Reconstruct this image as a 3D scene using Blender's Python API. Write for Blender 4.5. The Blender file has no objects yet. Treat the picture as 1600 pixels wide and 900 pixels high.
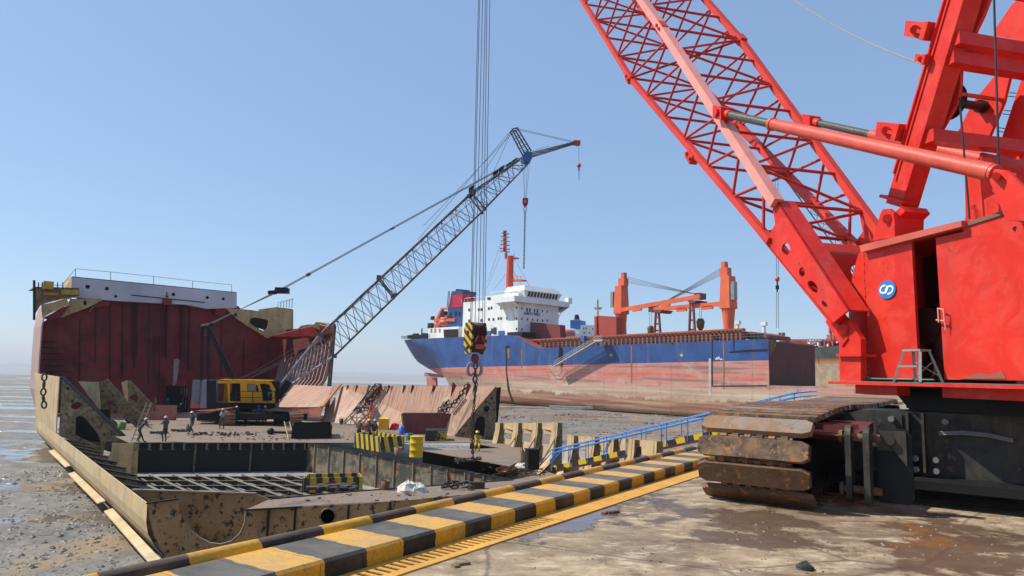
import bpy, math, random
from mathutils import Vector, Matrix, noise
from mathutils.geometry import tessellate_polygon
random.seed(7)
SC = bpy.context.scene
COL = SC.collection
R = math.radians
V = Vector

# ---------------------------------------------------------------- camera
F = 1100.0; PITCH = math.atan(136/F); ROLL = math.atan(0.0250); EYE = V((0, 0, 1.7))
fw = V((0, math.cos(PITCH), math.sin(PITCH))); r0 = V((1, 0, 0)); u0 = V((0, -math.sin(PITCH), math.cos(PITCH)))
cr = r0*math.cos(ROLL) + u0*math.sin(ROLL); cu = u0*math.cos(ROLL) - r0*math.sin(ROLL)
cd = bpy.data.cameras.new('camera'); cam = bpy.data.objects.new('camera', cd); COL.objects.link(cam)
M3 = Matrix((cr, cu, -fw)).transposed()
cam.matrix_world = Matrix.Translation(EYE) @ M3.to_4x4()
cd.sensor_width = 36; cd.lens = 36*F/1600; cd.clip_start = 0.1; cd.clip_end = 20000
SC.camera = cam

# ---------------------------------------------------------------- sky, sun, exposure
SUN_EL = 50; SUN_AZ = -82          # azimuth from +Y towards +X (negative: from the left)
w = bpy.data.worlds.new("World"); SC.world = w; w.use_nodes = True
nt = w.node_tree; nt.nodes.clear()
sky = nt.nodes.new('ShaderNodeTexSky'); sky.sky_type = 'NISHITA'; sky.sun_disc = False
sky.sun_elevation = R(SUN_EL); sky.sun_rotation = R(SUN_AZ)
sky.air_density = 1.0; sky.dust_density = .5; sky.ozone_density = 2.5
bg = nt.nodes.new('ShaderNodeBackground'); bg.inputs[1].default_value = 0.13
out = nt.nodes.new('ShaderNodeOutputWorld')
mx = nt.nodes.new('ShaderNodeMix'); mx.data_type = 'RGBA'; mx.inputs[0].default_value = .48
mx.inputs[7].default_value = (2.55, 3.95, 6.4, 1)          # hazy veil of even brightness over the clear sky model
nt.links.new(sky.outputs[0], mx.inputs[6]); nt.links.new(mx.outputs[2], bg.inputs[0]); nt.links.new(bg.outputs[0], out.inputs[0])
sd = bpy.data.lights.new('sun', 'SUN'); sd.energy = 5.0; sd.angle = R(0.5); sd.color = (1, .955, .86)
so = bpy.data.objects.new('sun', sd); COL.objects.link(so)
sdir = V((math.sin(R(SUN_AZ))*math.cos(R(SUN_EL)), math.cos(R(SUN_AZ))*math.cos(R(SUN_EL)), math.sin(R(SUN_EL))))
so.rotation_euler = sdir.to_track_quat('Z', 'Y').to_euler()
SC.view_settings.view_transform = 'Standard'; SC.view_settings.look = 'None'
SC.view_settings.exposure = 0.12; SC.view_settings.gamma = 1
SC.cycles.max_bounces = 6

# ---------------------------------------------------------------- pixel rays (1600 x 900 photograph)
def ray(px, py): return fw + cr*((px-800)/F) + cu*((450-py)/F)
def gz(px, py, z):
    d = ray(px, py); return EYE + d*((z-EYE.z)/d.z)
def gy(px, py, Y):
    d = ray(px, py); return EYE + d*(Y/d.y)
def proj(p):
    d = V(p)-EYE; k = F/d.dot(fw); return 800+d.dot(cr)*k, 450-d.dot(cu)*k
def az(a): return V((math.sin(R(a)), math.cos(R(a)), 0))
def pl(px, py, Q, a):
    """where the ray meets the vertical plane through Q running along azimuth a"""
    n = az(a+90); d = ray(px, py); return EYE + d*((V((Q[0], Q[1], 0))-EYE).dot(n)/d.dot(n))

# ---------------------------------------------------------------- mesh helper
def origin(o):
    p = V((0, 0, 0))
    while o is not None: p = p + o.location; o = o.parent
    return p
class MB:
    def __init__(s): s.v = []; s.f = []; s.m = []; s.sm = []; s.cuts = []
    def cut(s): s.cuts.append((len(s.v), len(s.f))); return s
    def add(s, vs, fs, m=0, sm=False):
        b = len(s.v); s.v += [V(p) for p in vs]
        for f in fs: s.f.append([b+i for i in f]); s.m.append(m); s.sm.append(sm)
        return s
    def quad(s, *p, m=0): return s.add(p, [list(range(len(p)))], m)
    def box(s, c, sz, rz=0, m=0, X=None, Y=None, Z=None):
        X = V(X).normalized() if X is not None else V((math.cos(rz), math.sin(rz), 0))
        Z = V(Z).normalized() if Z is not None else V((0, 0, 1))
        Y = V(Y).normalized() if Y is not None else Z.cross(X)
        hx, hy, hz = sz[0]/2, sz[1]/2, sz[2]/2; c = V(c)
        vs = [c+X*(i*hx)+Y*(j*hy)+Z*(k*hz) for k in (-1, 1) for j in (-1, 1) for i in (-1, 1)]
        return s.add(vs, [(0,2,3,1),(4,5,7,6),(0,1,5,4),(2,6,7,3),(0,4,6,2),(1,3,7,5)], m)
    def beam(s, p, q, wd, ht, m=0, up=(0, 0, 1)):
        p = V(p); q = V(q); X = (q-p)
        if X.length < 1e-6: return s
        up = V(up)
        Y = up.cross(X)
        if Y.length < 1e-4: Y = V((1, 0, 0)).cross(X)
        Y.normalize(); Z = X.cross(Y).normalized()
        return s.box((p+q)/2, (X.length, wd, ht), m=m, X=X, Y=Y, Z=Z)
    def tube(s, p, q, r, n=8, r2=None, m=0, cap=True):
        p = V(p); q = V(q); d = q-p
        if d.length < 1e-6: return s
        r2 = r if r2 is None else r2
        a = d.orthogonal().normalized(); b = d.normalized().cross(a)
        vs = []
        for c, rr in ((p, r), (q, r2)):
            vs += [c + a*(rr*math.cos(2*math.pi*i/n)) + b*(rr*math.sin(2*math.pi*i/n)) for i in range(n)]
        s.add(vs, [(i, (i+1) % n, n+(i+1) % n, n+i) for i in range(n)], m, n > 4)
        if cap:
            s.add(vs[:n], [list(range(n))[::-1]], m); s.add(vs[n:], [list(range(n))], m)
        return s
    def path(s, pts, r, n=6, m=0):
        for a, b in zip(pts[:-1], pts[1:]): s.tube(a, b, r, n, m=m)
        return s
    def prism(s, pts, t, m=0, holes=()):
        """polygon (3-D, flat) with optional holes, extruded by vector t"""
        t = V(t); loops = [[V(p) for p in pts]] + [[V(p) for p in h] for h in holes]
        flat = [p for l in loops for p in l]; n = len(flat)
        if holes or len(pts) > 4: tr = [tuple(x) for x in tessellate_polygon(loops)]
        else: tr = [tuple(range(n))]
        vs = flat + [p+t for p in flat]
        fs = [f for f in tr] + [tuple(n+i for i in reversed(f)) for f in tr]
        b = 0
        for l in loops:
            k = len(l)
            fs += [(b+i, b+(i+1) % k, n+b+(i+1) % k, n+b+i) for i in range(k)]
            b += k
        return s.add(vs, fs, m)
    def lathe(s, c, prof, n=16, m=0, axis=(0, 0, 1)):
        A = V(axis).normalized(); a = A.orthogonal().normalized(); b = A.cross(a); c = V(c); vs = []
        for (r, h) in prof:
            vs += [c + A*h + a*(r*math.cos(2*math.pi*i/n)) + b*(r*math.sin(2*math.pi*i/n)) for i in range(n)]
        fs = [(k*n+i, k*n+(i+1) % n, (k+1)*n+(i+1) % n, (k+1)*n+i) for k in range(len(prof)-1) for i in range(n)]
        s.add(vs, fs, m, True)
        s.add(vs[:n], [list(range(n))[::-1]], m); s.add(vs[-n:], [list(range(n))], m)
        return s
    def sphere(s, c, r, n=8, k=5, m=0, sc=(1, 1, 1)):
        c = V(c); vs = []
        for j in range(k+1):
            t = math.pi*j/k
            vs += [c + V((r*sc[0]*math.sin(t)*math.cos(2*math.pi*i/n), r*sc[1]*math.sin(t)*math.sin(2*math.pi*i/n), r*sc[2]*math.cos(t))) for i in range(n)]
        return s.add(vs, [(j*n+i, (j+1)*n+i, (j+1)*n+(i+1) % n, j*n+(i+1) % n) for j in range(k) for i in range(n)], m, True)
    def builds(s, name, mats, parent=None):
        """one object for each piece closed by cut()"""
        v0 = f0 = 0; out = []
        for v1, f1 in s.cuts:
            q = MB(); q.v = s.v[v0:v1]; q.f = [[i-v0 for i in f] for f in s.f[f0:f1]]; q.m = s.m[f0:f1]; q.sm = s.sm[f0:f1]
            out.append(q.build(name, mats, parent)); v0, f0 = v1, f1
        return out
    def build(s, name, mats, parent=None, local=False, **kw):
        me = bpy.data.meshes.new(name)
        L = V((0, 0, 0)) if (local or parent is None) else origin(parent)
        me.from_pydata([tuple(p-L) for p in s.v], [], s.f)
        mats = mats if isinstance(mats, (list, tuple)) else [mats]
        for m in mats: me.materials.append(m)
        me.polygons.foreach_set('material_index', s.m); me.polygons.foreach_set('use_smooth', s.sm)
        me.validate(); 
        import bmesh
        if len(me.polygons) < 30000:
            bm = bmesh.new(); bm.from_mesh(me); bmesh.ops.recalc_face_normals(bm, faces=bm.faces); bm.to_mesh(me); bm.free()
        me.update()
        o = bpy.data.objects.new(name, me); COL.objects.link(o)
        if parent is not None: o.parent = parent
        for k_, v_ in kw.items(): o[k_] = v_
        return o
def rag(pts, n=4, amp=.55, seed=0):
    """torch-cut look: each side of a pixel outline broken into uneven short cuts"""
    rn = random.Random(seed+len(pts)); out = []
    for a, b in zip(pts, pts[1:]+pts[:1]):
        out.append(a); L = math.hypot(b[0]-a[0], b[1]-a[1]); k = min(n, int(L/7))
        for i in range(1, k+1):
            u = (i+rn.uniform(-.25, .25))/(k+1); out.append((a[0]+(b[0]-a[0])*u+rn.uniform(-amp, amp), a[1]+(b[1]-a[1])*u+rn.uniform(-amp, amp)))
    return out
def tag(o, label, cat, group=None):
    o['label'] = label; o['category'] = cat
    if group: o['group'] = group
    return o
def thing(name, loc, label, cat, group=None):
    o = bpy.data.objects.new(name, None); COL.objects.link(o); o.location = V(loc); o.empty_display_size = .3
    return tag(o, label, cat, group)
def solo(mb, name, mats, loc, label, cat, group=None):
    """a thing that is one mesh, its origin at loc"""
    loc = V(loc); mb.v = [p-loc for p in mb.v]
    o = mb.build(name, mats, None); o.location = loc
    return tag(o, label, cat, group)
def struct(mb, name, mats):
    o = mb.build(name, mats, None); o['kind'] = 'structure'; return o
def lattice(mb, A, B, n, rc, rl, square=False):
    """four chords A[i]->B[i] with zigzag lacing on the four faces"""
    A = [V(a) for a in A]; B = [V(b) for b in B]
    for a, b in zip(A, B):
        mb.beam(a, b, rc*2, rc*2) if square else mb.tube(a, b, rc, 6)
    P = lambda i, t: A[i % 4].lerp(B[i % 4], t)
    for k in range(n):
        t0, t1 = k/n, (k+1)/n
        for i in range(4):
            if k % 2: mb.tube(P(i, t0), P(i+1, t1), rl, 5, cap=False)
            else: mb.tube(P(i+1, t0), P(i, t1), rl, 5, cap=False)
            mb.tube(P(i, t0), P(i+1, t0), rl*.8, 4, cap=False)
    for i in range(4): mb.tube(A[i], A[(i+1) % 4], rl, 5); mb.tube(B[i], B[(i+1) % 4], rl, 5)
    return mb
def chain_mb(mb, pts, L=.26, r=.03, wd=.09, jit=0):
    """chain of closed links along a polyline"""
    pts = [V(p) for p in pts]; pos = []; k = 0
    for a, b in zip(pts[:-1], pts[1:]):
        d = (b-a); n = max(1, int(d.length/(L*.78)))
        for i in range(n): pos.append((a.lerp(b, (i+.5)/n), d.normalized()))
    for c, d in pos:
        a = d.orthogonal().normalized()
        if jit: c = c + V((random.uniform(-jit, jit), random.uniform(-jit, jit), random.uniform(0, jit)))
        a = Matrix.Rotation(R(90)*(k % 2) + R(30) + (random.random()*jit*6), 3, d) @ a; k += 1
        ring = []
        for i in range(8):
            t = 2*math.pi*(i+.5)/8
            ring.append(c + d*(math.sin(t)*L/2) + a*(math.cos(t)*wd))
        for i in range(8): mb.tube(ring[i], ring[(i+1) % 8], r, 5, cap=False)
    return mb

# ---------------------------------------------------------------- materials
def newmat(name):
    m = bpy.data.materials.new(name); m.use_nodes = True; n = m.node_tree; n.nodes.clear()
    o = n.nodes.new('ShaderNodeOutputMaterial'); b = n.nodes.new('ShaderNodeBsdfPrincipled')
    n.links.new(b.outputs[0], o.inputs[0]); return m, n, b
def col4(c): return (c[0], c[1], c[2], 1)
class NT:
    def __init__(s, n, vary=False):
        s.n = n; s.tc = n.nodes.new('ShaderNodeTexCoord').outputs['Object']
        if vary:      # copies that share a mesh must not share their stains
            oi = n.nodes.new('ShaderNodeObjectInfo'); sc = n.nodes.new('ShaderNodeVectorMath'); sc.operation = 'SCALE'; sc.inputs[0].default_value = (17, 31, 23)
            n.links.new(oi.outputs['Random'], sc.inputs['Scale']); ad = n.nodes.new('ShaderNodeVectorMath'); ad.operation = 'ADD'
            n.links.new(s.tc, ad.inputs[0]); n.links.new(sc.outputs[0], ad.inputs[1]); s.tc = ad.outputs[0]
    def lk(s, a, b): s.n.links.new(a, b)
    def mapv(s, scale=(1, 1, 1), rot=(0, 0, 0), loc=(0, 0, 0)):
        m = s.n.nodes.new('ShaderNodeMapping'); m.inputs['Scale'].default_value = scale
        m.inputs['Rotation'].default_value = rot; m.inputs['Location'].default_value = loc
        s.lk(s.tc, m.inputs[0]); return m.outputs[0]
    def noise(s, scale, detail=4, rough=.6, vec=None, dist=0):
        t = s.n.nodes.new('ShaderNodeTexNoise'); t.inputs['Scale'].default_value = scale
        t.inputs['Detail'].default_value = detail; t.inputs['Roughness'].default_value = rough; t.inputs['Distortion'].default_value = dist
        s.lk(vec if vec is not None else s.tc, t.inputs['Vector']); return t.outputs[0]
    def ramp(s, x, lo, hi, a=0, b=1):
        r = s.n.nodes.new('ShaderNodeMapRange'); r.inputs[1].default_value = lo; r.inputs[2].default_value = hi
        r.inputs[3].default_value = a; r.inputs[4].default_value = b; s.lk(x, r.inputs[0]); return r.outputs[0]
    def mix(s, f, a, b, mode='MIX'):
        m = s.n.nodes.new('ShaderNodeMix'); m.data_type = 'RGBA'; m.blend_type = mode
        if isinstance(f, (int, float)): m.inputs[0].default_value = f
        else: s.lk(f, m.inputs[0])
        for i, x in ((6, a), (7, b)):
            if isinstance(x, (tuple, list)): m.inputs[i].default_value = col4(x)
            else: s.lk(x, m.inputs[i])
        return m.outputs[2]
    def math(s, op, a, b=None):
        m = s.n.nodes.new('ShaderNodeMath'); m.operation = op
        for i, x in enumerate((a, b)):
            if x is None: continue
            if isinstance(x, (int, float)): m.inputs[i].default_value = x
            else: s.lk(x, m.inputs[i])
        return m.outputs[0]
    def bump(s, h, b, strength=.3, dist=.02):
        m = s.n.nodes.new('ShaderNodeBump'); m.inputs['Strength'].default_value = strength; m.inputs['Distance'].default_value = dist
        s.lk(h, m.inputs['Height']); s.lk(m.outputs[0], b.inputs['Normal'])
    def sep(s):
        m = s.n.nodes.new('ShaderNodeSeparateXYZ'); s.lk(s.tc, m.inputs[0]); return m.outputs
def paint(name, c, rough=.5, rust=.0, rustc=(.16, .06, .025), dirt=.0, dirtc=(.05, .035, .025), sc=1.0, bump=.15, streak=0, streakc=(.14, .06, .03), metal=0, var=.12, c2=None, c2amt=.5):
    """weathered paint: base with tone changes, rust patches, soft dirt and vertical streaks"""
    m, n, b = newmat(name); t = NT(n, True)
    big = t.noise(.7*sc, 4); fine = t.noise(9*sc, 6, .7)
    lo = tuple(x*(1-var*1.6) for x in c); hi = tuple(min(1, x*(1+var)) for x in c)
    k = t.mix(t.ramp(big, .3, .7), lo, hi)
    if c2: k = t.mix(t.math('MULTIPLY', t.ramp(t.noise(1.6*sc, 6, .7, dist=.6), .5-.1*c2amt, .62-.1*c2amt), c2amt+.2), k, c2)
    if dirt: k = t.mix(t.ramp(t.noise(2.3*sc, 6, .7, dist=.5), .75-dirt*.55, .95-dirt*.35), k, dirtc)
    if streak: k = t.mix(t.math('MULTIPLY', t.ramp(t.noise(2.0*sc, 5, .65, vec=t.mapv((1, 1, .07))), .52, .72), streak), k, streakc)
    if rust: k = t.mix(t.ramp(t.noise(3.5*sc, 8, .75), .74-rust*.4, .80-rust*.4), k, rustc)
    t.lk(k, b.inputs['Base Color']); t.lk(t.ramp(fine, .3, .7, max(0, rough-.12), min(1, rough+.15)), b.inputs['Roughness'])
    b.inputs['Metallic'].default_value = metal
    b.inputs['Specular IOR Level'].default_value = .28
    if bump: t.bump(t.math('ADD', fine, t.math('MULTIPLY', t.noise(1.6*sc, 3), 2.2)), b, bump*1.3, .012/sc)
    return m
def stripe(name, d, period, phase=0, c1=(.72, .42, .02), c2=(.03, .03, .032), rough=.55, wear=.35, wearc=(.2, .17, .13), duty=.5, slant=None, dust=None):
    m, n, b = newmat(name); t = NT(n)
    dp = n.nodes.new('ShaderNodeVectorMath'); dp.operation = 'DOT_PRODUCT'; t.lk(t.tc, dp.inputs[0]); dp.inputs[1].default_value = tuple(V(d).normalized()/period)
    wob = t.ramp(t.noise(6, 3), .3, .7, -.02, .02)
    x = t.math('FRACT', t.math('ADD', t.math('ADD', dp.outputs['Value'], phase), wob))
    k = t.mix(t.math('LESS_THAN', x, duty), c2, c1)
    k = t.mix(t.math('MULTIPLY', t.ramp(t.noise(1.6, 8, .72), .47, .62), wear), k, wearc)
    k = t.mix(t.ramp(t.noise(5, 9, .8), .60, .64, 0, min(1, wear*1.8)), k, (.09, .05, .03))
    k = t.mix(t.ramp(t.noise(26, 6, .75), .40, .66, .0, min(.75, wear*1.2)), k, (.10, .08, .06))
    if dust:       # trodden dust lies on the upward faces only
        ge = n.nodes.new('ShaderNodeNewGeometry'); sp = n.nodes.new('ShaderNodeSeparateXYZ'); t.lk(ge.outputs['True Normal'], sp.inputs[0])
        dn = t.math('MULTIPLY', t.ramp(sp.outputs[2], .6, .8), t.ramp(t.noise(2.2, 8, .75), .30, .60, .06, .46)); k = t.mix(dn, k, dust)
    t.lk(k, b.inputs['Base Color']); b.inputs['Roughness'].default_value = rough; b.inputs['Specular IOR Level'].default_value = .28
    t.bump(t.noise(20, 6, .7), b, .25, .01)
    return m
def plain(name, c, rough=.5, metal=0):
    m, n, b = newmat(name); t = NT(n)
    k = t.mix(t.ramp(t.noise(3, 5), .3, .7), tuple(x*.85 for x in c), tuple(min(1, x*1.12) for x in c))
    t.lk(k, b.inputs['Base Color']); b.inputs['Roughness'].default_value = rough; b.inputs['Metallic'].default_value = metal
    return m
REDP = paint('red_paint', (.66, .026, .014), .42, rust=.30, rustc=(.20, .055, .035), dirt=.3, dirtc=(.36, .03, .02), sc=1.3, streak=.35, streakc=(.40, .06, .04), bump=.2, c2=(.70, .07, .045), c2amt=.3)
REDB = paint('boom_red_paint', (.62, .045, .025), .45, rust=.22, rustc=(.22, .05, .03), dirt=.2, dirtc=(.4, .08, .05), sc=1.5, bump=.1)
REDC = paint('glare_pale_red_paint', (.74, .30, .25), .4, rust=.22, rustc=(.55, .32, .27), dirt=.2, dirtc=(.4, .09, .06), sc=1.2, bump=.1)  # pale pink: sun glare on glossy red put into the base colour
DARK = paint('black_steel', (.012, .012, .012), .55, rust=.12, rustc=(.07, .035, .02), dirt=.2, sc=1.5)
GREYS = paint('greasy_grey_steel', (.058, .056, .048), .5, rust=.34, rustc=(.2, .1, .04), dirt=.6, dirtc=(.014, .013, .012), sc=1.4, streak=.5, streakc=(.18, .12, .07))
RUST = paint('brown_rusty_steel', (.23, .13, .065), .62, rust=.5, rustc=(.34, .155, .05), dirt=.75, dirtc=(.035, .026, .02), sc=2.0, bump=.6, c2=(.22, .20, .18), c2amt=.1)
ROPE = plain('steel_rope', (.13, .12, .11), .5, .4)
DROPE = plain('dark_rope', (.03, .03, .035), .5, .2)
CHAIN = paint('oily_chain_steel', (.07, .055, .045), .45, rust=.3, dirt=.3, sc=5, metal=.3)
YEL = paint('yellow_paint', (.75, .45, .015), .5, rust=.12, dirt=.22, dirtc=(.3, .17, .03), sc=3)
ORY = paint('orange_yellow_paint', (.72, .33, .012), .45, rust=.1, dirt=.18, dirtc=(.35, .16, .03), sc=1.2, streak=.35, streakc=(.35, .15, .02))
WHITE = paint('white_paint', (.8, .8, .78), .5, rust=.05, rustc=(.4, .25, .15), dirt=.05, dirtc=(.5, .45, .4), sc=.4, streak=.25, streakc=(.5, .42, .33), bump=.03)
BLUEP = plain('blue_paint', (.02, .22, .62), .4)
GLASS = plain('dark_glass', (.02, .025, .03), .08)
BLK = plain('black_void', (.004, .004, .004), .9)
CREAM = paint('cream_hull_paint', (.50, .35, .17), .6, rust=.38, rustc=(.07, .035, .02), dirt=.32, dirtc=(.26, .14, .06), sc=.8, streak=.55, streakc=(.16, .09, .04))
# ================================================================ THE SETTING
# ---- mud flat: one sheet to the horizon, fine near the quay
def spaced(lo, hi, step, far, grow=1.22):
    xs = []; x = lo
    while x < hi: xs.append(x); x += step
    a = xs[0]; s = step
    left = []
    while a > -far: s *= grow; a -= s; left.append(a)
    b = xs[-1]; s = step; right = []
    while b < far: s *= grow; b += s; right.append(b)
    return left[::-1] + xs + right
def mud_h(x, y):
    p = V((x, y, 0))
    h = .16*noise.noise(p*.12) + .10*noise.noise(p*.5+V((7, 3, 0)))
    near = max(0, 1-max(0, y-70)/60)
    rough = max(0, noise.noise(p*.05+V((3, 9, 0)))+.35)
    h += near*rough*(.10*noise.noise(p*1.6) + .06*abs(noise.noise(p*3.6)))
    if y > 400: h -= min(3, (y-400)*.01)
    return h
MUDZ = -5.85
xs = spaced(-50, 14, .3, 9000); ys = spaced(20, 66, .3, 9000)
ys = [y for y in ys if y > -60 or y < -8000]
mb = MB(); nx = len(xs)
mb.v = [V((x, y, MUDZ+mud_h(x, y))) for y in ys for x in xs]
for j in range(len(ys)-1):
    for i in range(nx-1):
        mb.f.append((j*nx+i, j*nx+i+1, (j+1)*nx+i+1, (j+1)*nx+i)); mb.m.append(0); mb.sm.append(True)
m, n, b = newmat('wet_mud'); t = NT(n)
wet = t.noise(.075, 6, .62, vec=t.mapv((.55, 1.5, 1)), dist=.6)
sm = t.noise(.55, 8, .68, dist=.4); fi = t.noise(4.5, 8, .75)
base = t.mix(t.ramp(sm, .35, .65), (.115, .105, .085), (.25, .23, .195))
base = t.mix(t.ramp(fi, .5, .62), base, (.11, .09, .07))
base = t.mix(t.ramp(fi, .62, .7, 0, .6), base, (.40, .36, .31))
base = t.mix(t.ramp(t.noise(.11, 5, .6, dist=1), .53, .62, 0, .75), base, (.30, .19, .09))
wm = t.math('MULTIPLY', t.ramp(wet, .53, .56), 1)
sepx = t.sep()
base = t.mix(wm, base, (.17, .135, .10))
t.lk(base, b.inputs['Base Color'])
rg = t.mix(wm, (.62, .62, .62), (.06, .06, .06)); t.lk(rg, b.inputs['Roughness'])
hh = t.math('MULTIPLY', t.math('SUBTRACT', 1, wm), t.math('ADD', t.math('MULTIPLY', sm, .6), t.math('MULTIPLY', fi, .5)))
t.bump(hh, b, .9, .16)
struct(mb, 'mud_flat', m)
# lumps of mud, too many to count
mb = MB(); rnd = random.Random(3)
def lump(mb, c, r):
    k = 6; vs = [V(c)+V((0, 0, r*rnd.uniform(.4, .9)))]
    for i in range(k):
        a = 2*math.pi*i/k + rnd.random(); q = r*rnd.uniform(.6, 1.5)
        vs.append(V(c)+V((q*math.cos(a), q*math.sin(a), rnd.uniform(-.02, .25)*r)))
    for i in range(k): vs.append(V((vs[1+i].x, vs[1+i].y, c[2]-.15)))
    mb.add(vs, [(0, 1+i, 1+(i+1) % k) for i in range(k)]+[(1+i, 7+i, 7+(i+1) % k, 1+(i+1) % k) for i in range(k)])
for i in range(9000):
    q = rnd.random()
    if q < .75: x, y = rnd.uniform(-34, -8), rnd.uniform(21, 58)
    else: x, y = rnd.uniform(-5, 45), rnd.uniform(60, 150)
    if noise.noise(V((x, y, 0))*.13+V((5, 5, 0))) < -.05+.3*rnd.random()-.15: continue
    r = rnd.choice((.05, .06, .08, .1, .14)) * (1 if q < .75 else 2.2)
    lump(mb, (x, y, MUDZ+mud_h(x, y)-.01), r)
ML = paint('mud_clod', (.16, .145, .12), .55, dirt=.5, dirtc=(.08, .065, .05), sc=.9, c2=(.34, .30, .25), c2amt=.4)
o = mb.build('mud_lumps', ML); o['kind'] = 'stuff'
tag(o, 'broken grey brown mud clods scattered over the tidal flat', 'mud')
# ---- sea
mb = MB(); mb.add([(-9000, 480, -6.6), (9000, 480, -6.6), (9000, 9000, -6.6), (-9000, 9000, -6.6)], [(0, 1, 2, 3)])
m, n, b = newmat('silty_water'); t = NT(n)
k = t.mix(t.ramp(t.noise(.012, 5, .6, vec=t.mapv((.2, 1, 1))), .35, .65), (.27, .24, .21), (.40, .36, .32))
t.lk(k, b.inputs['Base Color']); b.inputs['Roughness'].default_value = .35
t.bump(t.noise(.25, 6, .7, vec=t.mapv((.4, 1, 1))), b, .6, .5)
struct(mb, 'sea', m)

# ---- dock apron (quay deck)
ka = gz(681, 855, 0); kb = gz(1075, 737, 0); KD = (kb-ka).normalized(); KN = V((-KD.y, KD.x, 0))   # KN points to the water
K0 = ka - KD*14
def K(s, o, z): return K0 + KD*s + KN*o + V((0, 0, z))
KL = 90
mb = MB()
# kerb width .72, quay edge just beyond the pipe
mb.prism([K(-30, .95, 0), K(KL, .95, 0), K(KL, -60, 0), K(-30, -60, 0)], (0, 0, -7.5))
m, n, b = newmat('stained_concrete'); t = NT(n)
ang = math.atan2(KD.y, KD.x)
st = t.noise(.8, 9, .7, vec=t.mapv((.75, 1.15, 1), (0, 0, -ang+.15)), dist=.25)
big = t.noise(.35, 6, .65, dist=.5); fi = t.noise(14, 8, .8); mid = t.noise(3.2, 8, .72, vec=t.mapv((.8, 1.25, 1), (0, 0, -.05)), dist=.15)
base = t.mix(t.ramp(st, .38, .62), (.20, .14, .085), (.42, .31, .19))
base = t.mix(t.ramp(mid, .52, .64), base, (.53, .42, .28))
base = t.mix(t.ramp(mid, .47, .38, 0, .8), base, (.14, .09, .05))
base = t.mix(t.ramp(big, .50, .66, 0, .75), base, (.13, .085, .055))
base = t.mix(t.ramp(fi, .56, .68, 0, .65), base, (.10, .07, .045))
base = t.mix(t.ramp(t.noise(38, 5, .8), .56, .70, 0, .6), base, (.07, .05, .035))
base = t.mix(t.ramp(t.noise(1.4, 8, .78, dist=.3), .60, .66, 0, .8), base, (.085, .055, .035))
crk = n.nodes.new('ShaderNodeTexVoronoi'); crk.feature = 'DISTANCE_TO_EDGE'; crk.inputs['Scale'].default_value = .45
dv = n.nodes.new('ShaderNodeMix'); dv.data_type = 'VECTOR'; dv.inputs[0].default_value = .12
wn = n.nodes.new('ShaderNodeTexNoise'); wn.inputs['Scale'].default_value = 2.2; wn.inputs['Detail'].default_value = 6; t.lk(t.tc, wn.inputs['Vector'])
t.lk(t.tc, dv.inputs[4]); t.lk(wn.outputs[1], dv.inputs[5]); t.lk(dv.outputs[1], crk.inputs['Vector'])
base = t.mix(t.ramp(crk.outputs[0], .0, .012, .65, 0), base, (.05, .035, .028))
# wet patches at fixed places of the slab
def blob(px, py, rx, ry):
    c = gz(px, py, 0); mp = t.n.nodes.new('ShaderNodeMapping'); mp.vector_type = 'POINT'
    sb = t.n.nodes.new('ShaderNodeVectorMath'); sb.operation = 'SUBTRACT'; t.lk(t.tc, sb.inputs[0]); sb.inputs[1].default_value = tuple(c)
    mp.inputs['Scale'].default_value = (1/rx, 1/ry, 1); mp.inputs['Rotation'].default_value = (0, 0, 0)
    rt = t.n.nodes.new('ShaderNodeVectorRotate'); rt.rotation_type = 'Z_AXIS'; rt.inputs['Angle'].default_value = -ang; t.lk(sb.outputs[0], rt.inputs[0])
    t.lk(rt.outputs[0], mp.inputs[0]); ln = t.n.nodes.new('ShaderNodeVectorMath'); ln.operation = 'LENGTH'; t.lk(mp.outputs[0], ln.inputs[0])
    return t.ramp(t.math('ADD', ln.outputs['Value'], t.ramp(t.noise(1.5, 6, .65), .3, .7, -.9, .9)), .7, 1.0, 1, 0)
wet = t.math('MAXIMUM', blob(930, 800, 2.0, .55), blob(1180, 815, 1.6, .9))
wet = t.math('MAXIMUM', wet, blob(1480, 850, 2.0, .8))
base = t.mix(t.math('MULTIPLY', wet, .85), base, (.10, .058, .035))
base = t.mix(t.math('MULTIPLY', blob(1440, 838, .7, .4), t.ramp(t.noise(5, 8, .75), .42, .58)), base, (.24, .10, .025))
t.lk(base, b.inputs['Base Color'])
pud = blob(920, 805, 1.7, .42)
t.lk(t.mix(pud, t.mix(wet, (.75, .75, .75), (.38, .38, .38)), (.07, .07, .07)), b.inputs['Roughness'])
t.bump(t.math('MULTIPLY', t.math('SUBTRACT', 1.05, pud), t.math('ADD', mid, t.math('MULTIPLY', fi, .6))), b, .55, .025)
struct(mb, 'quay_deck', m)

# ---- kerb, edge pipe, slotted plate
per = None
def s_of(px, py, z):   # distance along kerb
    return (gz(px, py, z)-K0).dot(KD)
s1 = s_of(681, 855, 0); s2 = s_of(1055, 743, 0); per = (s2-s1)/14*2      # yellow block begins at 681
root = thing('kerb', K(0, 0, 0), 'long yellow and black painted concrete kerb along the quay edge', 'kerb')
mb = MB(); b_ = .025
prof = [(0, .004), (0, .165-b_), (b_, .165), (.70-b_, .165), (.70, .165-b_), (.70, .004)]
nseg = int(KL*2/per)
for i in range(nseg):
    s0 = -25 + i*per/2 + (s1 % (per/2)); e = s0+per/2-.004
    for a, c in zip(prof[:-1], prof[1:]): mb.quad(K(s0, a[0], a[1]), K(e, a[0], a[1]), K(e, c[0], c[1]), K(s0, c[0], c[1]))
ph = (0 - (K(s1, 0, 0)-K(0, 0, 0)).dot(KD)/per) % 1
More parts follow.
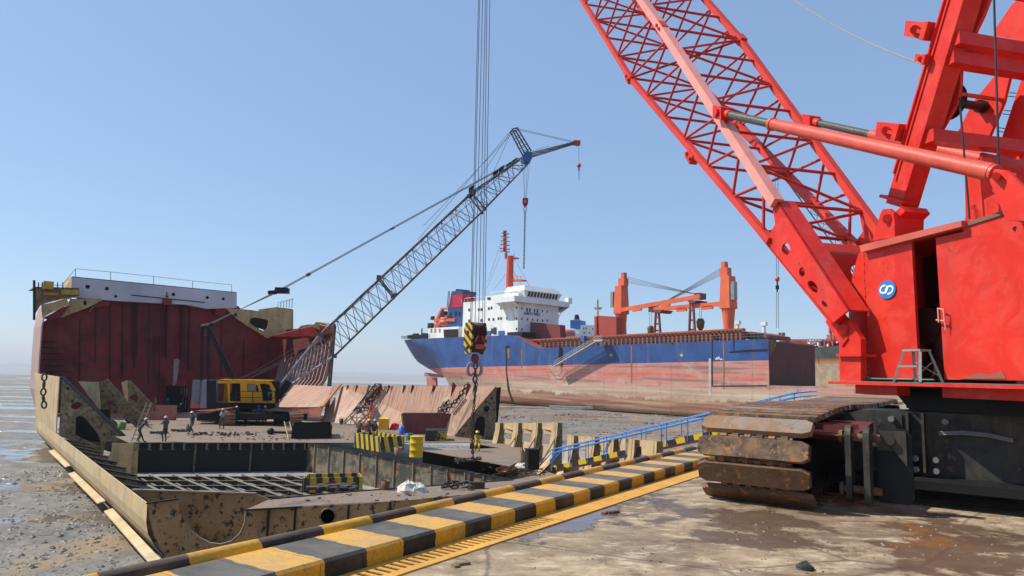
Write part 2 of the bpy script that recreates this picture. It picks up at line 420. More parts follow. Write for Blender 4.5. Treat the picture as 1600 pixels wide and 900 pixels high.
mb.build('kerb_stone', stripe('kerb_stripe', KD, per, ph, wear=.3, wearc=(.22, .17, .11), c1=(.80, .40, .012), c2=(.022, .020, .018), dust=(.26, .235, .19)), root)
# pipe
root = thing('edge_pipe', K(0, 0, 0), 'yellow and black banded steel pipe lying behind the kerb', 'pipe')
mb = MB(); pts = [K(-25+i*1.5, .80, .15+.012*noise.noise(V((i*.7, 0, 0)))) for i in range(int((KL+25)/1.5))]
for a, c in zip(pts[:-1], pts[1:]): mb.tube(a, c, .075, 12, cap=False)
mb.build('pipe_tube', stripe('pipe_stripe', KD, 1.36, .3, c1=(.76, .40, .015), c2=(.024, .022, .02), dust=(.22, .14, .09), wear=.3, wearc=(.26, .15, .08)), root)
# the slotted yellow cover plate
pa = gz(640, 895, 0); wpl = abs((pa-K0).dot(KN)); 
mb = MB(); s = -6
root = thing('drain_cover', K(0, 0, 0), 'rusty yellow slotted steel cover plate at the foot of the kerb', 'drain cover')
sA, sB = s_of(640, 890, 0)-3, s_of(880, 815, 0)
x0 = -.02; x1 = -wpl; s = sA
mb = MB(); dk = MB()
while s < sB:
    mb.box((K(s+.05, (x0+x1)/2, .006)), (.05, x0-x1, .014), math.atan2(KD.y, KD.x))
    mb.box((K(s+.10, x0-.04, .006)), (.052, .08, .0139), math.atan2(KD.y, KD.x)); mb.box((K(s+.10, x1+.05, .006)), (.052, .10, .0139), math.atan2(KD.y, KD.x))
    s += .10
mb.box(K((sB+55)/2, (x0+x1)/2, .006), (55-sB, x0-x1, .014), math.atan2(KD.y, KD.x))
mb.build('slotted_plate', paint('worn_yellow_plate', (.62, .32, .06), .6, rust=.35, rustc=(.22, .09, .03), dirt=.4, dirtc=(.35, .16, .05), sc=2), root)
dk.box(K((sA+sB)/2, (x0+x1)/2, .002), (sB-sA, x0-x1-.04, .004), math.atan2(KD.y, KD.x)); dk.build('slot_gap', BLK, root)
# ================================================================ RED CRAWLER CRANE
CA = 36.0; TD = az(CA); TL = az(CA+90)                 # track direction, lateral (to the right)
f0 = gz(1092, 780, 0)                                   # front left corner of the near track on the ground
def T(s, l, z): return V((f0.x, f0.y, 0)) + TD*s + TL*l + V((0, 0, z))
WT = 1.53
red = thing('crawler_crane', T(6, 3, 0), 'huge red lattice boom crawler crane filling the right of the quay', 'crane')
track = MB()
# belt path (s,z)
R1, R2, TLn = .56, .62, 8.6
path = []
N = 400
def belt():
    pts = []
    c1 = (R1, R1+.04); c2 = (TLn-R2, R2+.06)
    for i in range(40): a = R(270-180*i/39); pts.append((c1[0]+R1*math.cos(a), c1[1]+R1*math.sin(a)))
    for i in range(1, 60):
        u = i/60; x = c1[0]+(c2[0]-c1[0])*u; z = (c1[1]+R1)*(1-u)+(c2[1]+R2)*u + .10*math.sin(math.pi*min(1, u*1.6))*(1-u)
        pts.append((x, z))
    for i in range(40): a = R(90-180*i/39); pts.append((c2[0]+R2*math.cos(a), c2[1]+R2*math.sin(a)))
    for i in range(1, 60): u = i/60; pts.append((c2[0]+(c1[0]-c2[0])*u, .05*(1-u)+.04*u))
    return pts
bp_ = belt(); bl = [0]
for a, c in zip(bp_, bp_[1:]+bp_[:1]): bl.append(bl[-1]+math.hypot(c[0]-a[0], c[1]-a[1]))
def bat(d):
    d %= bl[-1]
    for i in range(len(bp_)):
        if bl[i] <= d <= bl[i+1]+1e-9:
            u = (d-bl[i])/max(1e-9, bl[i+1]-bl[i]); a = bp_[i]; c = bp_[(i+1) % len(bp_)]
            return a[0]+(c[0]-a[0])*u, a[1]+(c[1]-a[1])*u
NS = 54; pitch = bl[-1]/NS
# one shoe in local axes: X lateral, Y along belt, Z outward
def shoe_mesh():
    mb = MB(); h = pitch/2-.022; t_ = .075; c = .10; W2 = WT/2
    out = [(-W2, -h+c*.5), (-W2+c, -h), (W2-c, -h), (W2, -h+c*.5), (W2, h-c*.5), (W2-c, h), (-W2+c, h), (-W2, h-c*.5)]
    mb.prism([V((x, y, 0)) for x, y in out], (0, 0, t_))
    top = [V((x*.965, y*.90, t_)) for x, y in out]; base_ = [V((x, y, t_)) for x, y in out]
    mb.v = [p if abs(p.z-t_) > 1e-6 else V((p.x*.985, p.y*.93, p.z)) for p in mb.v]
    for i in range(6): mb.box(((-.42+i*.168), (h+.01) if i % 2 else (-h-.01), -.03), (.085, .09, .08))
    mb.box((0, 0, -.06), (.95, .20, .07))
    mb.tube((-.52, h+.02, -.035), (.52, h+.02, -.035), .028, 8)
    for x, y in ((-.5, .05), (.5, -.05), (-.32, -.06), (.32, .06), (-.62, -.02), (.66, .03)): mb.tube((x, y, t_-.002), (x, y, t_+.004), .014, 8)
    return mb
proto = None; d0 = 1.05*pitch
tr = thing('track_origin_tmp', (0, 0, 0), '', '')
bpy.data.objects.remove(tr)
SHOEM = [RUST, paint('dark_rusty_steel', (.14, .075, .04), .6, rust=.45, rustc=(.34, .15, .05), dirt=.4, dirtc=(.035, .028, .025), sc=2.6, bump=.5),
         paint('ochre_rusty_steel', (.24, .14, .075), .6, rust=.45, rustc=(.38, .17, .05), dirt=.4, dirtc=(.06, .045, .04), sc=1.8, bump=.5, c2=(.24, .23, .22), c2amt=.35)]
frame_root = MB()
shoe_objs = []
for k in range(NS):
    d = d0 + k*pitch
    x, z = bat(d); x2, z2 = bat(d+.03); x1_, z1_ = bat(d-.03)
    ty = V((x2-x1_, z2-z1_, 0)).normalized()
    Y = (TD*ty.x + V((0, 0, ty.y))).normalized(); X = TL.copy(); Z = X.cross(Y).normalized()
    if Z.dot((TD*(x-TLn/2)/4 + V((0, 0, z-.6)))) < 0: Z = -Z; X = -X
    if k == 0:
        proto = shoe_mesh().build('track_shoe', SHOEM[0], red, local=True); o = proto
    else:
        o = proto.copy(); COL.objects.link(o); o.parent = red
    c = T(x, WT/2, z)
    rot = Matrix((X, Y, Z)).transposed().to_4x4()
    o.matrix_basis = Matrix.Translation(c-origin(red)) @ rot
    shoe_objs.append(o)
for k, o in enumerate(shoe_objs):
    j = [0, 1, 2, 0, 1][k % 5] if k > 14 else 0
    if k == 0: continue
# material variants through object slots
for k, o in enumerate(shoe_objs):
    o.material_slots[0].link = 'OBJECT'
    o.material_slots[0].material = SHOEM[(k*7+k//3) % 3] if k > 5 else SHOEM[[1, 1, 0, 2, 0, 0][k]]
# side frame inside the belt
mb = MB()
fr = [(.55, .16), (8.0, .16), (8.0, 1.0), (1.9, 1.0), (1.55, .96), (.75, .80), (.75, .16)]
mb.prism([T(s, .22, z) for s, z in fr], TL*1.15)
mb.build('track_frame', DARK, red)
mb = MB()
MAR = paint('maroon_steel', (.13, .035, .03), .6, rust=.2, dirt=.35)
mb.prism([T(s, 1.35, z) for s, z in [(.62, .98), (2.2, 1.12), (2.2, .96), (.8, .90)]], TL*.6)
for i in range(5): mb.box(T(.80+i*.16, 1.62, 1.06-.0*i), (.5, .035, .10), math.atan2(TL.y, TL.x))
mb.build('track_guard', MAR, red)
mb = MB()
for l in (.30, .95):
    mb.lathe(T(R1+.02, l, R1+.04), [(.44, 0), (.50, .03), (.50, .22), (.44, .25)], 24, axis=TL)
mb.lathe(T(R1+.02, .2, R1+.04), [(.16, 0), (.16, 1.2)], 16, axis=TL)
mb.build('idler_wheel', DARK, red)
mb = MB()
for i in range(11): mb.lathe(T(1.4+i*.6, .5, .24), [(.17, 0), (.17, .6)], 14, axis=TL)
mb.build('roller', DARK, red)
# clevis link carrying the jack
def disc(mb, px, py, Y, r, th, ax): return mb.lathe(gy(px, py, Y), [(r, 0), (r, th)], 16, axis=ax)
YC = 9.9
mb = MB()
for px in (1322, 1350):
    a = gy(px, 676, YC-.25*(px > 1330)); c = V((a.x, a.y, .22)); top = V((a.x, a.y, 1.0))
    prof = []
    for i in range(9): q = R(180*i/8); prof.append(top + TD*(.13*math.cos(q)) + V((0, 0, .13*math.sin(q))))
    for i in range(9): q = R(180+180*i/8); prof.append(c + TD*(.13*math.cos(q)) + V((0, 0, .13*math.sin(q))))
    mb.prism(prof, TL*.075)
mb.build('clevis_link', GREYS, red)
mb = MB()
a = gy(1322, 676, YC); 
for z in (.97, .27):
    mb.tube(V((a.x, a.y, z))-TL*.05, V((a.x, a.y, z))+TL*.42, .055, 14)
    mb.tube(V((a.x, a.y, z))-TL*.09, V((a.x, a.y, z))-TL*.04, .09, 14).cut()
mb.builds('clevis_pin', RUST, red)
mb = MB()
base_ = V((a.x, a.y, 0))+TL*.36
pr = [(.0, .12), (.34, .12), (.40, .2), (.40, 1.02), (.34, 1.1), (.0, 1.1)]
mb.prism([base_ + TD*.2 + TL*q*1.05 + V((0, 0, z)) for q, z in pr], -TD*.08)
mb.build('jack_bracket', DARK, red)
mb = MB(); mb.prism([base_+TD*.11 + TL*q + V((0, 0, z)) for q, z in [(.02, 1.08), (.36, 1.08), (.36, .62)]], -TD*.03)
mb.tube(base_+TD*.11+TL*.17+V((0, 0, .95)), base_+TD*.03+TL*.17+V((0, 0, .95)), .06, 14)
mb.build('bracket_cap', GREYS, red)
# axle beam of the carbody, running right
mb = MB()
s0 = 2.35
pr = [(1.5, .33), (1.5, 1.2), (1.75, 1.30), (9.0, 1.30), (9.0, .33)]
mb.prism([T(s0, l, z) for l, z in pr], TD*1.1)
mb.build('axle_beam', GREYS, red)
mb = MB()
for l in (2.42, 2.62): mb.box(T(s0-.12, l, .86), (.035, .26, .86), math.atan2(TL.y, TL.x))
mb.box(T(s0-.03, 2.15, .85), (.36, .05, .8), math.atan2(TL.y, TL.x))
mb.build('flange_plate', GREYS, red)
mb = MB()
for l, z in ((2.2, 1.18), (2.9, 1.18), (2.5, .62), (2.5, .46), (2.76, .62), (2.76, .46), (2.05, .6)):
    mb.tube(T(s0-.2, l, z), T(s0, l, z), .045, 8).cut()
mb.builds('bolt', paint('bolt_steel', (.22, .2, .18), .45, rust=.3, sc=4), red)
mb = MB(); mb.box(T(s0+3.5, 5.5, .75), (7, 4.5, .9), math.atan2(TL.y, TL.x)); mb.build('carbody', DARK, red)
mb = MB(); mb.box(T(s0+.9, 4.5, .30), (7, 3.2, .12), math.atan2(TL.y, TL.x)); mb.build('belly_plate', DARK, red)
# slewing ring pedestal
pc = T(s0+3.2, 4.1, 1.2)
mb = MB(); mb.lathe(pc, [(1.6, 0), (1.6, .2), (1.5, .22), (1.5, .52), (1.65, .53), (1.65, .62)], 36)
mb.build('slewing_ring', DARK, red)
mb = MB(); mb.lathe(T(s0+1.2, 2.6, 1.28), [(.12, 0), (.12, .05), (.3, .06), (.3, .40), (.12, .42)], 20)
for i in range(20):
    q = 2*math.pi*i/20; mb.box(T(s0+1.2, 2.6, 1.47)+V((.32*math.cos(q), .32*math.sin(q), 0)), (.07, .04, .3), q)
mb.build('pinion_drum', DARK, red)
# hydraulic hoses
mb = MB()
for k in range(3):
    z = .98+.02*k; mb.path([T(s0-.06, 2.8, z), T(s0-.10, 3.1, z+.03), T(s0-.10, 3.4, z+.02), T(s0-.06, 3.7, z-.04)], .012, 5)
mb.build('hose', plain('hose_rubber', (.22, .22, .21), .5), red)

# ---- upper structure. House side plane runs along azimuth HA
HA = -14.0; HD = az(HA); HN = az(HA+90)                # HD: forward (away), HN: away to the right
HQ = gy(1345, 500, 12.0)
def H(px, py, off=0): return pl(px, py, HQ + HN*off, HA)
ZF = H(1345, 597).z                                     # platform top
hc = thing('_', (0, 0, 0), '', ''); bpy.data.objects.remove(hc)
# platform / running board
mb = MB()
pf = H(1294, 598, -.45); 
back = HD*-9.5
z0 = ZF
A_ = V((pf.x, pf.y, z0)); 
mb.prism([A_, A_+back, A_+back+HN*4.0, A_+HN*4.0], (0, 0, -.045))
mb.build('running_board', REDP, red)
mb = MB()
mb.prism([A_+V((0, 0, .003)) - HD*.3 + HN*.03, A_+back + HN*.03+V((0, 0, .003)), A_+back+HN*.5+V((0, 0, .003)), A_-HD*.3+HN*.5+V((0, 0, .003))], (0, 0, .012))
mb.build('deck_strip', paint('green_grey_floor_plate', (.11, .19, .17), .6, dirt=.4, rust=.2), red)
mb = MB()
for q0, q1 in ((.35, 1.25), (2.1, 3.4)):
    p = A_ - HD*q0 + HN*.25 - V((0, 0, .046)); q = A_ - HD*q1 + HN*.25 - V((0, 0, .046))
    mb.prism([p, q, q-V((0, 0, .15)), p-V((0, 0, .15))], HN*.25)
mb.prism([A_+HN*.8-V((0, 0, .046))-HD*.5, A_+back+HN*.8-V((0, 0, .046)), A_+back+HN*.8-V((0, 0, .42)), A_+HN*.8-V((0, 0, .42))-HD*.9], HN*2.6, m=1)
mb.build('platform_beam', [REDP, DARK], red)
# house panels on the side plane
def panel(pts, name, mat, off=0, th=.06, holes=(), label=None):
    mb = MB(); mb.prism([H(x, y, off) for x, y in pts], HN*th, holes=[[H(x, y, off) for x, y in h] for h in holes])
    o = mb.build(name, mat, red)
    if label: o['label'] = label
    return o
panel([(1350, 391), (1424, 377), (1436, 591), (1357, 594)], 'side_door', REDP, -.03, .05, label='red front door panel with blue oval emblem')
panel([(1341, 397), (1349.5, 391), (1356.5, 594.5), (1331, 594.5), (1325, 560), (1326.5, 470), (1332, 430)], 'front_panel', REDP, -.01, .05)
panel([(1462, 372), (1505, 362), (1505, 349), (1600, 318), (1720, 285), (1720, 596), (1476, 593)], 'sliding_door', REDP, -.02, .05, label='large red sliding side panel pitted with rust')
panel([(1500, 592), (1530, 583), (1548, 586), (1566, 580), (1572, 592)], 'bare_patch', paint('bare_filler', (.33, .11, .07), .8, rust=.2), -.03, .01)
# house box behind: shell of floor, roof, back walls so that the doorway shows a dark room
z1 = H(1345, 386).z
mb = MB()
p0 = V((H(1345, 500).x, H(1345, 500).y, 0)) + HN*.05
def HB(s, l, z): return p0 - HD*s + HN*l + V((0, 0, z))
mb.prism([HB(0, .02, ZF), HB(0, 2.9, ZF), HB(0, 2.9, z1), HB(0, .02, z1)], -HD*.05)
mb.prism([HB(.06, .02, z1-.05), HB(9, .02, z1-.05), HB(9, 2.9, z1-.05), HB(.06, 2.9, z1-.05)], (0, 0, .05))
mb.prism([HB(.06, 2.85, ZF), HB(9, 2.85, ZF), HB(9, 2.85, z1-.06), HB(.06, 2.85, z1-.06)], HN*.05)
mb.build('house_shell', REDP, red)
mb = MB()
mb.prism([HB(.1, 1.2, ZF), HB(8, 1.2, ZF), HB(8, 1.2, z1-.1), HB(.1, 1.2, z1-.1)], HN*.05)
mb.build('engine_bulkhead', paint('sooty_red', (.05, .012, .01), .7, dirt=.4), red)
mb = MB()
DRK = paint('dark_red_machinery', (.09, .02, .015), .5, dirt=.5)
mb.lathe(HB(1.15, .5, ZF+.35), [(.16, 0), (.16, .6), (.1, .62), (.1, .9)], 16); mb.lathe(HB(.95, .3, ZF+.9), [(.3, 0), (.3, .5)], 20, axis=HN)
mb.box(HB(1.05, .6, ZF+.2), (.6, .4, .35), math.atan2(HN.y, HN.x)); mb.path([HB(1.3, .15, ZF+.35), HB(1.32, .12, ZF+.15), HB(1.2, .1, ZF+.03)], .015)
mb.build('winch_motor', DRK, red)
# roof edge strip
TUBR0 = paint('dull_pink_red', (.58, .12, .085), .5, rust=.3, dirt=.3, dirtc=(.4, .08, .05), sc=2)
mb = MB()
mb.prism([H(1343, 385, -.14), H(1502, 346, -.14), H(1502, 354, -.14), H(1345, 394, -.14)], HN*.16)
mb.prism([H(1343, 385, -.14), H(1502, 346, -.14), H(1502, 346, -.14)+HN*.4, H(1343, 385, -.14)+HN*.4], (0, 0, .015))
mb.prism([H(1580, 318, -.06), H(1720, 278, -.06), H(1720, 290, -.06), H(1582, 331, -.06)], HN*.2)
mb.build('roof_edge', TUBR0, red)
panel([(1502, 350), (1600, 320), (1600, 325), (1502, 356)], 'roof_flashing', paint('mossy_seam', (.16, .12, .09), .8, dirt=.4, rust=.3), -.045, .02)
# handles, rivets, pins
mb = MB()
mb.path([H(1465.5, 482, -.1), H(1467, 504, -.1)], .012); mb.path([H(1474, 482, -.1), H(1476, 503, -.1)], .012)
mb.path([H(1465, 482, -.08), H(1475, 484, -.08)], .012); mb.path([H(1463, 500, -.08), H(1477, 502, -.08)], .014); mb.path([H(1476, 496, -.08), H(1477.5, 516, -.08)], .010)
mb.path([H(1357, 482, -.05), H(1357, 494, -.05)], .018)
mb.build('door_handle', REDC, red)
mb = MB()
for i in range(16):
    mb.sphere(H(1349.5+i*.45, 400+i*12.6, -.035), .012, 6, 4)
    if i < 14: mb.sphere(H(1335-4*math.sin(i/4), 420+i*12.4, -.015), .011, 6, 4)
mb.tube(H(1586, 357, -.03), H(1586, 357, -.015), .03, 12)
mb.build('rivet', paint('rivet_steel', (.2, .03, .02), .5), red)
mb = MB()
mb.tube(H(1345, 591, -.2), H(1358, 591, -.2), .03, 8); mb.tube(H(1358, 591.5, -.2), H(1460, 593.5, -.2), .012, 6); mb.tube(H(1347, 591, -.22), H(1350, 591, -.22), .05, 10)
mb.build('hydraulic_pipe', paint('green_pipe', (.12, .2, .17), .5, dirt=.3), red)
# emblem
ce = H(1386, 452.5, -.045); mb = MB(); e = []
ex = -HD; ez = V((0, 0, 1)); RX, RZ = .185, .15
mb.prism([ce + ex*(RX*math.cos(q)) + ez*(RZ*math.sin(q)) for q in [2*math.pi*i/36 for i in range(36)]], -HN*.006)
em = mb.build('emblem', plain('emblem_blue', (.01, .2, .55), .35), red)
mb = MB(); rot = R(18)
for sx in (-1, 1):
    c = ce + ex*(sx*.058) + ez*(sx*-.012) - HN*(.008+.002*(sx > 0))
    def ring_pt(q, r_):
        x = r_[0]*math.cos(q); z_ = r_[1]*math.sin(q)
        return c + ex*(x*math.cos(rot)-z_*math.sin(rot)) + ez*(x*math.sin(rot)+z_*math.cos(rot))
    for i in range(32):
        if sx < 0 and i in (2, 3): continue
        if sx > 0 and i in (18, 19): continue
        q0, q1 = 2*math.pi*i/32, 2*math.pi*(i+1)/32
        mb.prism([ring_pt(q0, (.095, .072)), ring_pt(q1, (.095, .072)), ring_pt(q1, (.064, .043)), ring_pt(q0, (.064, .043))], -HN*.004)
mb.build('emblem_rings', plain('emblem_cream', (.82, .78, .62), .5), em)

# ---- boom
BO = -.55                                               # near boom side, offset towards the camera from house side
BQ = HQ + HN*BO
def B(px, py, off=0): return pl(px, py, BQ + HN*off, HA)
a0, aj = B(1193, 364), B(985, 122); b0, bj = B(1214, 318), B(1034, 43)
A0n, B0n = a0, b0
d_b = (bj-b0).normalized(); d_b = (d_b*.5 + (B(905, -8)-aj).normalized()*.5); d_b = (d_b-HN*d_b.dot(HN)).normalized()
up_b = HN.cross(d_b).normalized()
if up_b.z < 0: up_b = -up_b
BW = 2.0; BWJ = 2.4
TIPL = 26
rowsA = [(a0, b0, BW), (aj, bj, BWJ), (aj+(B(905, -8)-aj).normalized()*TIPL, bj+(B(998, -8)-bj).normalized()*TIPL, BWJ)]
print('boom elev', math.degrees(math.asin(d_b.z)), 'depth', (bj-aj).length, (rowsA[2][0]-rowsA[2][1]).length, rowsA[2][0])
ch = .095
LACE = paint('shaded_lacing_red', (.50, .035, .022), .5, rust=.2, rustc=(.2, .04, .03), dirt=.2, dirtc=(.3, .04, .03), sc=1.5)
def chord(sel, w, m, e0=0):
    mb = MB(); P = [(r[sel % 2] + (HN*r[2] if sel >= 2 else V((0, 0, 0)))) for r in rowsA]
    d0_ = (P[1]-P[0]).normalized()
    mb.beam(P[0]-d0_*e0, P[1], w, w, up=up_b); mb.beam(P[1], P[2], w, w, up=up_b); mb.build('boom_chord', m, red)
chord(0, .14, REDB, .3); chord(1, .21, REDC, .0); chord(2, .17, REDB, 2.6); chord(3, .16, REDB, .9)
for (r0_, r1_, nb, rr) in ((rowsA[0], rowsA[1], 6, .032), (rowsA[1], rowsA[2], 17, .034)):
    rows = []
    for k in range(nb+1):
        u = k/nb; A_, B_ = r0_[0].lerp(r1_[0], u), r0_[1].lerp(r1_[1], u); w_ = r0_[2]+(r1_[2]-r0_[2])*u
        rows.append([A_, B_, B_+HN*w_, A_+HN*w_])
    m1 = MB()
    for k in range(nb):
        a, c = rows[k], rows[k+1]
        for i, j in ((0, 1), (3, 2)):
            m = a[j].lerp(c[j], .5)
            m1.tube(a[i], m, rr, 7, cap=False); m1.tube(c[i], m, rr, 7, cap=False)
        for i, j in ((0, 3), (1, 2)):
            m1.tube(a[i], a[j], rr*1.1, 7, cap=False)
            m1.tube(a[i] if k % 2 else a[j], c[j] if k % 2 else c[i], rr, 7, cap=False)
    m1.tube(rows[0][0], rows[0][2], rr, 6, cap=False)
    if nb > 10:
        for i, j in ((0, 2), (1, 3)): m1.tube(rows[0][i], rows[0][j], rr, 6, cap=False)
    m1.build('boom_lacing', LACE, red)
# section joints: pinned lugs
mb = MB()
off = HN*BW
for c in (aj, bj, aj+HN*BWJ, bj+HN*BWJ, a0.lerp(b0, 0)+(aj-a0)*.42-up_b*.12):
    mb.box(c, (.34, .20, .24), X=d_b, Y=HN, Z=up_b)
    for q_ in (-.11, .11): mb.tube(c+d_b*q_-HN*.15, c+d_b*q_+HN*.15, .045, 10)
    mb.cut()
mb.builds('boom_joint', REDB, red)
# foot plates
hp = H(1322, 520)      # hinge
mb = MB()
def foot(off_):
    outer = [(1183, 365), (1200, 369), (1211, 350), (1206, 318), (1214, 313), (1326, 484), (1302, 504), (1296, 505)]
    def circ(x, y, rx, ry, a=0):
        return [(x+rx*math.cos(q)*math.cos(a)-ry*math.sin(q)*math.sin(a), y+rx*math.cos(q)*math.sin(a)+ry*math.sin(q)*math.cos(a)) for q in [2*math.pi*i/16 for i in range(16)]]
    holes = [circ(1228, 389, 6.5, 9.5), circ(1253, 425, 4.6, 7.6), circ(1270, 448, 6, 11, -.6), circ(1288, 475, 3.5, 6, -.6)]
    pts = [B(x, y) + off_ for x, y in outer]
    mb.prism(pts, HN*.04, holes=[[B(x, y)+off_ for x, y in h] for h in holes])
foot(V((0, 0, 0)))
# top flange closing the near foot box
tf = [B(1206, 316), B(1214, 312), B(1327, 484)]
mb.prism([B(1214, 313), B(1326, 484), B(1326, 484)+HN*.40, B(1214, 313)+HN*.40], -up_b*.03)
mb.prism([B(1183, 365), B(1300, 505), B(1300, 505)+HN*.40, B(1183, 365)+HN*.40], up_b*.03)
foot(HN*(BW+.0))
mb.build('boom_foot', REDP, red)
# cross box between the legs with lightening holes
mb = MB()
c0, c1 = B(1252, 372), B(1272, 430)
w_ = V((0, 0, 1))
q = [B(1258, 378)+HN*.4, B(1258, 378)+HN*(BW-.05)]
p1, p2 = B(1262, 392)+HN*.40, B(1262, 392)+HN*(BW-.02)
mb.prism([p1, p2, p2+V((0, 0, -.62)), p1+V((0, 0, -.62))], HD*.03,
         holes=[[p1.lerp(p2, u)+(p2-p1).normalized()*(.17*math.cos(a))+V((0, 0, -.30+.12*math.sin(a))) for a in [2*math.pi*i/16 for i in range(16)]] for u in (.42, .74)])
mb.prism([p1+V((0, 0, .03)), p2+V((0, 0, .03)), p2+V((0, 0, .20))+HD*.12, p1+V((0, 0, .20))+HD*.12], HD*.6)
mb.build('boom_cross_box', REDB, red)
# hinge lugs on the house front
mb = MB()
for o_ in (-.35, .05, 1.25):
    pts = [(1311, 530), (1312, 512), (1317, 503), (1324, 500), (1331, 503), (1336, 515), (1345, 530), (1345, 596), (1312, 596)]
    mb.prism([H(x, y, o_) for x, y in pts], HN*.10)
mb.prism([H(1307, 553, -.42), H(1345, 553, -.42), H(1345, 557, -.42), H(1307, 557, -.42)], HN*.3)
mb.tube(H(1318, 516, -.42), H(1318, 516, 1.5), .06, 16); mb.tube(H(1318, 516, -.40), H(1318, 516, -.34), .10, 16)
mb.beam(H(1300, 497, -.3), H(1326, 535, -.3), .16, .2)
mb.build('boom_hinge', REDP, red)

# ---- mast / A frame and back stops (parallel planes)
mb = MB()
def Hw(px, py, off): return H(px, py, off)
MO = .35
m0, m1_ = H(1397, 330, MO), H(1507, -40, MO)
md = (m1_-m0).normalized(); mup = HN.cross(md).normalized()
def legbox(mb, p, q, wd, dp): mb.beam(p, q, wd, dp, up=mup)
top = m0 + md*9.5
legbox(mb, m0+md*.1+HN*.12, top+HN*.12, .34, .36)
mb.beam(m0+md*.6-mup*.185-HN*.03, top-mup*.185-HN*.03, .1, .03, up=mup)
mb.beam(m0+md*.5-mup*.10-HN*.062, top-mup*.10-HN*.062, .02, .025, up=mup)
mb.beam(m0+md*.2-mup*.26, m0+md*.2+mup*.28, .3, .05, up=md)
mb.build('mast_leg', REDP, red)
MW = 2.1
mb = MB()
off2 = HN*MW
legbox(mb, m0+off2+md*.1, top+off2, .30, .50)
mb.build('mast_leg', REDP, red)
mb = MB()
def cross(px, py, px2=None, wd=.22, th=.2):
    a = H(px, py, MO); mb.beam(a, a+off2, wd, th)
for (px, py) in ((1450, 213), (1490, 62), (1481, 92)): cross(px, py)
cross(1515, -30)
mb.tube(H(1500, 147, MO+.4), H(1565, 156, MO+1.6), .035, 10)
mb.build('mast_crossbeam', REDP, red)
# inner tapered struts carrying the pulleys
mb = MB()
for o_, pt in ((MO+.36, [(1456, 211), (1470, 156), (1490, 104), (1501, 104), (1500, 132), (1496, 160), (1466, 211)]), (MO+.36, [(1510, 52), (1524, 12), (1540, -40), (1560, -40), (1536, 24), (1522, 53)]),
    (MO+1.6, [(1496, 207), (1520, 160), (1556, 116), (1578, 118), (1568, 160), (1542, 221), (1498, 217)]), (MO+1.6, [(1554, 56), (1556, 44), (1580, 8), (1610, -20), (1625, 70)])):
    mb.prism([H(x, y, o_) for x, y in pt], HN*.06).cut()
mb.builds('pulley_bracket', REDP, red)
mb = MB()
mb.lathe(H(1480, 158, MO+.46), [(.1, 0), (.28, .01), (.30, .03), (.25, .06), (.30, .09), (.28, .11), (.1, .12)], 24, axis=HN); mb.tube(H(1497, 161, MO+.4), H(1536, 167, MO+1.6), .07, 14); mb.tube(H(1530, 166, MO+1.45), H(1536, 167, MO+1.6), .11, 14)
mb.build('pulley_wheel', DARK, red)
# mast foot hinge
mb = MB()
pts = [(1363, 376), (1375, 335), (1379, 327), (1388, 326), (1396, 332), (1398, 345), (1398, 370)]
for o_ in (-.02, .28, MW-.2, MW+.2): mb.prism([H(x, y, o_) for x, y in pts], HN*.08)
mb.tube(H(1387, 342, -.07), H(1387, 342, MW+.4), .05, 16); mb.tube(H(1387, 342, -.06), H(1387, 342, -.02), .08, 16)
pts = [(1398, 372), (1400, 330), (1408, 322), (1414, 330), (1404, 340), (1403, 370)]
mb.prism([H(x, y, .1) for x, y in pts], HN*.5)
mb.build('mast_hinge', REDP, red)
# ladder rungs on far leg
mb = MB()
for k in range(8):
    p = m0+off2+md*(1.2+k*.3)-mup*.25
    for q in (0, .06): mb.path([p+md*q, p+md*q-mup*.28], .010, 4)
mb.build('mast_rung', DARK, red)
# side brackets on near leg
mb = MB()
for (x, y, s_) in ((1415, 32, 1), (1370, 190, 1), (1430, 84, .55)):
    pts = [(x, y), (x+46*s_, y+4*s_), (x+38*s_, y+32*s_), (x-3*s_, y+24*s_)]
    mb.prism([H(px, py, MO-.02) for px, py in pts], HN*.04)
    mb.box(H(x+34*s_, y+17*s_, MO-.10), (.10*s_, .16, .28*s_), X=mup, Z=md, Y=HN); mb.tube(H(x+14*s_, y+14*s_, MO-.12), H(x+14*s_, y+14*s_, MO), .07*s_, 10)
    mb.beam(H(x+14*s_, y+15*s_, MO-.08), H(x+34*s_, y+20*s_, MO-.08), .04, .06).cut()
mb.builds('stop_bracket', REDP, red)
# back stop cylinders (telescopic tubes)
TUBR = paint('chalky_red_tube', (.62, .09, .06), .45, rust=.3, rustc=(.5, .26, .2), dirt=.25, dirtc=(.35, .07, .05), sc=4)
RODM = paint('greased_rod', (.13, .13, .10), .3, rust=.3, rustc=(.2, .12, .06), dirt=.3, sc=3, metal=.5)
n0 = -.42
ta, tb_, tcc = B(1137, 178), B(1206, 191), H(1556, 271, n0)
ta = ta - HN*.12
tq = min((ta.lerp(tcc, i/200) for i in range(1, 150)), key=lambda p: abs(proj(p)[0]-1206))
mb = MB(); mb.tube(tq, tcc, .115, 20); mb.tube(tq-(tcc-ta).normalized()*.02, tq+(tcc-ta).normalized()*.05, .13, 20); mb.tube(tcc-(tcc-ta).normalized()*.35, tcc-(tcc-ta).normalized()*.05, .122, 20)
mb.build('backstop_tube', TUBR, red)
mb = MB(); mb.tube(ta+(tcc-ta).normalized()*.2, tq, .085, 16); mb.build('backstop_rod', RODM, red)
mb = MB(); mb.tube(ta, ta+(tcc-ta).normalized()*.32, .1, 14); mb.box(ta, (.36, .3, .3), X=(tcc-ta).normalized(), Y=HN); mb.tube(ta-HN*.2, ta+HN*.2, .09, 12)
mb.build('backstop_eye', REDP, red)
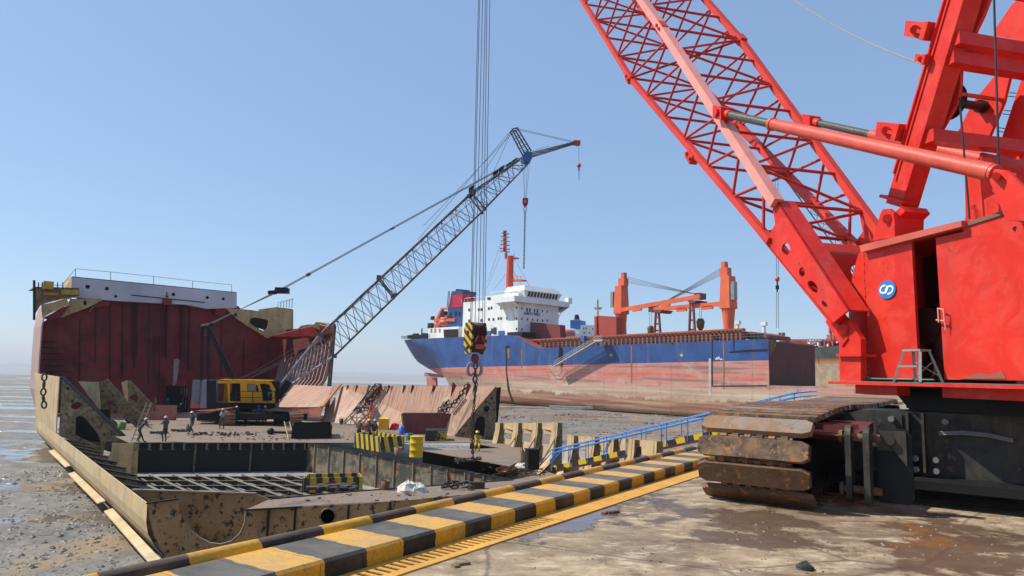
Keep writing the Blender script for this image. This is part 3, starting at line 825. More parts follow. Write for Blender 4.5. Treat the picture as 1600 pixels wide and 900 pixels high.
# its second twin on the far chord
sh = HN*(BW-.05)
fa = B(1268, 190, BWJ-.15); fc = tcc + HN*(BW-.1) 
fd = (fc-fa).normalized(); fq = min((fa.lerp(fc, i/200) for i in range(1, 150)), key=lambda p: abs(proj(p)[0]-1362))
mb = MB(); mb.tube(fq, fc, .105, 20); mb.build('backstop_tube', TUBR, red)
mb = MB(); mb.tube(fa+fd*.2, fq, .08, 16); mb.build('backstop_rod', RODM, red)
mb = MB(); mb.tube(fa, fa+fd*.34, .1, 14); mb.box(fa, (.3, .3, .3), X=fd, Y=HN); mb.build('backstop_eye', REDP, red)
# rear lugs on the house roof
mb = MB()
for o_ in (-.50, -.28):
    mb.prism([H(x, y, o_) for x, y in [(1546, 282), (1548, 268), (1556, 264), (1572, 266), (1640, 330), (1640, 345), (1572, 345)]], HN*.06)
mb.tube(H(1556, 275, -.6), H(1556, 275, -.2), .05, 12).cut()
for o_ in (BW-.3, BW-.1):
    mb.prism([H(x, y, o_) for x, y in [(1546, 282), (1548, 268), (1556, 264), (1572, 266), (1640, 330), (1640, 345), (1572, 345)]], HN*.06)
mb.cut().builds('backstop_lug', REDP, red)
# short inner struts at the far mast foot
mb = MB()
pp = H(1535, 340, 1.0); mb.beam(H(1530, 345, .9), H(1528, 250, .9), .2, .3); mb.prism([H(x, y, .8) for x, y in [(1505, 352), (1512, 325), (1560, 300), (1560, 345)]], HN*.2)
mb.build('frame_strut', REDP, red)
# ropes over the mast
mb = MB()
mb.tube(H(1552, -40, .25), H(1562, 300, .25), .016, 6); mb.tube(H(1499, 152, .6), H(1515, 342, .6), .016, 6)
mb.build('rope', DROPE, red)
mb = MB()
p, q_ = H(1442, 101, MO-.05), gy(1230, -8, 16)
pts = []
for i in range(15):
    u = i/14; c = p.lerp(q_, u); c.z -= .35*4*u*(1-u)*.4; pts.append(c)
mb.path(pts, .011, 6); mb.build('guy_rope', paint('straw_rope', (.35, .29, .18), .7, dirt=.3, sc=6), red)

# ---- hoist ropes, hook block, chain
HY = 44.0
tops = [747.5, 749.5, 754, 758.5, 761, 765.5]; bots = [735, 737, 742, 748, 754, 757]
mb = MB()
for x0_, x1_ in zip(tops, bots):
    q = gy(x1_, 512, HY); p = gy(x0_, 0, HY); d_ = (p-q).normalized()
    L_ = (43-q.z)/d_.z; mb.tube(q, q+d_*L_, .022, 5)
mb.build('hoist_rope', plain('hoist_rope_steel', (.10, .095, .09), .5, .3), red)
hk = thing('hook_block', gy(743, 560, HY), 'yellow and black striped hook block hanging on many ropes in front of the blue ship', 'hook block')
hx = az(62); hy_ = az(62-90)                           # cheek plate runs along hx? plates face left towards the camera
c = gy(743, 528, HY)
na = az(-125)                                           # outward normal of the striped cheek
pa_ = az(-125+90)
def cheek(o_):
    pr = [(-.42, .95), (.42, .95), (.62, .55), (.62, -.15), (.35, -1.0), (-.35, -1.0), (-.62, -.45), (-.62, .55)]
    return [c + na*o_ - pa_*x*.75 + V((0, 0, z)) for x, z in pr]
for o_ in (.45, -.55):
    mb = MB(); ho = []
    for z in (.3, -.62): ho.append([c+na*o_ - pa_*.05 + pa_*(.11*math.cos(a)) + V((0, 0, z+.11*math.sin(a))) for a in [2*math.pi*i/12 for i in range(12)]])
    mb.prism(cheek(o_), na*.12, holes=ho)
    mb.build('cheek_plate', stripe('block_stripe', (pa_*-.75+V((0, 0, 1))), .42, .1, wear=.15), hk)
mb = MB()
for k in range(6): mb.lathe(c+na*(.36-.16*k)+V((0, 0, .42)), [(.1, 0), (.55, 0), (.55, .03), (.46, .05), (.46, .07), (.55, .09), (.55, .12), (.1, .12)], 20, axis=na)
mb.build('sheave', paint('dark_red_sheave', (.06, .012, .012), .5, dirt=.3), hk)
mb = MB(); mb.box(c+V((0, 0, -.3)), (.85, .75, 1.2), X=na); mb.tube(c+na*.60+V((0, 0, .3)), c-na*.5+V((0, 0, .3)), .12, 12); mb.tube(c+na*.60+V((0, 0, -.62)), c-na*.5+V((0, 0, -.62)), .12, 12)
mb.build('block_body', paint('block_core', (.035, .02, .02), .5, rust=.2), hk)
# red chevron bars on the side towards the camera
mb = MB(); fc_ = c + pa_*.40
sd = pa_ if pa_.y < 0 else -pa_
e0 = c + sd*.42
mb.beam(e0+na*.30+V((0, 0, -.25)), e0-na*.05+V((0, 0, .35)), .1, .05, up=sd); mb.beam(e0-na*.05+V((0, 0, .35)), e0-na*.42+V((0, 0, -.3)), .1, .05, up=sd)
mb.box(e0+V((0, 0, -.55))-na*.05, (.6, .05, .28), X=na)
mb.build('chevron', plain('signal_red', (.6, .03, .02), .4), hk)
mb = MB()
pe = c+V((0, 0, -1.0)); mb.lathe(pe+V((0, 0, -.5)), [(.2, 0), (.26, .1), (.26, .3), (.15, .5)], 14)
mb.build('swivel', paint('swivel_red', (.25, .04, .03), .5, dirt=.4), hk)
mb = MB()
X_ = V((1, 0, 0))
for s_ in (-1, 1):
    pts = []
    for i in range(14):
        a = R(100-250*i/13); pts.append(pe + V((0, 0, -.95)) + X_*s_*(.22+.22*math.cos(a)) + V((0, 0, .38*math.sin(a))))
    for i, (a, b_q) in enumerate(zip(pts[:-1], pts[1:])): mb.tube(a, b_q, .11-.07*abs(i/13-.4), 8)
mb.build('ramshorn_hook', paint('chalky_hook', (.32, .24, .24), .5, rust=.2, dirt=.3), hk)
ct = gy(743, 566, HY); cb = gy(739, 714, HY)
mb = MB(); chain_mb(mb, [ct, ct.lerp(cb, .22)], .45, .06, .13)
chain_mb(mb, [ct.lerp(cb, .2), cb], .22, .03, .065)
chain_mb(mb, [ct.lerp(cb, .22)+V((.12, 0, 0)), ct.lerp(cb, .6)+V((-.14, 0, 0)), ct.lerp(cb, .7)+V((-.16, 0, 0)), cb+V((-.05, .1, .2))], .22, .03, .065)
solo(mb, 'lifting_chain', CHAIN, cb, 'rusty double lifting chain hanging from the striped hook block', 'chain')

# ---- step stool on the running board
st = thing('step_stool', H(1434, 592, -.3), 'small grey metal step stool standing on the red running board below the open doorway', 'step stool')
mb = MB(); zt = ZF+.47; c = H(1434, 592, -.25); c = V((c.x, c.y, ZF+.016))
ax_ = -HD; ay = HN
mb.box(c+V((0, 0, .47)), (.34, .20, .03), X=ax_); mb.build('top_step', paint('worn_green_grey_metal', (.25, .29, .26), .5, rust=.2, dirt=.3, sc=4), st)
GM = bpy.data.materials['worn_green_grey_metal']
for sx, sy in ((-1, -1), (1, -1), (-1, 1), (1, 1)):
    mb = MB(); mb.beam(c+ax_*sx*.15+ay*sy*.08+V((0, 0, .46)), c+ax_*sx*.25+ay*sy*.20, .04, .03); mb.build('leg', GM, st)
mb = MB()
mb.box(c-ay*.15+V((0, 0, .23)), (.36, .06, .025), X=ax_); mb.build('lower_step', GM, st)
mb = MB(); mb.beam(c+ay*.19+ax_*.2+V((0, 0, .1)), c+ay*.12-ax_*.16+V((0, 0, .3)), .02, .01); mb.beam(c+ay*.19-ax_*.2+V((0, 0, .1)), c+ay*.12+ax_*.16+V((0, 0, .3)), .02, .01); mb.build('brace', GM, st)
# a black crumpled rag and small stones on the quay
def crumple(c, r, mat, name, label, cat, n=14, flat=.35, seed=1, col=None):
    rn = random.Random(seed); mb = MB(); c = V(c)
    nu, nv = 14, 7; vs = []
    for j in range(nv+1):
        for i in range(nu):
            t_ = math.pi/2*j/nv; a = 2*math.pi*i/nu
            rr = r*math.sin(t_+.001)*(1+.35*noise.noise(V((math.cos(a)*1.2, math.sin(a)*1.2, j*.35+seed))))
            vs.append(c+V((rr*math.cos(a), rr*math.sin(a), max(0, r*flat*math.cos(t_)*(1+.4*noise.noise(V((math.cos(a)*1.4+seed, math.sin(a)*1.4, j*.4))))))))
    mb.add(vs, [(j*nu+i, j*nu+(i+1) % nu, (j+1)*nu+(i+1) % nu, (j+1)*nu+i) for j in range(nv) for i in range(nu)])
    return solo(mb, name, mat, c, label, cat)
crumple(gz(1258, 889, .0), .085, paint('black_rag_cloth', (.02, .022, .018), .8, c2=(.06, .07, .05)), 'rag', 'small crumpled black rag lying on the stained quay', 'rag', flat=.7)
mb = MB(); rnd = random.Random(5)
for i in range(260):
    px, py = (rnd.uniform(1180, 1600), rnd.uniform(780, 880)) if i < 170 else (rnd.uniform(760, 1200), rnd.uniform(800, 895))
    p = gz(px, py, 0); r = rnd.choice((.006, .008, .012, .018))
    lump_r = r; mb.add([p+V((r*math.cos(a)*rnd.uniform(.7, 1.3), r*math.sin(a)*rnd.uniform(.7, 1.3), 0)) for a in (0, 1.3, 2.6, 3.9, 5.1)]+[p+V((0, 0, r*.9))], [(0, 1, 5), (1, 2, 5), (2, 3, 5), (3, 4, 5), (4, 0, 5)])
o = mb.build('grit', paint('grit_stone', (.3, .25, .2), .7, c2=(.06, .05, .05))); o['kind'] = 'stuff'; tag(o, 'loose grit and small stones strewn on the quay', 'grit')

# a few scraps of steel and wood left on the quay
mb = MB(); mb.box(gz(958, 800, .012), (.16, .07, .03), .4); mb.box(gz(945, 801, .01), (.10, .05, .02), 1.0); solo(mb, 'steel_offcut', RUST, gz(958, 800, 0), 'small rusty steel offcut lying by the blue grey puddle near the kerb', 'offcut')
mb = MB(); mb.beam(gz(712, 882, .012), gz(733, 879, .012), .05, .02); mb.beam(gz(708, 884, .012), gz(716, 883, .012), .08, .02); solo(mb, 'wood_splinter', paint('weathered_wood', (.2, .14, .09), .8, sc=6), gz(712, 882, 0), 'dark wood splinter on the quay close to the yellow slotted plate', 'wood')
mb = MB(); rnd = random.Random(12)
for i in range(60):
    px, py = rnd.uniform(1000, 1600), rnd.uniform(775, 898); p = gz(px, py, .004); s_ = rnd.uniform(.01, .04)
    mb.box(p, (s_, s_*rnd.uniform(.15, .5), .006), rnd.uniform(0, 3.1))
o = mb.build('steel_flakes', RUST); o['kind'] = 'stuff'; tag(o, 'rust flakes and tiny steel chips on the quay before the crawler track', 'flakes')
# ================================================================ CUT HULL BOTTOM lying on the mud in front of the quay
DZ = -3.6; BZ = -5.62
def D(px, py, dz=0): return gz(px, py, DZ+dz)
DECKM = paint('rusty_pink_deck', (.42, .245, .165), .7, rust=.2, rustc=(.10, .06, .045), dirt=.5, dirtc=(.27, .15, .10), sc=.35, c2=(.50, .34, .24), c2amt=.4, bump=.2)
def deckmat():
    m, n, b = newmat('scorched_deck_plate'); t = NT(n)
    big = t.noise(.12, 6, .65, dist=.5); mid = t.noise(.8, 8, .7, dist=.4); fi = t.noise(6, 8, .78)
    k = t.mix(t.ramp(mid, .35, .65), (.36, .185, .11), (.54, .33, .21))
    o = t.sep()
    # nearer plates are sootier: soot follows distance from the cutting edge
    q = t.math('ADD', t.math('MULTIPLY', o['Y'], 1), t.ramp(big, .3, .7, -9, 9))
    k = t.mix(t.ramp(q, 40, 54, .85, 0), k, t.mix(t.ramp(fi, .4, .6), (.10, .08, .06), (.22, .17, .115)))
    k = t.mix(t.ramp(t.noise(.35, 8, .75, dist=.8), .56, .64, 0, .8), k, (.09, .065, .05))
    k = t.mix(t.ramp(fi, .58, .68, 0, .6), k, (.06, .045, .035))
    k = t.mix(t.ramp(t.noise(1.7, 7, .75), .62, .7, 0, .45), k, (.5, .42, .34))
    t.lk(k, b.inputs['Base Color']); b.inputs['Roughness'].default_value = .7
    t.bump(fi, b, .4, .03); return m
DECK = deckmat()
SOOT_SHADE = paint('soot_shade_black_plate', (.010, .009, .009), .6, rust=.1, rustc=(.06, .035, .02), dirt=.2, dirtc=(.03, .02, .015), sc=.8)  # near black for burnt steel and for the shade painted behind web holes
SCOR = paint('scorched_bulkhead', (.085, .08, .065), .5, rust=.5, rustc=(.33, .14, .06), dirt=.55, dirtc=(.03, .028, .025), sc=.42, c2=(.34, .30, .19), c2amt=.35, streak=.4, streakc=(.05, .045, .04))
BROWN = paint('burnt_cream_plate', (.34, .19, .075), .55, rust=.52, rustc=(.03, .02, .013), dirt=.3, dirtc=(.20, .10, .035), sc=.8, c2=(.38, .26, .15), c2amt=.2)
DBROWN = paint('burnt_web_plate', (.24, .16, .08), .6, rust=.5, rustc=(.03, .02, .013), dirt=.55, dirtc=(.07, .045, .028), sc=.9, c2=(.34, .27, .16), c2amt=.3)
PINK = paint('pink_red_primer', (.45, .15, .12), .6, rust=.25, rustc=(.2, .09, .06), dirt=.4, dirtc=(.25, .09, .07), sc=.7, c2=(.5, .28, .22), c2amt=.3)
STIFF = paint('stiffener_steel', (.24, .20, .15), .55, rust=.35, rustc=(.08, .05, .03), dirt=.3, sc=1.5)
hull = thing('hull_bottom', D(300, 780), 'cut open ship bottom with pits and scorched deck lying below the quay', 'ship section')
deck = [(203, 692), (150, 668), (90, 652), (70, 641), (440, 639), (520, 652), (640, 668), (775, 691), (815, 687), (816, 722), (858, 738), (801, 750), (660, 724), (481, 692)]
hole = [(661, 704), (783, 700), (735, 691.5), (813, 688.5), (814, 720), (796, 728)]
mb = MB()
outer = [D(x, y) for x, y in deck]
mb.prism(outer, (0, 0, -.04), holes=[[D(x, y) for x, y in hole]])
dk_ = mb.build('deck_plate', DECK, hull)
mb = MB(); mb.prism([D(x, y) for x, y in [(801, 750), (858, 738), (905, 752), (960, 752), (747, 773), (640, 783), (560, 787), (383, 797), (421, 780), (564, 767)]], (0, 0, -.04)); mb.build('deck_strip', DECK, hull)
# bottom plate
mb = MB()
bo = [gz(262, 873, BZ), gz(93, 710, BZ), gz(60, 650, BZ), gz(440, 640, BZ), gz(900, 700, BZ), gz(1020, 720, BZ), gz(960, 800, BZ), gz(500, 862, BZ)]
mb.prism(bo, (0, 0, -.05)); mb.build('bottom_plate', paint('silty_bottom_plate', (.33, .31, .28), .5, dirt=.5, dirtc=(.11, .09, .07), sc=.5, rust=.25), hull)
# pit walls
def wall(pts, name, mat, ztop=DZ-.045, zbot=BZ, th=.05, stiff=0, sm=None, holes=None):
    mb = MB(); o = None
    for (x0, y0), (x1, y1) in zip(pts[:-1], pts[1:]):
        a, c = D(x0, y0), D(x1, y1); a.z = c.z = ztop
        dn = V((0, 0, zbot-ztop)); d = (c-a).normalized(); nn = V((-d.y, d.x, 0))
        if nn.y < 0: nn = -nn
        mb.prism([a, c, c+dn, a+dn], nn*th)
    o = mb.build(name, mat, hull)
    return o
wall([(203, 692), (481, 692)], 'pit_wall', SOOT_SHADE)
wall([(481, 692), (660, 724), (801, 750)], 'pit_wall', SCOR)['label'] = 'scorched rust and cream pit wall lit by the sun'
wall([(661, 704), (783, 700)], 'pit_wall', SOOT_SHADE); wall([(735, 691.5), (813, 688.5)], 'pit_wall', SOOT_SHADE)
# wall stiffeners: brackets of the far wall, vertical seams of the right wall
a, c = D(203, 692), D(481, 692)
for k in range(16):
    u = (k+.8)/16; p = a.lerp(c, u)
    if k in (5, 10): 
        mb = MB(); mb.box(p+V((0, -.12, -1.05)), (.06, .22, 2.0)); mb.build('wall_stiffener', DBROWN, hull)
    else:
        mb = MB(); mb.box(p+V((0, -.14, -.25)), (.05, .26, .42)); mb.box(p+V((.06, -.14, -.45)), (.16, .04, .05)); mb.build('wall_bracket', STIFF, hull)
mb = MB(); mb.box(a+V((.25, -.2, -1.05)), (.22, .2, 2.1)); mb.build('wall_stiffener', CREAM, hull)
for (x0, y0), (x1, y1), n_ in (((481, 692), (660, 724), 7), ((660, 724), (801, 750), 5)):
    a, c = D(x0, y0), D(x1, y1)
    d = (c-a).normalized(); nn = V((-d.y, d.x, 0)); nn = -nn if nn.y > 0 else nn
    for k in range(n_):
        p = a.lerp(c, (k+.6)/n_); mb = MB(); mb.box(p+nn*.05+V((0, 0, -1.03)), (.07, .10, 1.95), X=d); mb.build('wall_stiffener', STIFF, hull)
# thin raised lips along cut edges
for pts in ([(203, 692), (481, 692)], [(481, 692), (660, 724), (801, 750)], [(421, 780), (564, 767), (801, 750)], [(383, 797), (560, 787), (640, 783), (747, 773)]):
    mb = MB()
    for (x0, y0), (x1, y1) in zip(pts[:-1], pts[1:]):
        mb.beam(D(x0, y0, .012), D(x1, y1, .012), .12, .05)
    mb.build('cut_edge', SOOT_SHADE, hull)
# floor grillage in the pit
g0 = gz(196, 741, -5.1); g1 = gz(500, 741, -5.1); LA = az(139); 
GR0 = paint('grillage_steel', (.12, .10, .075), .5, rust=.35, rustc=(.3, .14, .06), dirt=.4, dirtc=(.05, .04, .035), sc=1.2)
rows = []
nl = 17
GRD = paint('shaded_grillage_web_steel', (.05, .04, .032), .6, rust=.4, rustc=(.2, .1, .05), dirt=.4, sc=1.2)  # webs darker than the flanges: shade of the cells painted into the colour
for k in range(nl+1):
    p = g0.lerp(g1, k/nl); L_ = 0
    while True:
        q = p + LA*(L_+.25)
        if q.y < 31.6 or L_ > 20: break
        d_ = D(660, 724)-D(481, 692); e_ = q-D(481, 692)
        if d_.x*e_.y-d_.y*e_.x > -0.9: break
        L_ += .25
    rows.append((p, L_))
    if L_ > .8:
        big = k % 2 == 0; hh_ = .42 if big else .20; wf = .17 if big else .09; zt = V((0, 0, -.0 if big else -.16))
        mb = MB(); mb.beam(p+zt-V((0, 0, hh_/2)), p+LA*L_+zt-V((0, 0, hh_/2)), .03, hh_, m=1); mb.beam(p+zt+V((0, 0, .016)), p+LA*L_+zt+V((0, 0, .016)), wf, .03)
        mb.build('floor_girder', [STIFF, GRD], hull)
for jj in range(9):
    y0 = (jj+.45)*2.15; pts = [p+LA*y0 for p, L_ in rows if L_ > y0]
    if len(pts) > 1:
        a, c = pts[0], pts[-1]; mb = MB()
        mb.beam(a+V((0, 0, -.20)), c+V((0, 0, -.20)), .03, .34, m=1); mb.beam(a+V((0, 0, -.015)), c+V((0, 0, -.015)), .10, .02); mb.build('floor_rib', [STIFF, GRD], hull)

# left side: shell strip with bilge curve, plus the raised side panel
e0, e1, e2 = D(230, 787), D(87, 677), D(62, 650)
SD = (e1-e0).normalized(); SN = V((SD.y, -SD.x, 0)); SN = SN if SN.x > 0 else -SN     # inward
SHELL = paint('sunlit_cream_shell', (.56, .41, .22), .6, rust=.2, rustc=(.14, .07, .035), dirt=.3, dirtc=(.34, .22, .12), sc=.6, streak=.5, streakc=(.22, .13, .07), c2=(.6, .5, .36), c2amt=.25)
prof = [(0, DZ), (.02, DZ-.7), (.12, DZ-1.15), (.38, DZ-1.6), (.8, BZ-.12), (1.1, BZ-.15)]
mb = MB(); Ls = (e1-e0).length; ns = 26
ext = 22
for i in range(-1, ns+14):
    s0 = Ls*i/ns; s1_ = Ls*(i+1)/ns
    if i == -1: continue
    for (o0, z0_), (o1, z1_) in zip(prof[:-1], prof[1:]):
        mb.quad(e0+SD*s0+SN*o0+V((0, 0, z0_-DZ)), e0+SD*s1_+SN*o0+V((0, 0, z0_-DZ)), e0+SD*s1_+SN*o1+V((0, 0, z1_-DZ)), e0+SD*s0+SN*o1+V((0, 0, z1_-DZ)))
        b_o = .045
        mb.quad(e0+SD*s0+SN*(o0+b_o)+V((0, 0, z0_-DZ)), e0+SD*s1_+SN*(o0+b_o)+V((0, 0, z0_-DZ)), e0+SD*s1_+SN*(o1+b_o)+V((0, 0, z1_-DZ+.04)), e0+SD*s0+SN*(o1+b_o)+V((0, 0, z1_-DZ+.04)))
    mb.quad(e0+SD*s0, e0+SD*s1_, e0+SD*s1_+SN*.045, e0+SD*s0+SN*.045)
mb.build('side_shell', SHELL, hull)
# bilge keel planks
for (xa, ya, xb, yb) in ((86, 704, 114, 729), (119, 739, 168, 785), (179, 797, 258, 880)):
    za = BZ+.25
    a, c = gz(xa, ya, za), gz(xb, yb, za)
    d = (c-a).normalized(); nn = V((-d.y, d.x, 0)); nn = nn if nn.x > 0 else -nn
    a = a-nn*.45; c = c-nn*.45; mb = MB(); mb.prism([a, c, c+nn*.35+V((0, 0, .1)), a+nn*.35+V((0, 0, .1))], (0, 0, -.05)); mb.build('bilge_keel', SHELL, hull)
# raised side panel
mb = MB()
p_ = [e1-SD*.6, e1+SD*17]
h0, h1 = gy(97, 589, e1.y-.5).z, .75
a, c = e1-SD*.1, e1+SD*19
mb.prism([a, c, c-SN*.5+V((0, 0, h1-DZ)), a-SN*.15+V((0, 0, h0-DZ))], SN*.06)
mb.build('side_panel', SHELL, hull)
# transverse webs (brackets) with lightening holes
def webpiece(Y, pts, holes=(), mat=DBROWN, th=.06, name='hopper_web'):
    mb = MB(); mb.prism([gy(x, y, Y) for x, y in rag(pts)], (0, th, 0), holes=[[gy(x, y, Y) for x, y in h] for h in holes])
    return mb.build(name, mat, hull)
def ell(x, y, rx, ry, a=0, n=14):
    return [(x+rx*math.cos(q)*math.cos(a)-ry*math.sin(q)*math.sin(a), y+rx*math.cos(q)*math.sin(a)+ry*math.sin(q)*math.cos(a)) for q in [2*math.pi*i/n for i in range(n)]]
Y1 = D(203, 690).y
Yw = e1.y
webpiece(Yw-.8, [(97, 588), (203, 690), (165, 690), (160, 712), (92, 680)],
         holes=[ell(119, 634, 9, 5.5, -.3), ell(106, 607, 3.6, 3, 0), [(118, 652), (126, 649), (134, 654), (153, 678), (158, 692), (154, 698), (117, 680)]])
mb = MB(); mb.beam(gy(97, 588, Yw-.8), gy(203, 690, Yw-.8), .5, .05); mb.build('web_flange', SOOT_SHADE, hull)
webpiece(62.5, [(155, 597), (168, 592), (232, 661), (216, 672), (206, 662), (178, 640), (172, 655), (157, 655)], holes=[ell(171, 630, 5.5, 4, -.4), ell(160, 611, 3, 2.5)])
webpiece(62.4, [(122, 596), (154, 597), (157, 640), (150, 634)], mat=SHELL, name='web_face_plate')
webpiece(63.5, [(167, 591), (176, 612), (158, 598)], mat=PINK, name='web_face_plate')
webpiece(69, [(199, 594), (203, 594), (250, 643), (205, 643), (199, 632)], holes=[ell(209, 621, 7, 5)])
webpiece(68.9, [(189.5, 598), (199, 594), (200, 640), (197, 632)], mat=SHELL, name='web_face_plate')
webpiece(69.2, [(196, 598), (203, 594), (212, 606), (205, 606)], mat=PINK, name='web_face_plate')
webpiece(60.5, [(140, 655), (158, 640), (214, 688), (204, 693), (176, 672), (160, 690), (140, 690)], mat=DBROWN)
# low pink coaming on deck
pa1 = D(203, 656); pb1 = D(275, 656.5)
mb = MB(); mb.prism([pa1, pb1, pb1+V((0, 0, gy(275, 633, pb1.y).z-DZ)), pa1+V((0, 0, gy(203, 633, pa1.y).z-DZ))], (0, .06, 0)); mb.build('low_coaming', PINK, hull)
# side floors between shell and pit (open cells)
for k in range(10):
    u = [.10, .19, .28, .36, .45, .54, .63, .72, .80, .88][k]
    p = e0 + SD*(Ls*u) + SN*.08; L_ = [1.6, 1.7, 1.8, 1.8, 1.8, 1.8, 1.8, 1.8, 1.8, 1.8][k]; d = az(82)
    mb = MB(); zt = -.12
    mb.prism([p+V((0, 0, zt)), p+d*L_+V((0, 0, zt-.35)), p+d*L_+V((0, 0, BZ-DZ)), p+d*.9+V((0, 0, BZ-DZ)), p+d*.2+V((0, 0, -1.2))], (0, .06, 0))
    mb.build('side_floor', DBROWN if k % 3 else BROWN, hull)
    mb = MB(); mb.beam(p+V((0, 0, zt+.02)), p+d*L_+V((0, .03, zt-.33)), .24, .05); mb.build('floor_flange', SOOT_SHADE, hull)
webpiece(Yw+1.6, [(112, 640), (172, 640), (172, 690), (112, 690)], mat=SOOT_SHADE, name='inner_shade_plate')  # added black sheet, painting the dark inside behind the web hole
webpiece(66, [(196, 640), (214, 650), (214, 672), (196, 660)], mat=SOOT_SHADE, name='inner_shade_plate')  # same kind of added black sheet behind the farther webs
# wall piece left of the pit (cream with soot)
mb = MB(); mb.prism([gy(175, 692, 49.6), gy(216, 693, 49.6), gy(214, 741, 49.6), gy(186, 738, 49.6), gy(168, 715, 49.6), gy(174, 705, 49.6)], (0, .05, 0)); mb.build('end_plate', CREAM, hull)
# near cut floor plates
YN = e0.y+.02
def np_(px, py, Y=None): 
    return gy(px, py, YN if Y is None else Y)
def nearplate(Y, pts, name, mat, th=.05):
    mb = MB(); mb.prism([np_(x, y, Y) for x, y in rag(pts, 5, .5)], (0, th, 0)); return mb.build(name, mat, hull)
scoop = [(277, 780), (279, 796), (286, 812), (298, 828), (312, 840), (328, 848), (345, 850), (362, 845), (375, 833), (382, 818), (384, 798)]
nearplate(YN, [(230, 787)] + scoop + [(430, 794), (560, 787), (640, 781), (747, 771), (747, 830), (560, 872), (262, 876), (250, 855), (240, 835), (234, 812)], 'near_floor_plate', BROWN)
mb = MB(); 
pts = [np_(x, y, YN-.03) for x, y in scoop[3:]]
mb.path(pts, .024, 5); mb.build('cut_rim', paint('torch_cut_rim', (.36, .31, .22), .6, sc=3), hull)
mb = MB(); mb.beam(np_(230, 786, YN), np_(278, 779.5, YN), .22, .05); mb.build('cut_edge', SOOT_SHADE, hull)
nearplate(YN+2.6, [(207, 765), (290, 766), (400, 771), (445, 790), (445, 875), (250, 875)], 'near_floor_plate', BROWN)
nearplate(YN+.06, [(430, 794), (560, 787), (640, 781), (747, 771), (860, 746), (860, 800), (430, 850)], 'strip_front_plate', paint('sooty_front_plate', (.15, .095, .05), .6, rust=.6, rustc=(.02, .015, .012), dirt=.8, dirtc=(.03, .022, .016), sc=.6, c2=(.3, .18, .08), c2amt=.1))
mb = MB(); mb.beam(np_(207, 765, YN+2.6), np_(400, 771, YN+2.6), .2, .06); mb.build('cut_edge', STIFF, hull)
mb = MB(); c = np_(512, 807, YN-.02); mb.lathe(c, [(.28, 0), (.33, .0), (.33, .05), (.28, .05)], 20, axis=(0, 1, 0)); mb.lathe(c+V((0, .0, 0)), [(.27, 0), (.27, .012)], 18, axis=(0, 1, 0), m=1)
mb.build('pipe_hole', [DBROWN, BLK], hull)
for x in (420, 462, 545, 610, 680):
    p = np_(x, 792-.055*(x-420)+2, YN-.03); mb = MB(); mb.box(p+V((0, 0, -.55)), (.07, .06, 1.05)); mb.build('plate_seam', SOOT_SHADE, hull)
# chain hanging down the side panel
mb = MB(); p0_ = gy(83, 586, e1.y+.6)+V((-.35, -.5, .1)); p1_ = gy(81, 618, e1.y+.6)+V((-.35, -.5, 0)); p2_ = gy(82, 637, e1.y+.6)+V((-.3, -.5, 0))
chain_mb(mb, [p0_, p1_, p2_], .55, .07, .17)
solo(mb, 'anchor_chain', CHAIN, p0_, 'short rusty chain hanging over the cream side panel at the far left', 'chain')

# right side: curved bilge brackets
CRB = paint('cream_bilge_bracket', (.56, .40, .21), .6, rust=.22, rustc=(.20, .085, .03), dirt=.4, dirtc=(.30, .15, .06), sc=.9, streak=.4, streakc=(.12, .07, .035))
posts = [(788, 694, 56), (817, 700, 53.5), (848, 706, 51), (879, 712, 48.5), (905, 718, 44.5), (938, 722, 42), (968, 726, 40), (1001, 730, 38), (1036, 734, 36)]
prev = None
for i, (px, py, Y) in enumerate(posts):
    top = 661+ .0*i if i < 4 else 682
    if i >= 4: top = 681+ (i-4)*2.2
    q = gy(px, top, Y); ztop = q.z; X = q.x
    o_ = V((X, Y, 0)); inn = az(-88)
    pr = [(0, ztop), (.42, ztop), (.45, ztop-.6), (.62, -3.5), (.95, -4.2), (1.5, -4.75), (2.3, -5.15), (3.3, -5.35), (3.4, -5.6), (1.2, -5.6), (.3, -5.2), (0, -4.2)]
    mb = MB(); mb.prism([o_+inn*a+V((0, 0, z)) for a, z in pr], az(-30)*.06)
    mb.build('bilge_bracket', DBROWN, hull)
    # flange lit from the left following the inner curve
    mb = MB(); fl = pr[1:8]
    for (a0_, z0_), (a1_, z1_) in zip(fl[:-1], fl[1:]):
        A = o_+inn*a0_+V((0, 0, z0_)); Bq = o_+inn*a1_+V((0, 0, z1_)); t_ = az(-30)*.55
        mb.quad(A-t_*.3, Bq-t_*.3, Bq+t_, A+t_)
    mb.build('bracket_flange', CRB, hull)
    if prev is not None and i != 4:
        po, pz = prev
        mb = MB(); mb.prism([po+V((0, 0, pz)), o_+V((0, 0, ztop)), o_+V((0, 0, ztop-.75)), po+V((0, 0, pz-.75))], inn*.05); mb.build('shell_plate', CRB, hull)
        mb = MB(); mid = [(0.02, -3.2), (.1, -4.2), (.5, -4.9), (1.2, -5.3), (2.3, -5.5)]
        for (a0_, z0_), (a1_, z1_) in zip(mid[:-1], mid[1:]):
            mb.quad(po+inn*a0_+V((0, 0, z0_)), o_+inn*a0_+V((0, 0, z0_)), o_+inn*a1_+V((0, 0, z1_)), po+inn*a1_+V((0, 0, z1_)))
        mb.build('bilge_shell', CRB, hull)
    if i in (1, 2, 3):
        mb = MB(); mb.beam(o_+inn*.3+V((0, 0, ztop-.7)), o_+inn*1.8+V((0, -.2, -4.8)), .1, .1); mb.beam(prev[0]+V((0, 0, ztop-.55)), o_+inn*.3+V((0, 0, ztop-.55)), .1, .08)
        mb.build('bracket_stay', CRB, hull)
    prev = (o_, ztop)
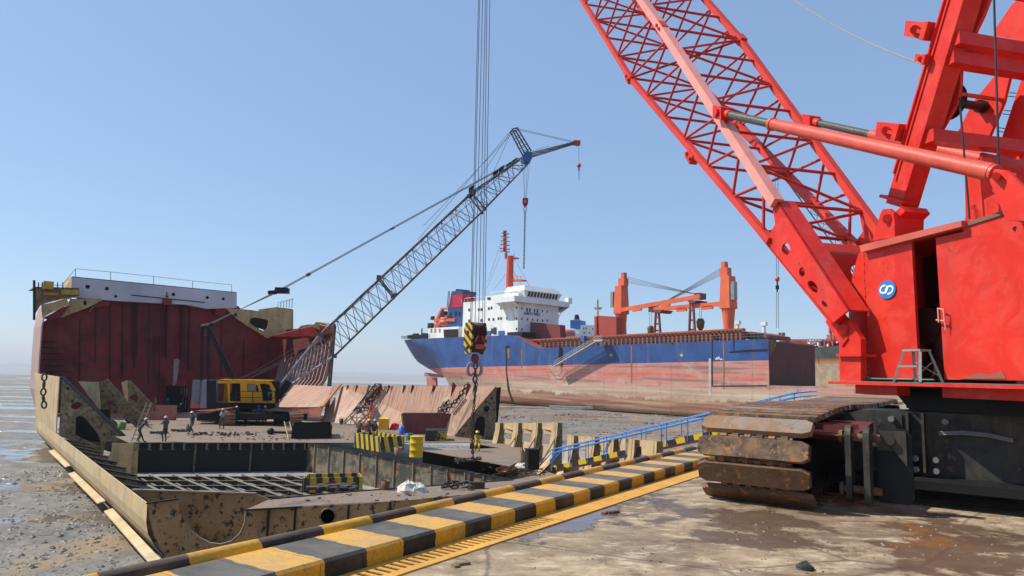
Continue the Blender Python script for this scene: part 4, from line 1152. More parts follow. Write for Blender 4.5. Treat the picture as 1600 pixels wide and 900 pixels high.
# right end web of the hopper slope, slope plates
SLOPE = paint('pink_cream_slope', (.55, .36, .27), .6, rust=.1, rustc=(.2, .09, .05), dirt=.2, dirtc=(.40, .22, .16), sc=.5, c2=(.6, .47, .34), c2amt=.4)
def slopemat():
    m, n, b = newmat('streaked_hopper_slope'); t = NT(n)
    SA = math.atan2((gy(775, 604, 59)-D(520, 658)).y, (gy(775, 604, 59)-D(520, 658)).x)
    v = t.n.nodes.new('ShaderNodeVectorMath'); v.operation = 'DOT_PRODUCT'; t.lk(t.tc, v.inputs[0])
    e = (gy(774, 604, 59)-gy(535, 604, 76)).normalized(); v.inputs[1].default_value = tuple(e)
    c = t.n.nodes.new('ShaderNodeCombineXYZ'); t.lk(v.outputs['Value'], c.inputs[0]); sz = t.sep(); t.lk(t.math('MULTIPLY', sz['Z'], .10), c.inputs[1])
    s1 = t.noise(1.6, 6, .7, vec=c.outputs[0]); s2 = t.noise(4.5, 4, .7, vec=c.outputs[0])
    k = t.mix(t.ramp(s1, .36, .6), (.36, .165, .105), (.47, .285, .19))
    k = t.mix(t.ramp(s1, .55, .62, 0, .85), k, (.17, .12, .09)); k = t.mix(t.ramp(s2, .54, .62, 0, .8), k, (.14, .09, .065)); k = t.mix(t.ramp(s2, .44, .36, 0, .7), k, (.52, .22, .17))
    k = t.mix(t.ramp(t.noise(.5, 5, .7), .55, .68, 0, .5), k, (.55, .5, .34))
    k = t.mix(t.ramp(t.noise(3, 8, .75), .6, .7, 0, .5), k, (.25, .13, .09))
    t.lk(k, b.inputs['Base Color']); b.inputs['Roughness'].default_value = .65; t.bump(s2, b, .2, .03); return m
SLOPM = slopemat()
slope = thing('hopper_slope', D(640, 672), 'long streaked pink and cream sloping plate with dark teeth along its top edge', 'ship section')
tl, tr_, br, bl_ = gy(535, 603, 78), gy(774, 604, 59.5), D(709, 681), D(500, 658)
dn = V((.03, .05, -.06))
mb = MB(); mb.prism([tl, tr_, br, D(600, 668), bl_], dn); mb.build('slope_plate', SLOPM, slope)
TOOTH = paint('dark_red_tooth', (.22, .05, .04), .6, dirt=.3, rust=.2)
for i, x in enumerate((540, 554, 573, 590, 604, 628, 641, 674, 704, 727, 738)):
    u = (x-535)/(774-535); Yq = 1/((1-u)/78+u/59.5)
    wv = 7 if i in (8, 9) else 5; hh = 17 if i in (8, 9) else 11
    mb = MB(); mb.prism([gy(x, 603.5+hh, Yq-.5), gy(x+wv+3, 604, Yq-.5), gy(x+wv*.5, 600-(3 if i in (8, 9) else -1.5), Yq-.55), gy(x+2, 603, Yq-.5)], (.02, .05, .01)); mb.build('slope_tooth', TOOTH if i not in (2, 5) else DBROWN, slope)
webm = lambda Y, pts, holes=(), name='end_web', mat=DBROWN: MB().prism([gy(x, y, Y) for x, y in pts], (.0, .06, 0), holes=[[gy(x, y, Y) for x, y in h] for h in holes]).build(name, mat, slope)
webm(59.3, [(775, 603), (775.5, 689), (710, 682)], holes=[ell(760, 639, 4.5, 5, .3), [(744, 655), (750, 650), (757, 652), (758, 666), (756, 682), (740, 681), (741, 668)], ell(768, 623, 2, 2)])
webm(59.35, [(775, 603), (710, 682), (716, 682), (776, 610)], name='web_flange', mat=SLOPE)
webm(60.2, [(783, 605), (770, 606), (712, 682), (775, 688)], name='back_web', mat=SOOT_SHADE)
mb = MB(); mb.prism([D(709, 681), D(720, 682), gy(756, 625, 60.3), gy(735, 625, 61.2)], (0, 0, .03)); mb.build('bare_stripe', paint('olive_stripe', (.24, .20, .12), .7, dirt=.3), slope)
# nearer small slope on the left with its vertical face
slope2 = thing('hopper_slope', D(470, 655), 'short pink hopper slope between the orange edge and the crane cab', 'ship section')
mb = MB(); mb.prism([gy(433, 636, 76), gy(505, 636, 74), gy(521, 604, 78), gy(460, 601, 82)], (0, .06, -.06)); mb.build('slope_plate', SLOPM, slope2)
mb = MB(); mb.prism([gy(455, 636, 75.5), gy(505, 636, 74), gy(500, 652, 74), gy(455, 652, 75.5)], (0, .06, 0)); mb.build('slope_front', PINK, slope2)
mb = MB(); mb.beam(gy(503, 636, 73.9), gy(532, 600, 77.9), .3, .2); mb.build('slope_edge', paint('orange_rust_edge', (.5, .2, .08), .7, dirt=.4), slope2)
# dark chains lying on the slope
def on_slope(px, py):
    n_ = (tr_-tl).cross(br-tl).normalized(); d = ray(px, py); k = (tl-EYE).dot(n_)/d.dot(n_); return EYE + d*(k*.997)
mb = MB(); chain_mb(mb, [on_slope(693, 643), on_slope(716, 622), on_slope(729, 601)], .40, .05, .14, jit=.03)
solo(mb, 'anchor_chain', CHAIN, on_slope(693, 643), 'long heavy rusty chain draped down the sloping hopper plate', 'chain')
mb = MB(); chain_mb(mb, [on_slope(683, 645), on_slope(692, 633), on_slope(700, 625), on_slope(694, 636), on_slope(688, 645)], .38, .045, .13, jit=.05)
solo(mb, 'anchor_chain', CHAIN, on_slope(683, 645), 'short bunched dark chain on the slope left of the long chain', 'chain')
mb = MB()
for w0 in (0, 3.5): mb.tube(on_slope(706+w0, 645), on_slope(724+w0, 622), .05, 5)
for k in range(6): mb.tube(on_slope(706+3.6*k, 645-4.6*k), on_slope(709.5+3.6*k, 645-4.6*k), .03, 4)
solo(mb, 'ladder', STIFF, on_slope(706, 645), 'narrow steel ladder lying on the slope beside the heavy chain', 'ladder')
mb = MB()
A4 = [on_slope(544, 660), on_slope(555, 660)]; B4 = [on_slope(588, 607), on_slope(597, 607)]
upn = V((0, -.8, .6))
lattice(mb, [A4[0], A4[1], A4[1]+upn*.8, A4[0]+upn*.8], [B4[0], B4[1], B4[1]+upn*.8, B4[0]+upn*.8], 9, .055, .035)
solo(mb, 'lattice_section', paint('dark_lattice_paint', (.05, .04, .04), .5, rust=.3), A4[0], 'thin dark lattice boom section leaning on the pink slope', 'lattice section')
# red plate box in front of the slope
rb = thing('red_plate_box', D(670, 678), 'low dark red steel box wall on the deck in front of the chained slope', 'steel box')
YB = D(630, 678).y
DRED = paint('dark_red_plate', (.17, .05, .045), .6, rust=.25, rustc=(.09, .04, .03), dirt=.45, dirtc=(.09, .03, .028), sc=.6, streak=.4, streakc=(.3, .13, .1))
mb = MB(); mb.prism([gy(627, 647, YB), gy(726, 647, YB+.6), gy(710, 679, YB+.6), gy(630, 678, YB)], (.1, .08, 0)); mb.build('front_plate', DRED, rb)
mb = MB(); mb.prism([gy(626.5, 648, YB-.03), gy(630, 678, YB-.03), gy(632.5, 678, YB-.03), gy(628.5, 648, YB-.03)], (0, .05, 0)); mb.build('yellow_edge', paint('lime_edge_paint', (.45, .42, .05), .6, dirt=.4, sc=4), rb)
mb = MB(); mb.prism([gy(627, 647, YB+.1), gy(726, 647, YB+.7), gy(722, 645.5, YB+2.2), gy(632, 645.5, YB+2.2)], (0, 0, .05)); mb.build('top_plate', SOOT_SHADE, rb)

# ================================================================ FAR HULL SECTION with its bulkhead
Rb = V((-29.9, 91.3, 0)); XD = az(50); LD = az(-40)      # transverse, longitudinal away
def X(px, py, off=0): return pl(px, py, Rb - LD*off, 50)  # bulkhead plane, off towards the camera
def Sh(px, py, off=0):                                    # right side shell plane
    return pl(px, py, V((-20.4, 80, 0)) - XD*off, -40)
far = thing('bulkhead_section', X(250, 641), 'towering upright cut ship section showing a dark red bulkhead, at the left behind the deck', 'ship section')
BULK = paint('dark_maroon_bulkhead', (.21, .02, .026), .6, rust=.12, rustc=(.06, .02, .018), dirt=.5, dirtc=(.04, .010, .012), sc=.16, streak=.5, streakc=(.03, .015, .016), c2=(.20, .04, .038), c2amt=.35, bump=.1)
BULKL = paint('red_primer_underside', (.22, .02, .017), .5, rust=.15, rustc=(.2, .07, .05), dirt=.3, dirtc=(.25, .04, .035), sc=.5)
ztopb = 8.6
mb = MB(); pts = [(62, 646), (62, 540), (64, 505), (90, 490), (125, 485), (172, 466), (200, 464), (372, 478), (418, 528), (440, 525), (470, 600), (470, 645)]
mb.prism([X(x, y) for x, y in pts], LD*.1); mb.build('bulkhead', BULK, far)
for x, y0, y1, wd in ((149, 475, 565, .10), (172, 470, 600, .14), (191, 475, 590, .22), (210, 475, 575, .22), (259, 475, 560, .25), (283, 480, 560, .2), (295, 482, 580, .2), (124, 500, 600, .1), (232, 480, 600, .08), (345, 500, 600, .1), (380, 530, 610, .1)):
    mb = MB(); mb.prism([X(x, y0, .01), X(x+1.5, y0, .01), X(x+.5, y1, .01), X(x-1, y1, .01)], -LD*wd)
    mb.build('bulkhead_stiffener', paint('stiffener_maroon', (.05, .015, .017), .6) if 'stiffener_maroon' not in bpy.data.materials else bpy.data.materials['stiffener_maroon'], far)
SMN = bpy.data.materials['stiffener_maroon']
# ladders with cages on the bulkhead
for (x, y0, y1) in ((257, 462, 525), (245, 525, 590), (252, 590, 640), (284, 470, 560), (210, 470, 560)):
    mb = MB(); a, c = X(x, y0, .35), X(x, y1, .35)
    for s_ in (-.28, .28): mb.tube(a+XD*s_, c+XD*s_, .05, 4)
    n_ = int((a-c).length/.5)
    for k in range(n_): p = a.lerp(c, k/n_); mb.tube(p-XD*.28, p+XD*.28, .035, 4, cap=False)
    mb.build('bulkhead_ladder', SMN, far)
mb = MB()
for (x, y) in ((252, 525), (250, 583)):
    for yy in (y, y+5, y+9): mb.tube(X(x-7, yy, .1), X(x-7, yy, 1.0), .04, 4); mb.tube(X(x-7, yy, 1.0), X(x+9, yy, 1.0), .04, 4); mb.tube(X(x+9, yy, 1.0), X(x+9, yy, .1), .04, 4)
    mb.prism([X(x-7, y+12, .1), X(x+9, y+12, .1), X(x+9, y+12, 1.0), X(x-7, y+12, 1.0)], (0, 0, .05))
mb.build('ladder_platform', SMN, far)
mb = MB(); mb.prism([X(272, 562, .02), X(277, 560, .02), X(280, 563, .02), X(278, 585, .02), X(275, 602, .02), X(270, 603, .02)], -LD*.01); mb.build('salt_stain', paint('white_salt', (.42, .32, .3), .8, dirt=.6, dirtc=(.15, .06, .05), sc=2), far)
# dark opening and arrows
mb = MB(); mb.prism([X(259, 602, .02), X(295, 604, .02), X(293, 646, .02), X(259, 646, .02)], -LD*.02); mb.build('dark_opening', BLK, far)
mb = MB()
for i, (x, y, l) in enumerate(((284, 606, 10), (288, 605, 14), (291, 606, 16), (293, 606, 12), (286, 620, 10), (290, 625, 14))): mb.beam(X(x, y, .1), X(x-.4, y+l, .1), .08, .05)
mb.build('opening_bars', STIFF, far)
YA = plain('arrow_yellow', (.45, .30, .05), .7)
mb = MB(); mb.prism([X(242, 620, .03), X(244, 620, .03), X(244, 630, .03), X(242, 630, .03)], -LD*.01); mb.prism([X(239, 626, .03), X(243, 631, .03), X(247, 626, .03), X(243, 628, .03)], -LD*.01); mb.build('yellow_arrow', YA, far)
# white coaming box on top
def zoff(o, z): o = o.copy(); o.z = z; return o
mb = MB(); ofb = 1.2
w0, w1, w2, w3 = X(113, 433, ofb), X(370, 457.5, ofb), X(370, 481, ofb), X(112, 464, ofb)
WB = paint('pale_lilac_white_plate', (.52, .50, .55), .5, rust=.08, rustc=(.2, .12, .1), dirt=.12, dirtc=(.3, .28, .3), sc=.25, streak=.25, streakc=(.3, .26, .27), bump=.05)
mb.prism([w0, w1, w2, X(325, 482.5, ofb), X(290, 476, ofb), X(180, 470, ofb), w3], LD*1.0)
mb.build('white_coaming', WB, far)
mb = MB(); mb.prism([w0+V((0, 0, .02)), w1+V((0, 0, .02)), w1+LD*2.6, w0+LD*2.6], (0, 0, .06)); mb.build('coaming_top', DARK, far)
mb = MB(); mb.prism([w0, w3-V((0, 0, .2)), w3+LD*5-XD*.8-V((0, 0, .2)), w0+LD*4], -XD*.05); mb.build('coaming_end', CREAM, far)
mb = MB()
for x, y, r_ in ((137, 448, .22), (167, 451, .2), (271, 460, .2), (324, 465, .18), (349, 467, .18), (181, 463, .16)): mb.lathe(X(x, y, ofb+.03), [(r_, 0), (r_, .03)], 12, axis=LD)
mb.build('port_hole', BLK, far)
mb = MB(); mb.prism([X(260, 456, ofb+.02), X(261.5, 456, ofb+.02), X(261.5, 464, ofb+.02), X(260, 464, ofb+.02)], -LD*.01); mb.prism([X(257, 461, ofb+.02), X(261, 465.5, ofb+.02), X(265, 461, ofb+.02), X(261, 463, ofb+.02)], -LD*.01); mb.build('dark_arrow', DARK, far)
mb = MB(); mb.beam(X(205, 461, ofb+.04), X(320, 472.5, ofb+.04), .06, .1); mb.build('coaming_pipe', DARK, far)
mb = MB(); mb.box(X(261, 472, ofb+.3), (.9, .5, .7), X=XD); mb.build('ladder_guard', BULKL, far)
for pts in ([(155, 467), (171, 465), (172, 477), (150, 480), (140, 487)], [(338, 480), (355, 479), (352, 494), (336, 492)]):
    mb = MB(); mb.prism([X(x, y, 1.0) for x, y in pts], LD*.5); mb.build('red_bracket', BULKL, far)
# rails above the white box
mb = MB(); rp = [(118, 420), (173, 425), (240, 432), (301, 439), (362, 445)]
tops_ = [X(x, y, ofb-1.5) for x, y in rp]
mb.path(tops_, .03, 4)
for x, y, yb in ((118, 420, 432), (173, 425, 437), (240, 432, 443), (301, 439, 449), (362, 445, 457)): mb.tube(X(x, y, ofb-1.5), X(x, yb+1, ofb-1.5), .035, 4)
mb.tube(tops_[0], X(98, 444, ofb-1.5), .03, 4)
mb.build('rail', plain('rail_grey', (.3, .28, .27), .5), far)
# left upper deck and hopper webs
DCR = paint('rusty_deck_edge', (.2, .13, .07), .7, rust=.4, rustc=(.3, .12, .04), dirt=.6, dirtc=(.03, .022, .018), sc=.8, c2=(.3, .24, .14), c2amt=.3)
Lo = 3.0
mb = MB(); mb.prism([X(52.5, 448, Lo), X(54, 492, Lo), X(64, 476, Lo), X(100, 466, Lo), X(124, 462, Lo), X(124, 451, Lo), X(60, 449, Lo)], LD*.3)
mb.prism([X(54, 449, Lo), X(124, 451, Lo), X(124, 451, Lo)+LD*5, X(54, 449, Lo)+LD*5], (0, 0, .08)); mb.build('upper_deck_edge', DCR, far)
mb = MB(); mb.beam(X(68, 459, Lo+.3), X(92, 460, Lo+.3), .3, .28); mb.build('deck_pipe', paint('orange_rust_pipe', (.45, .16, .05), .6, dirt=.3), far)
mb = MB(); mb.prism([X(96, 452, Lo+.4), X(124, 453, Lo+.4), X(123, 461, Lo+.4), X(96, 460, Lo+.4)], LD*.2); mb.box(X(75, 446, Lo), (.9, .9, .8), X=XD); mb.build('yellow_rail_box', paint('dull_yellow', (.48, .32, .04), .6, dirt=.5, rust=.2, sc=1.5), far)
mb = MB()
for x in (60, 66, 90, 98): mb.tube(X(x, 451, Lo), X(x, 441, Lo), .05, 4)
mb.tube(X(60, 445, Lo), X(98, 446, Lo), .03, 4); mb.tube(X(53.5, 438, Lo), X(53.5, 500, Lo), .12, 5)
mb.build('deck_railing', DARK, far)
def fw_(pts, o_, name, mat, holes=(), th=.08):
    mb = MB(); mb.prism([X(x, y, o_) for x, y in rag(pts)], LD*th, holes=[[X(x, y, o_) for x, y in h] for h in holes]); return mb.build(name, mat, far)
fw_([(64, 476), (104, 467), (110, 477), (98, 480), (66, 497)], 2.8, 'hopper_web', CREAM)
fw_([(110, 467), (157, 466), (160, 469), (143, 478), (104, 493), (94, 497)], 1.6, 'hopper_web', CREAM, holes=[ell(133, 473.5, 2.6, 4)])
fw_([(66, 497), (98, 480), (110, 477), (95, 497), (75, 500)], 2.2, 'hopper_underside', BULK)
# left side shell: outer face seen in the sun
q0 = X(62, 500, 3.0); 
SHB = paint('weathered_shell_blue_pink', (.48, .30, .25), .6, dirt=.3, dirtc=(.3, .2, .18), sc=.3, c2=(.3, .34, .42), c2amt=.3)
mb = MB(); cs = [(54, 491), (64, 478), (66, 497), (62, 540), (64, 590), (57, 590), (53, 540)]
zt_, zb_ = X(64, 477, 3).z, DZ+.0
pr = [(.1, zt_), (-.15, 5.5), (-.05, 2), (.1, -1), (.9, DZ)]
base_ = V((X(64, 540, 3).x, X(64, 540, 3).y, 0))
for (o0, z0_), (o1, z1_) in zip(pr[:-1], pr[1:]):
    mb.prism([base_+XD*o0+V((0, 0, z0_)), base_+XD*o1+V((0, 0, z1_)), base_+XD*o1+LD*6+V((0, 0, z1_)), base_+XD*o0+LD*6+V((0, 0, z0_))], XD*.12)
mb.build('side_shell', SHB, far)
for k in range(11):
    z = 4.0-k*.62; mb = MB(); p = base_+LD*2.9+XD*(.3+.25*k)+V((0, 0, z)); mb.box(p+XD*.5, (1.6+.1*k, .3, .12), X=XD); mb.build('side_rung', SMN, far)
# right upper web, shell and frames
fw_([(352, 481), (404, 486), (430, 481), (457, 484), (457.5, 521), (416, 528), (370, 498)], 1.2, 'hopper_web', CREAM, holes=[[(391, 498), (398, 496), (416, 499), (420, 502), (418, 511), (412, 517), (398, 511), (390, 504)], ell(368, 492, 3, 3)])
mb = MB(); mb.prism([X(430, 481, 1.2), X(457, 484, 1.2), X(457, 484, 1.2)+LD*6, X(430, 481, 1.2)+LD*6], (0, 0, .1)); mb.prism([X(457, 484, 1.2), X(457, 522, 1.2), X(457, 522, 1.2)+LD*6, X(457, 484, 1.2)+LD*6], XD*.1); mb.build('upper_deck_edge', DCR, far)
mb = MB()
for i in range(6): 
    p = X(434+i*4.4, 481, 1.2); mb.tube(p, p+V((0, 0, .6+.14*i)), .04, 4)
mb.tube(X(434, 480, 1.2)+V((0, 0, .6)), X(457, 482, 1.2)+V((0, 0, 1.2)), .03, 4); mb.build('deck_railing', DARK, far)
shz = Sh(521, 508).z
Yt = [80, 83.5, 87, 91]
mb = MB()
prs = [(-.35, shz+.0), (-.2, 4.5), (.05, 1.2), (.9, -.6), (2.6, -1.8), (4.4, -2.8)]
def Spt(t_, o_, z): return V((-20.4, 80, 0)) + LD*t_ - XD*o_ + V((0, 0, z))
for k in range(7):
    t0, t1 = k*2.1, (k+1)*2.1
    for (o0, z0_), (o1, z1_) in zip(prs[:-1], prs[1:]):
        mb.quad(Spt(t0, o0, z0_), Spt(t1, o0, z0_), Spt(t1, o1, z1_), Spt(t0, o1, z1_))
mb.quad(Spt(0, -.35, shz), Spt(0, -.6, shz), Spt(0, -.3, -3.6), Spt(0, .3, -3.6), m=0)
mb.build('side_shell', paint('red_brown_shell_inside', (.13, .026, .022), .6, dirt=.4, dirtc=(.12, .035, .03), sc=.3, rust=.2), far)
RIB = paint('pale_pink_rib', (.42, .26, .23), .6, dirt=.2, dirtc=(.3, .14, .12), sc=1)
for k in range(15):
    t_ = k*.95+.1
    mb = MB(); off_in = .40; prb = [(-.3, 5.0-.25*k*.6), (-.05, 2.3), (.35, .6), (1.3, -.6), (3.0, -1.7), (4.6, -2.6)]
    for (o0, z0_), (o1, z1_) in zip(prb[:-1], prb[1:]):
        mb.quad(Spt(t_, o0-.15, z0_), Spt(t_, o0+.3, z0_), Spt(t_, o1+.3, z1_), Spt(t_, o1-.15, z1_))
        mb.quad(Spt(t_, o0+.3, z0_), Spt(t_+.16, o0+.3, z0_), Spt(t_+.16, o1+.3, z1_), Spt(t_, o1+.3, z1_))
    mb.build('side_rib', RIB, far)
    if k % 2 == 0: pass
fw_([(385, 492), (425, 494), (425, 520), (385, 505)], .2, 'tank_shade_plate', SOOT_SHADE)  # added black sheet: paints the dark seen through the right web hole
fw_([(120, 464), (150, 468), (150, 478), (120, 484)], .9, 'tank_shade_plate', SOOT_SHADE)  # added black sheet for the dark behind the left web hole
# red sloping underside of the upper wing tank
mb = MB(); u0_ = Spt(0, -.3, shz-.1); u1_ = Spt(12, -.3, shz-.3)
mb.prism([X(416, 527, 1.1), gy(498, 507, 81.5), gy(514, 511, 80.5), gy(519, 521, 80.2), gy(495, 525, 82), gy(455, 531, 87)], (0, .06, .06)); mb.build('hopper_underside', BULKL, far)
for (pts, Y) in (([(465, 514), (470, 509), (482, 507), (486, 512)], 84), ([(487, 510), (494, 503), (506, 505), (516, 512), (500, 516)], 81.5)):
    mb = MB(); mb.prism([gy(x, y, Y) for x, y in pts], (0, 2.5, .2)); mb.build('cut_deck_remnant', CREAM, far)
mb = MB(); mb.prism([Spt(-.05, -.5, shz+.2), Spt(-.05, -.2, shz+.2), Spt(-.05, .25, -3.6), Spt(-.05, -.1, -3.6)], LD*.08); mb.build('shell_cut_edge', DCR, far)
mb = MB(); 
for k in range(6): mb.prism([Spt(.2+k*2.2, .3, -1.2), Spt(.2+(k+1)*2.2, .3, -1.2), Spt(.2+(k+1)*2.2, 3.5, DZ), Spt(.2+k*2.2, 3.5, DZ)], (0, 0, -.05))
mb.build('hopper_plate', SLOPM, far)
# ================================================================ YELLOW CRAWLER CRANE on the deck
yQ = gy(370, 640, 69); YAZ = 78.0; YX = az(YAZ); YN_ = az(YAZ-90)      # forward (right), away
def C(px, py, off=0): return pl(px, py, yQ+YN_*off, YAZ)
def Cp(x, o_, z): return V((yQ.x, yQ.y, DZ)) + YX*x + YN_*o_ + V((0, 0, z))
yc = thing('crawler_crane', Cp(0, 1.5, 0), 'orange yellow crawler crane with long thin black lattice boom, standing on the pink deck', 'crane')
def cp_panel(pts, name, mat, off=0, th=.06, holes=()):
    mb = MB(); mb.prism([C(x, y, off) for x, y in pts], YN_*th, holes=[[C(x, y, off) for x, y in h] for h in holes]); return mb.build(name, mat, yc)
cp_panel([(355, 596), (358, 594), (415, 594.5), (424, 597), (430, 608), (431, 630), (357, 629)], 'house_side', ORY, 0, .08, holes=[[(340+19, 599), (375.5, 599), (376, 627), (359, 627)], [(406, 600), (413, 599.5), (421, 601), (425, 612), (425, 626), (411, 627), (409, 612)], [(386, 599.5), (398, 600), (399, 611), (386, 611)], [(399.6, 600.5), (402.5, 603), (404.5, 611.5), (400, 611.5)]])
mb = MB()
a = C(340, 595, 0); 
x0_, x1_ = (C(340, 620)-V((yQ.x, yQ.y, 0))).dot(YX), (C(430, 620)-V((yQ.x, yQ.y, 0))).dot(YX)
zt, zb = C(370, 594.5).z-DZ, C(370, 629.5).z-DZ
mb.prism([Cp(x0_, 0.05, zt), Cp(x1_-.5, 0.05, zt), Cp(x1_-.5, 3.2, zt), Cp(x0_, 3.2, zt)], (0, 0, .08))
mb.prism([Cp(x0_, 3.2, zb), Cp(x1_-.5, 3.2, zb), Cp(x1_-.5, 3.2, zt), Cp(x0_, 3.2, zt)], YN_*.06)
mb.prism([Cp(x1_-.1, 0.1, zb), Cp(x1_-.1, 1.1, zb), Cp(x1_-.1, 1.1, zb+.6), Cp(x1_-.1, .1, zb+.6)], YX*.05)
mb.prism([Cp(x0_+2.3, 0.1, zb), Cp(x0_+2.3, 3.1, zb), Cp(x0_+2.3, 3.1, zt), Cp(x0_+2.3, .1, zt)], YX*.05)
mb.build('house_body', ORY, yc)
mb = MB(); mb.prism([Cp(x0_+1.15, .5, zb), Cp(x0_+5.6, .5, zb), Cp(x0_+5.6, .5, zt-.02), Cp(x0_+1.15, .5, zt-.02)], YN_*.05); mb.box(Cp(x0_+1.5, .3, zb+.5), (1, .3, .9), X=YX); mb.build('engine_bay', SOOT_SHADE, yc)
cp_panel([(386.5, 600), (397.5, 600.5), (398.5, 610.5), (386.5, 610.5)], 'cab_window', paint('dusty_glass', (.28, .22, .14), .3, dirt=.4), .05, .02)
# counterweight at the back: two grey-lit slabs
CWB = paint('counterweight_grey', (.22, .24, .27), .55, dirt=.4, dirtc=(.12, .12, .12), sc=.6, rust=.1)
for (xa, xb, o_) in ((299, 311, 2.3), (314, 338, -.05)):
    mb = MB(); A_c = C(xa, 620, o_); B_c = C(xb, 620, o_); z_t, z_b = C(xb, 594, o_).z, C(xb, 638, o_).z
    mb.prism([zoff(A_c, z_b), zoff(B_c, z_b), zoff(B_c, z_t), zoff(A_c, z_t)], YN_*1.1)
    o = mb.build('counterweight', CWB if True else DARK, yc)
mb = MB(); mb.prism([C(323, 594, -.08), C(338, 594, -.08), C(338, 638, -.08), C(323, 638, -.08)], -YN_*.02); mb.build('counterweight_side', DARK, yc)
mb = MB(); mb.prism([C(298.5, 631, 2.1), C(312, 631, 2.1), C(312, 637, 2.1), C(298.5, 637, 2.1)], -YN_*.05); mb.build('warning_plate', plain('coral_red', (.7, .12, .08), .5), yc)
mb = MB(); mb.prism([C(338, 595, 0), C(358, 595, 0), C(358, 599, 0), C(338, 599, 0)], YN_*.1); mb.build('house_roof_edge', ORY, yc)
# base frame, railings
mb = MB(); mb.prism([Cp(x0_-1, 0, zb-.02), Cp(x1_+.1, 0, zb-.02), Cp(x1_+.1, 0, zb-.5), Cp(x0_-1, 0, zb-.6)], YN_*3.2); mb.build('revolving_frame', DARK, yc)
mb = MB(); 
for yy in (611.5, 621): mb.tube(C(369, yy, -.7), C(430, yy+.5, -.7), .04, 4)
for x in (369, 395, 418, 430): mb.tube(C(x, 611.5, -.7), C(x, 630, -.7), .04, 4)
mb.build('side_railing', DARK, yc)
mb = MB(); mb.prism([C(366, 629.5, 0), C(432, 630, 0), C(432, 630, -.8), C(366, 629.5, -.8)], (0, 0, -.08)); mb.build('catwalk', DARK, yc)
mb = MB(); mb.lathe(Cp(-.3, 1.6, .95), [(1.5, 0), (1.5, .35), (1.2, .4), (1.2, .75)], 20); mb.box(Cp(0.5, 1.6, .7), (4.6, 4.6, .7), X=YX); mb.build('carbody', DARK, yc)
# tracks: two, crossing the view (long axis roughly towards the camera, seen end on)
TKM = paint('rusty_track_steel', (.26, .13, .075), .6, rust=.4, rustc=(.4, .2, .1), dirt=.4, dirtc=(.05, .035, .03), sc=1.5)
def ytrack(px_l, px_r, Yf, ptop, pbot):
    A_t = gy(px_l, pbot, Yf); B_t = gy(px_r, pbot, Yf); w_ = (B_t-A_t); X_ = V((w_.x, w_.y, 0)).normalized(); wd = w_.length
    away = az(-32); h_ = gy(px_l, ptop, Yf).z-DZ; r_ = h_/2
    mb = MB(); inner = []
    for i in range(13): a = R(90+180*i/12); inner.append((r_+(r_-.12)*math.cos(a), r_+(r_-.12)*math.sin(a)))
    for i in range(13): a = R(-90+180*i/12); inner.append((6.2-r_+(r_-.12)*math.cos(a), r_+(r_-.12)*math.sin(a)))
    base = V((A_t.x, A_t.y, DZ))
    mb.prism([base+X_*.12+away*s_+V((0, 0, z_)) for s_, z_ in inner], X_*(wd-.24)); mb.build('track_frame', DARK, yc)
    first = None; L_ = 2*(6.2-2*r_)+2*math.pi*r_; n_ = int(L_/.26)
    for k in range(n_):
        d = k*L_/n_; st_ = 6.2-2*r_
        if d < st_: s_, z_, tx, tz = r_+d, h_, 1, 0
        elif d < st_+math.pi*r_: a = (d-st_)/r_; s_, z_, tx, tz = 6.2-r_+r_*math.sin(a), r_+r_*math.cos(a), math.cos(a), -math.sin(a)
        elif d < 2*st_+math.pi*r_: s_, z_, tx, tz = 6.2-r_-(d-st_-math.pi*r_), .04, -1, 0
        else: a = (d-2*st_-math.pi*r_)/r_; s_, z_, tx, tz = r_-r_*math.sin(a), r_-r_*math.cos(a), -math.cos(a), math.sin(a)
        c_ = base + X_*wd/2 + away*s_ + V((0, 0, z_)); Yv = (away*tx+V((0, 0, tz))).normalized(); Zv = X_.cross(Yv)
        if first is None:
            mb = MB(); mb.box((0, 0, 0), (wd, .21, .07)); mb.box((0, 0, .05), (wd*.96, .04, .05)); mb.box((0, 0, -.06), (wd*.5, .2, .07)); o = mb.build('track_shoe', TKM, yc, local=True); first = o
        else: o = first.copy(); COL.objects.link(o); o.parent = yc
        o.matrix_basis = Matrix.Translation(c_-origin(yc)) @ Matrix((X_, Yv, Zv)).transposed().to_4x4()
ytrack(346, 367, 66.0, 641, 663.5)
ytrack(453, 473.5, 66.5, 644, 664)
mb = MB(); mb.box(gy(425, 650, 68.2), (6.5, 1.6, .55), X=YX); mb.box(gy(340, 652, 68.5), (3.4, 1.6, .6), X=YX); mb.prism([gy(409, 641, 67), gy(433, 637, 69), gy(452, 643, 67), gy(452, 645, 67)], (0, 1.6, 0)); mb.build('axle', DARK, yc)
mb = MB(); mb.prism([gy(303, 642, 68), gy(330, 640, 67), gy(362, 636, 66), gy(362, 638, 66), gy(330, 643, 67)], (0, 1.5, 0)); mb.build('pink_board', PINK, yc)
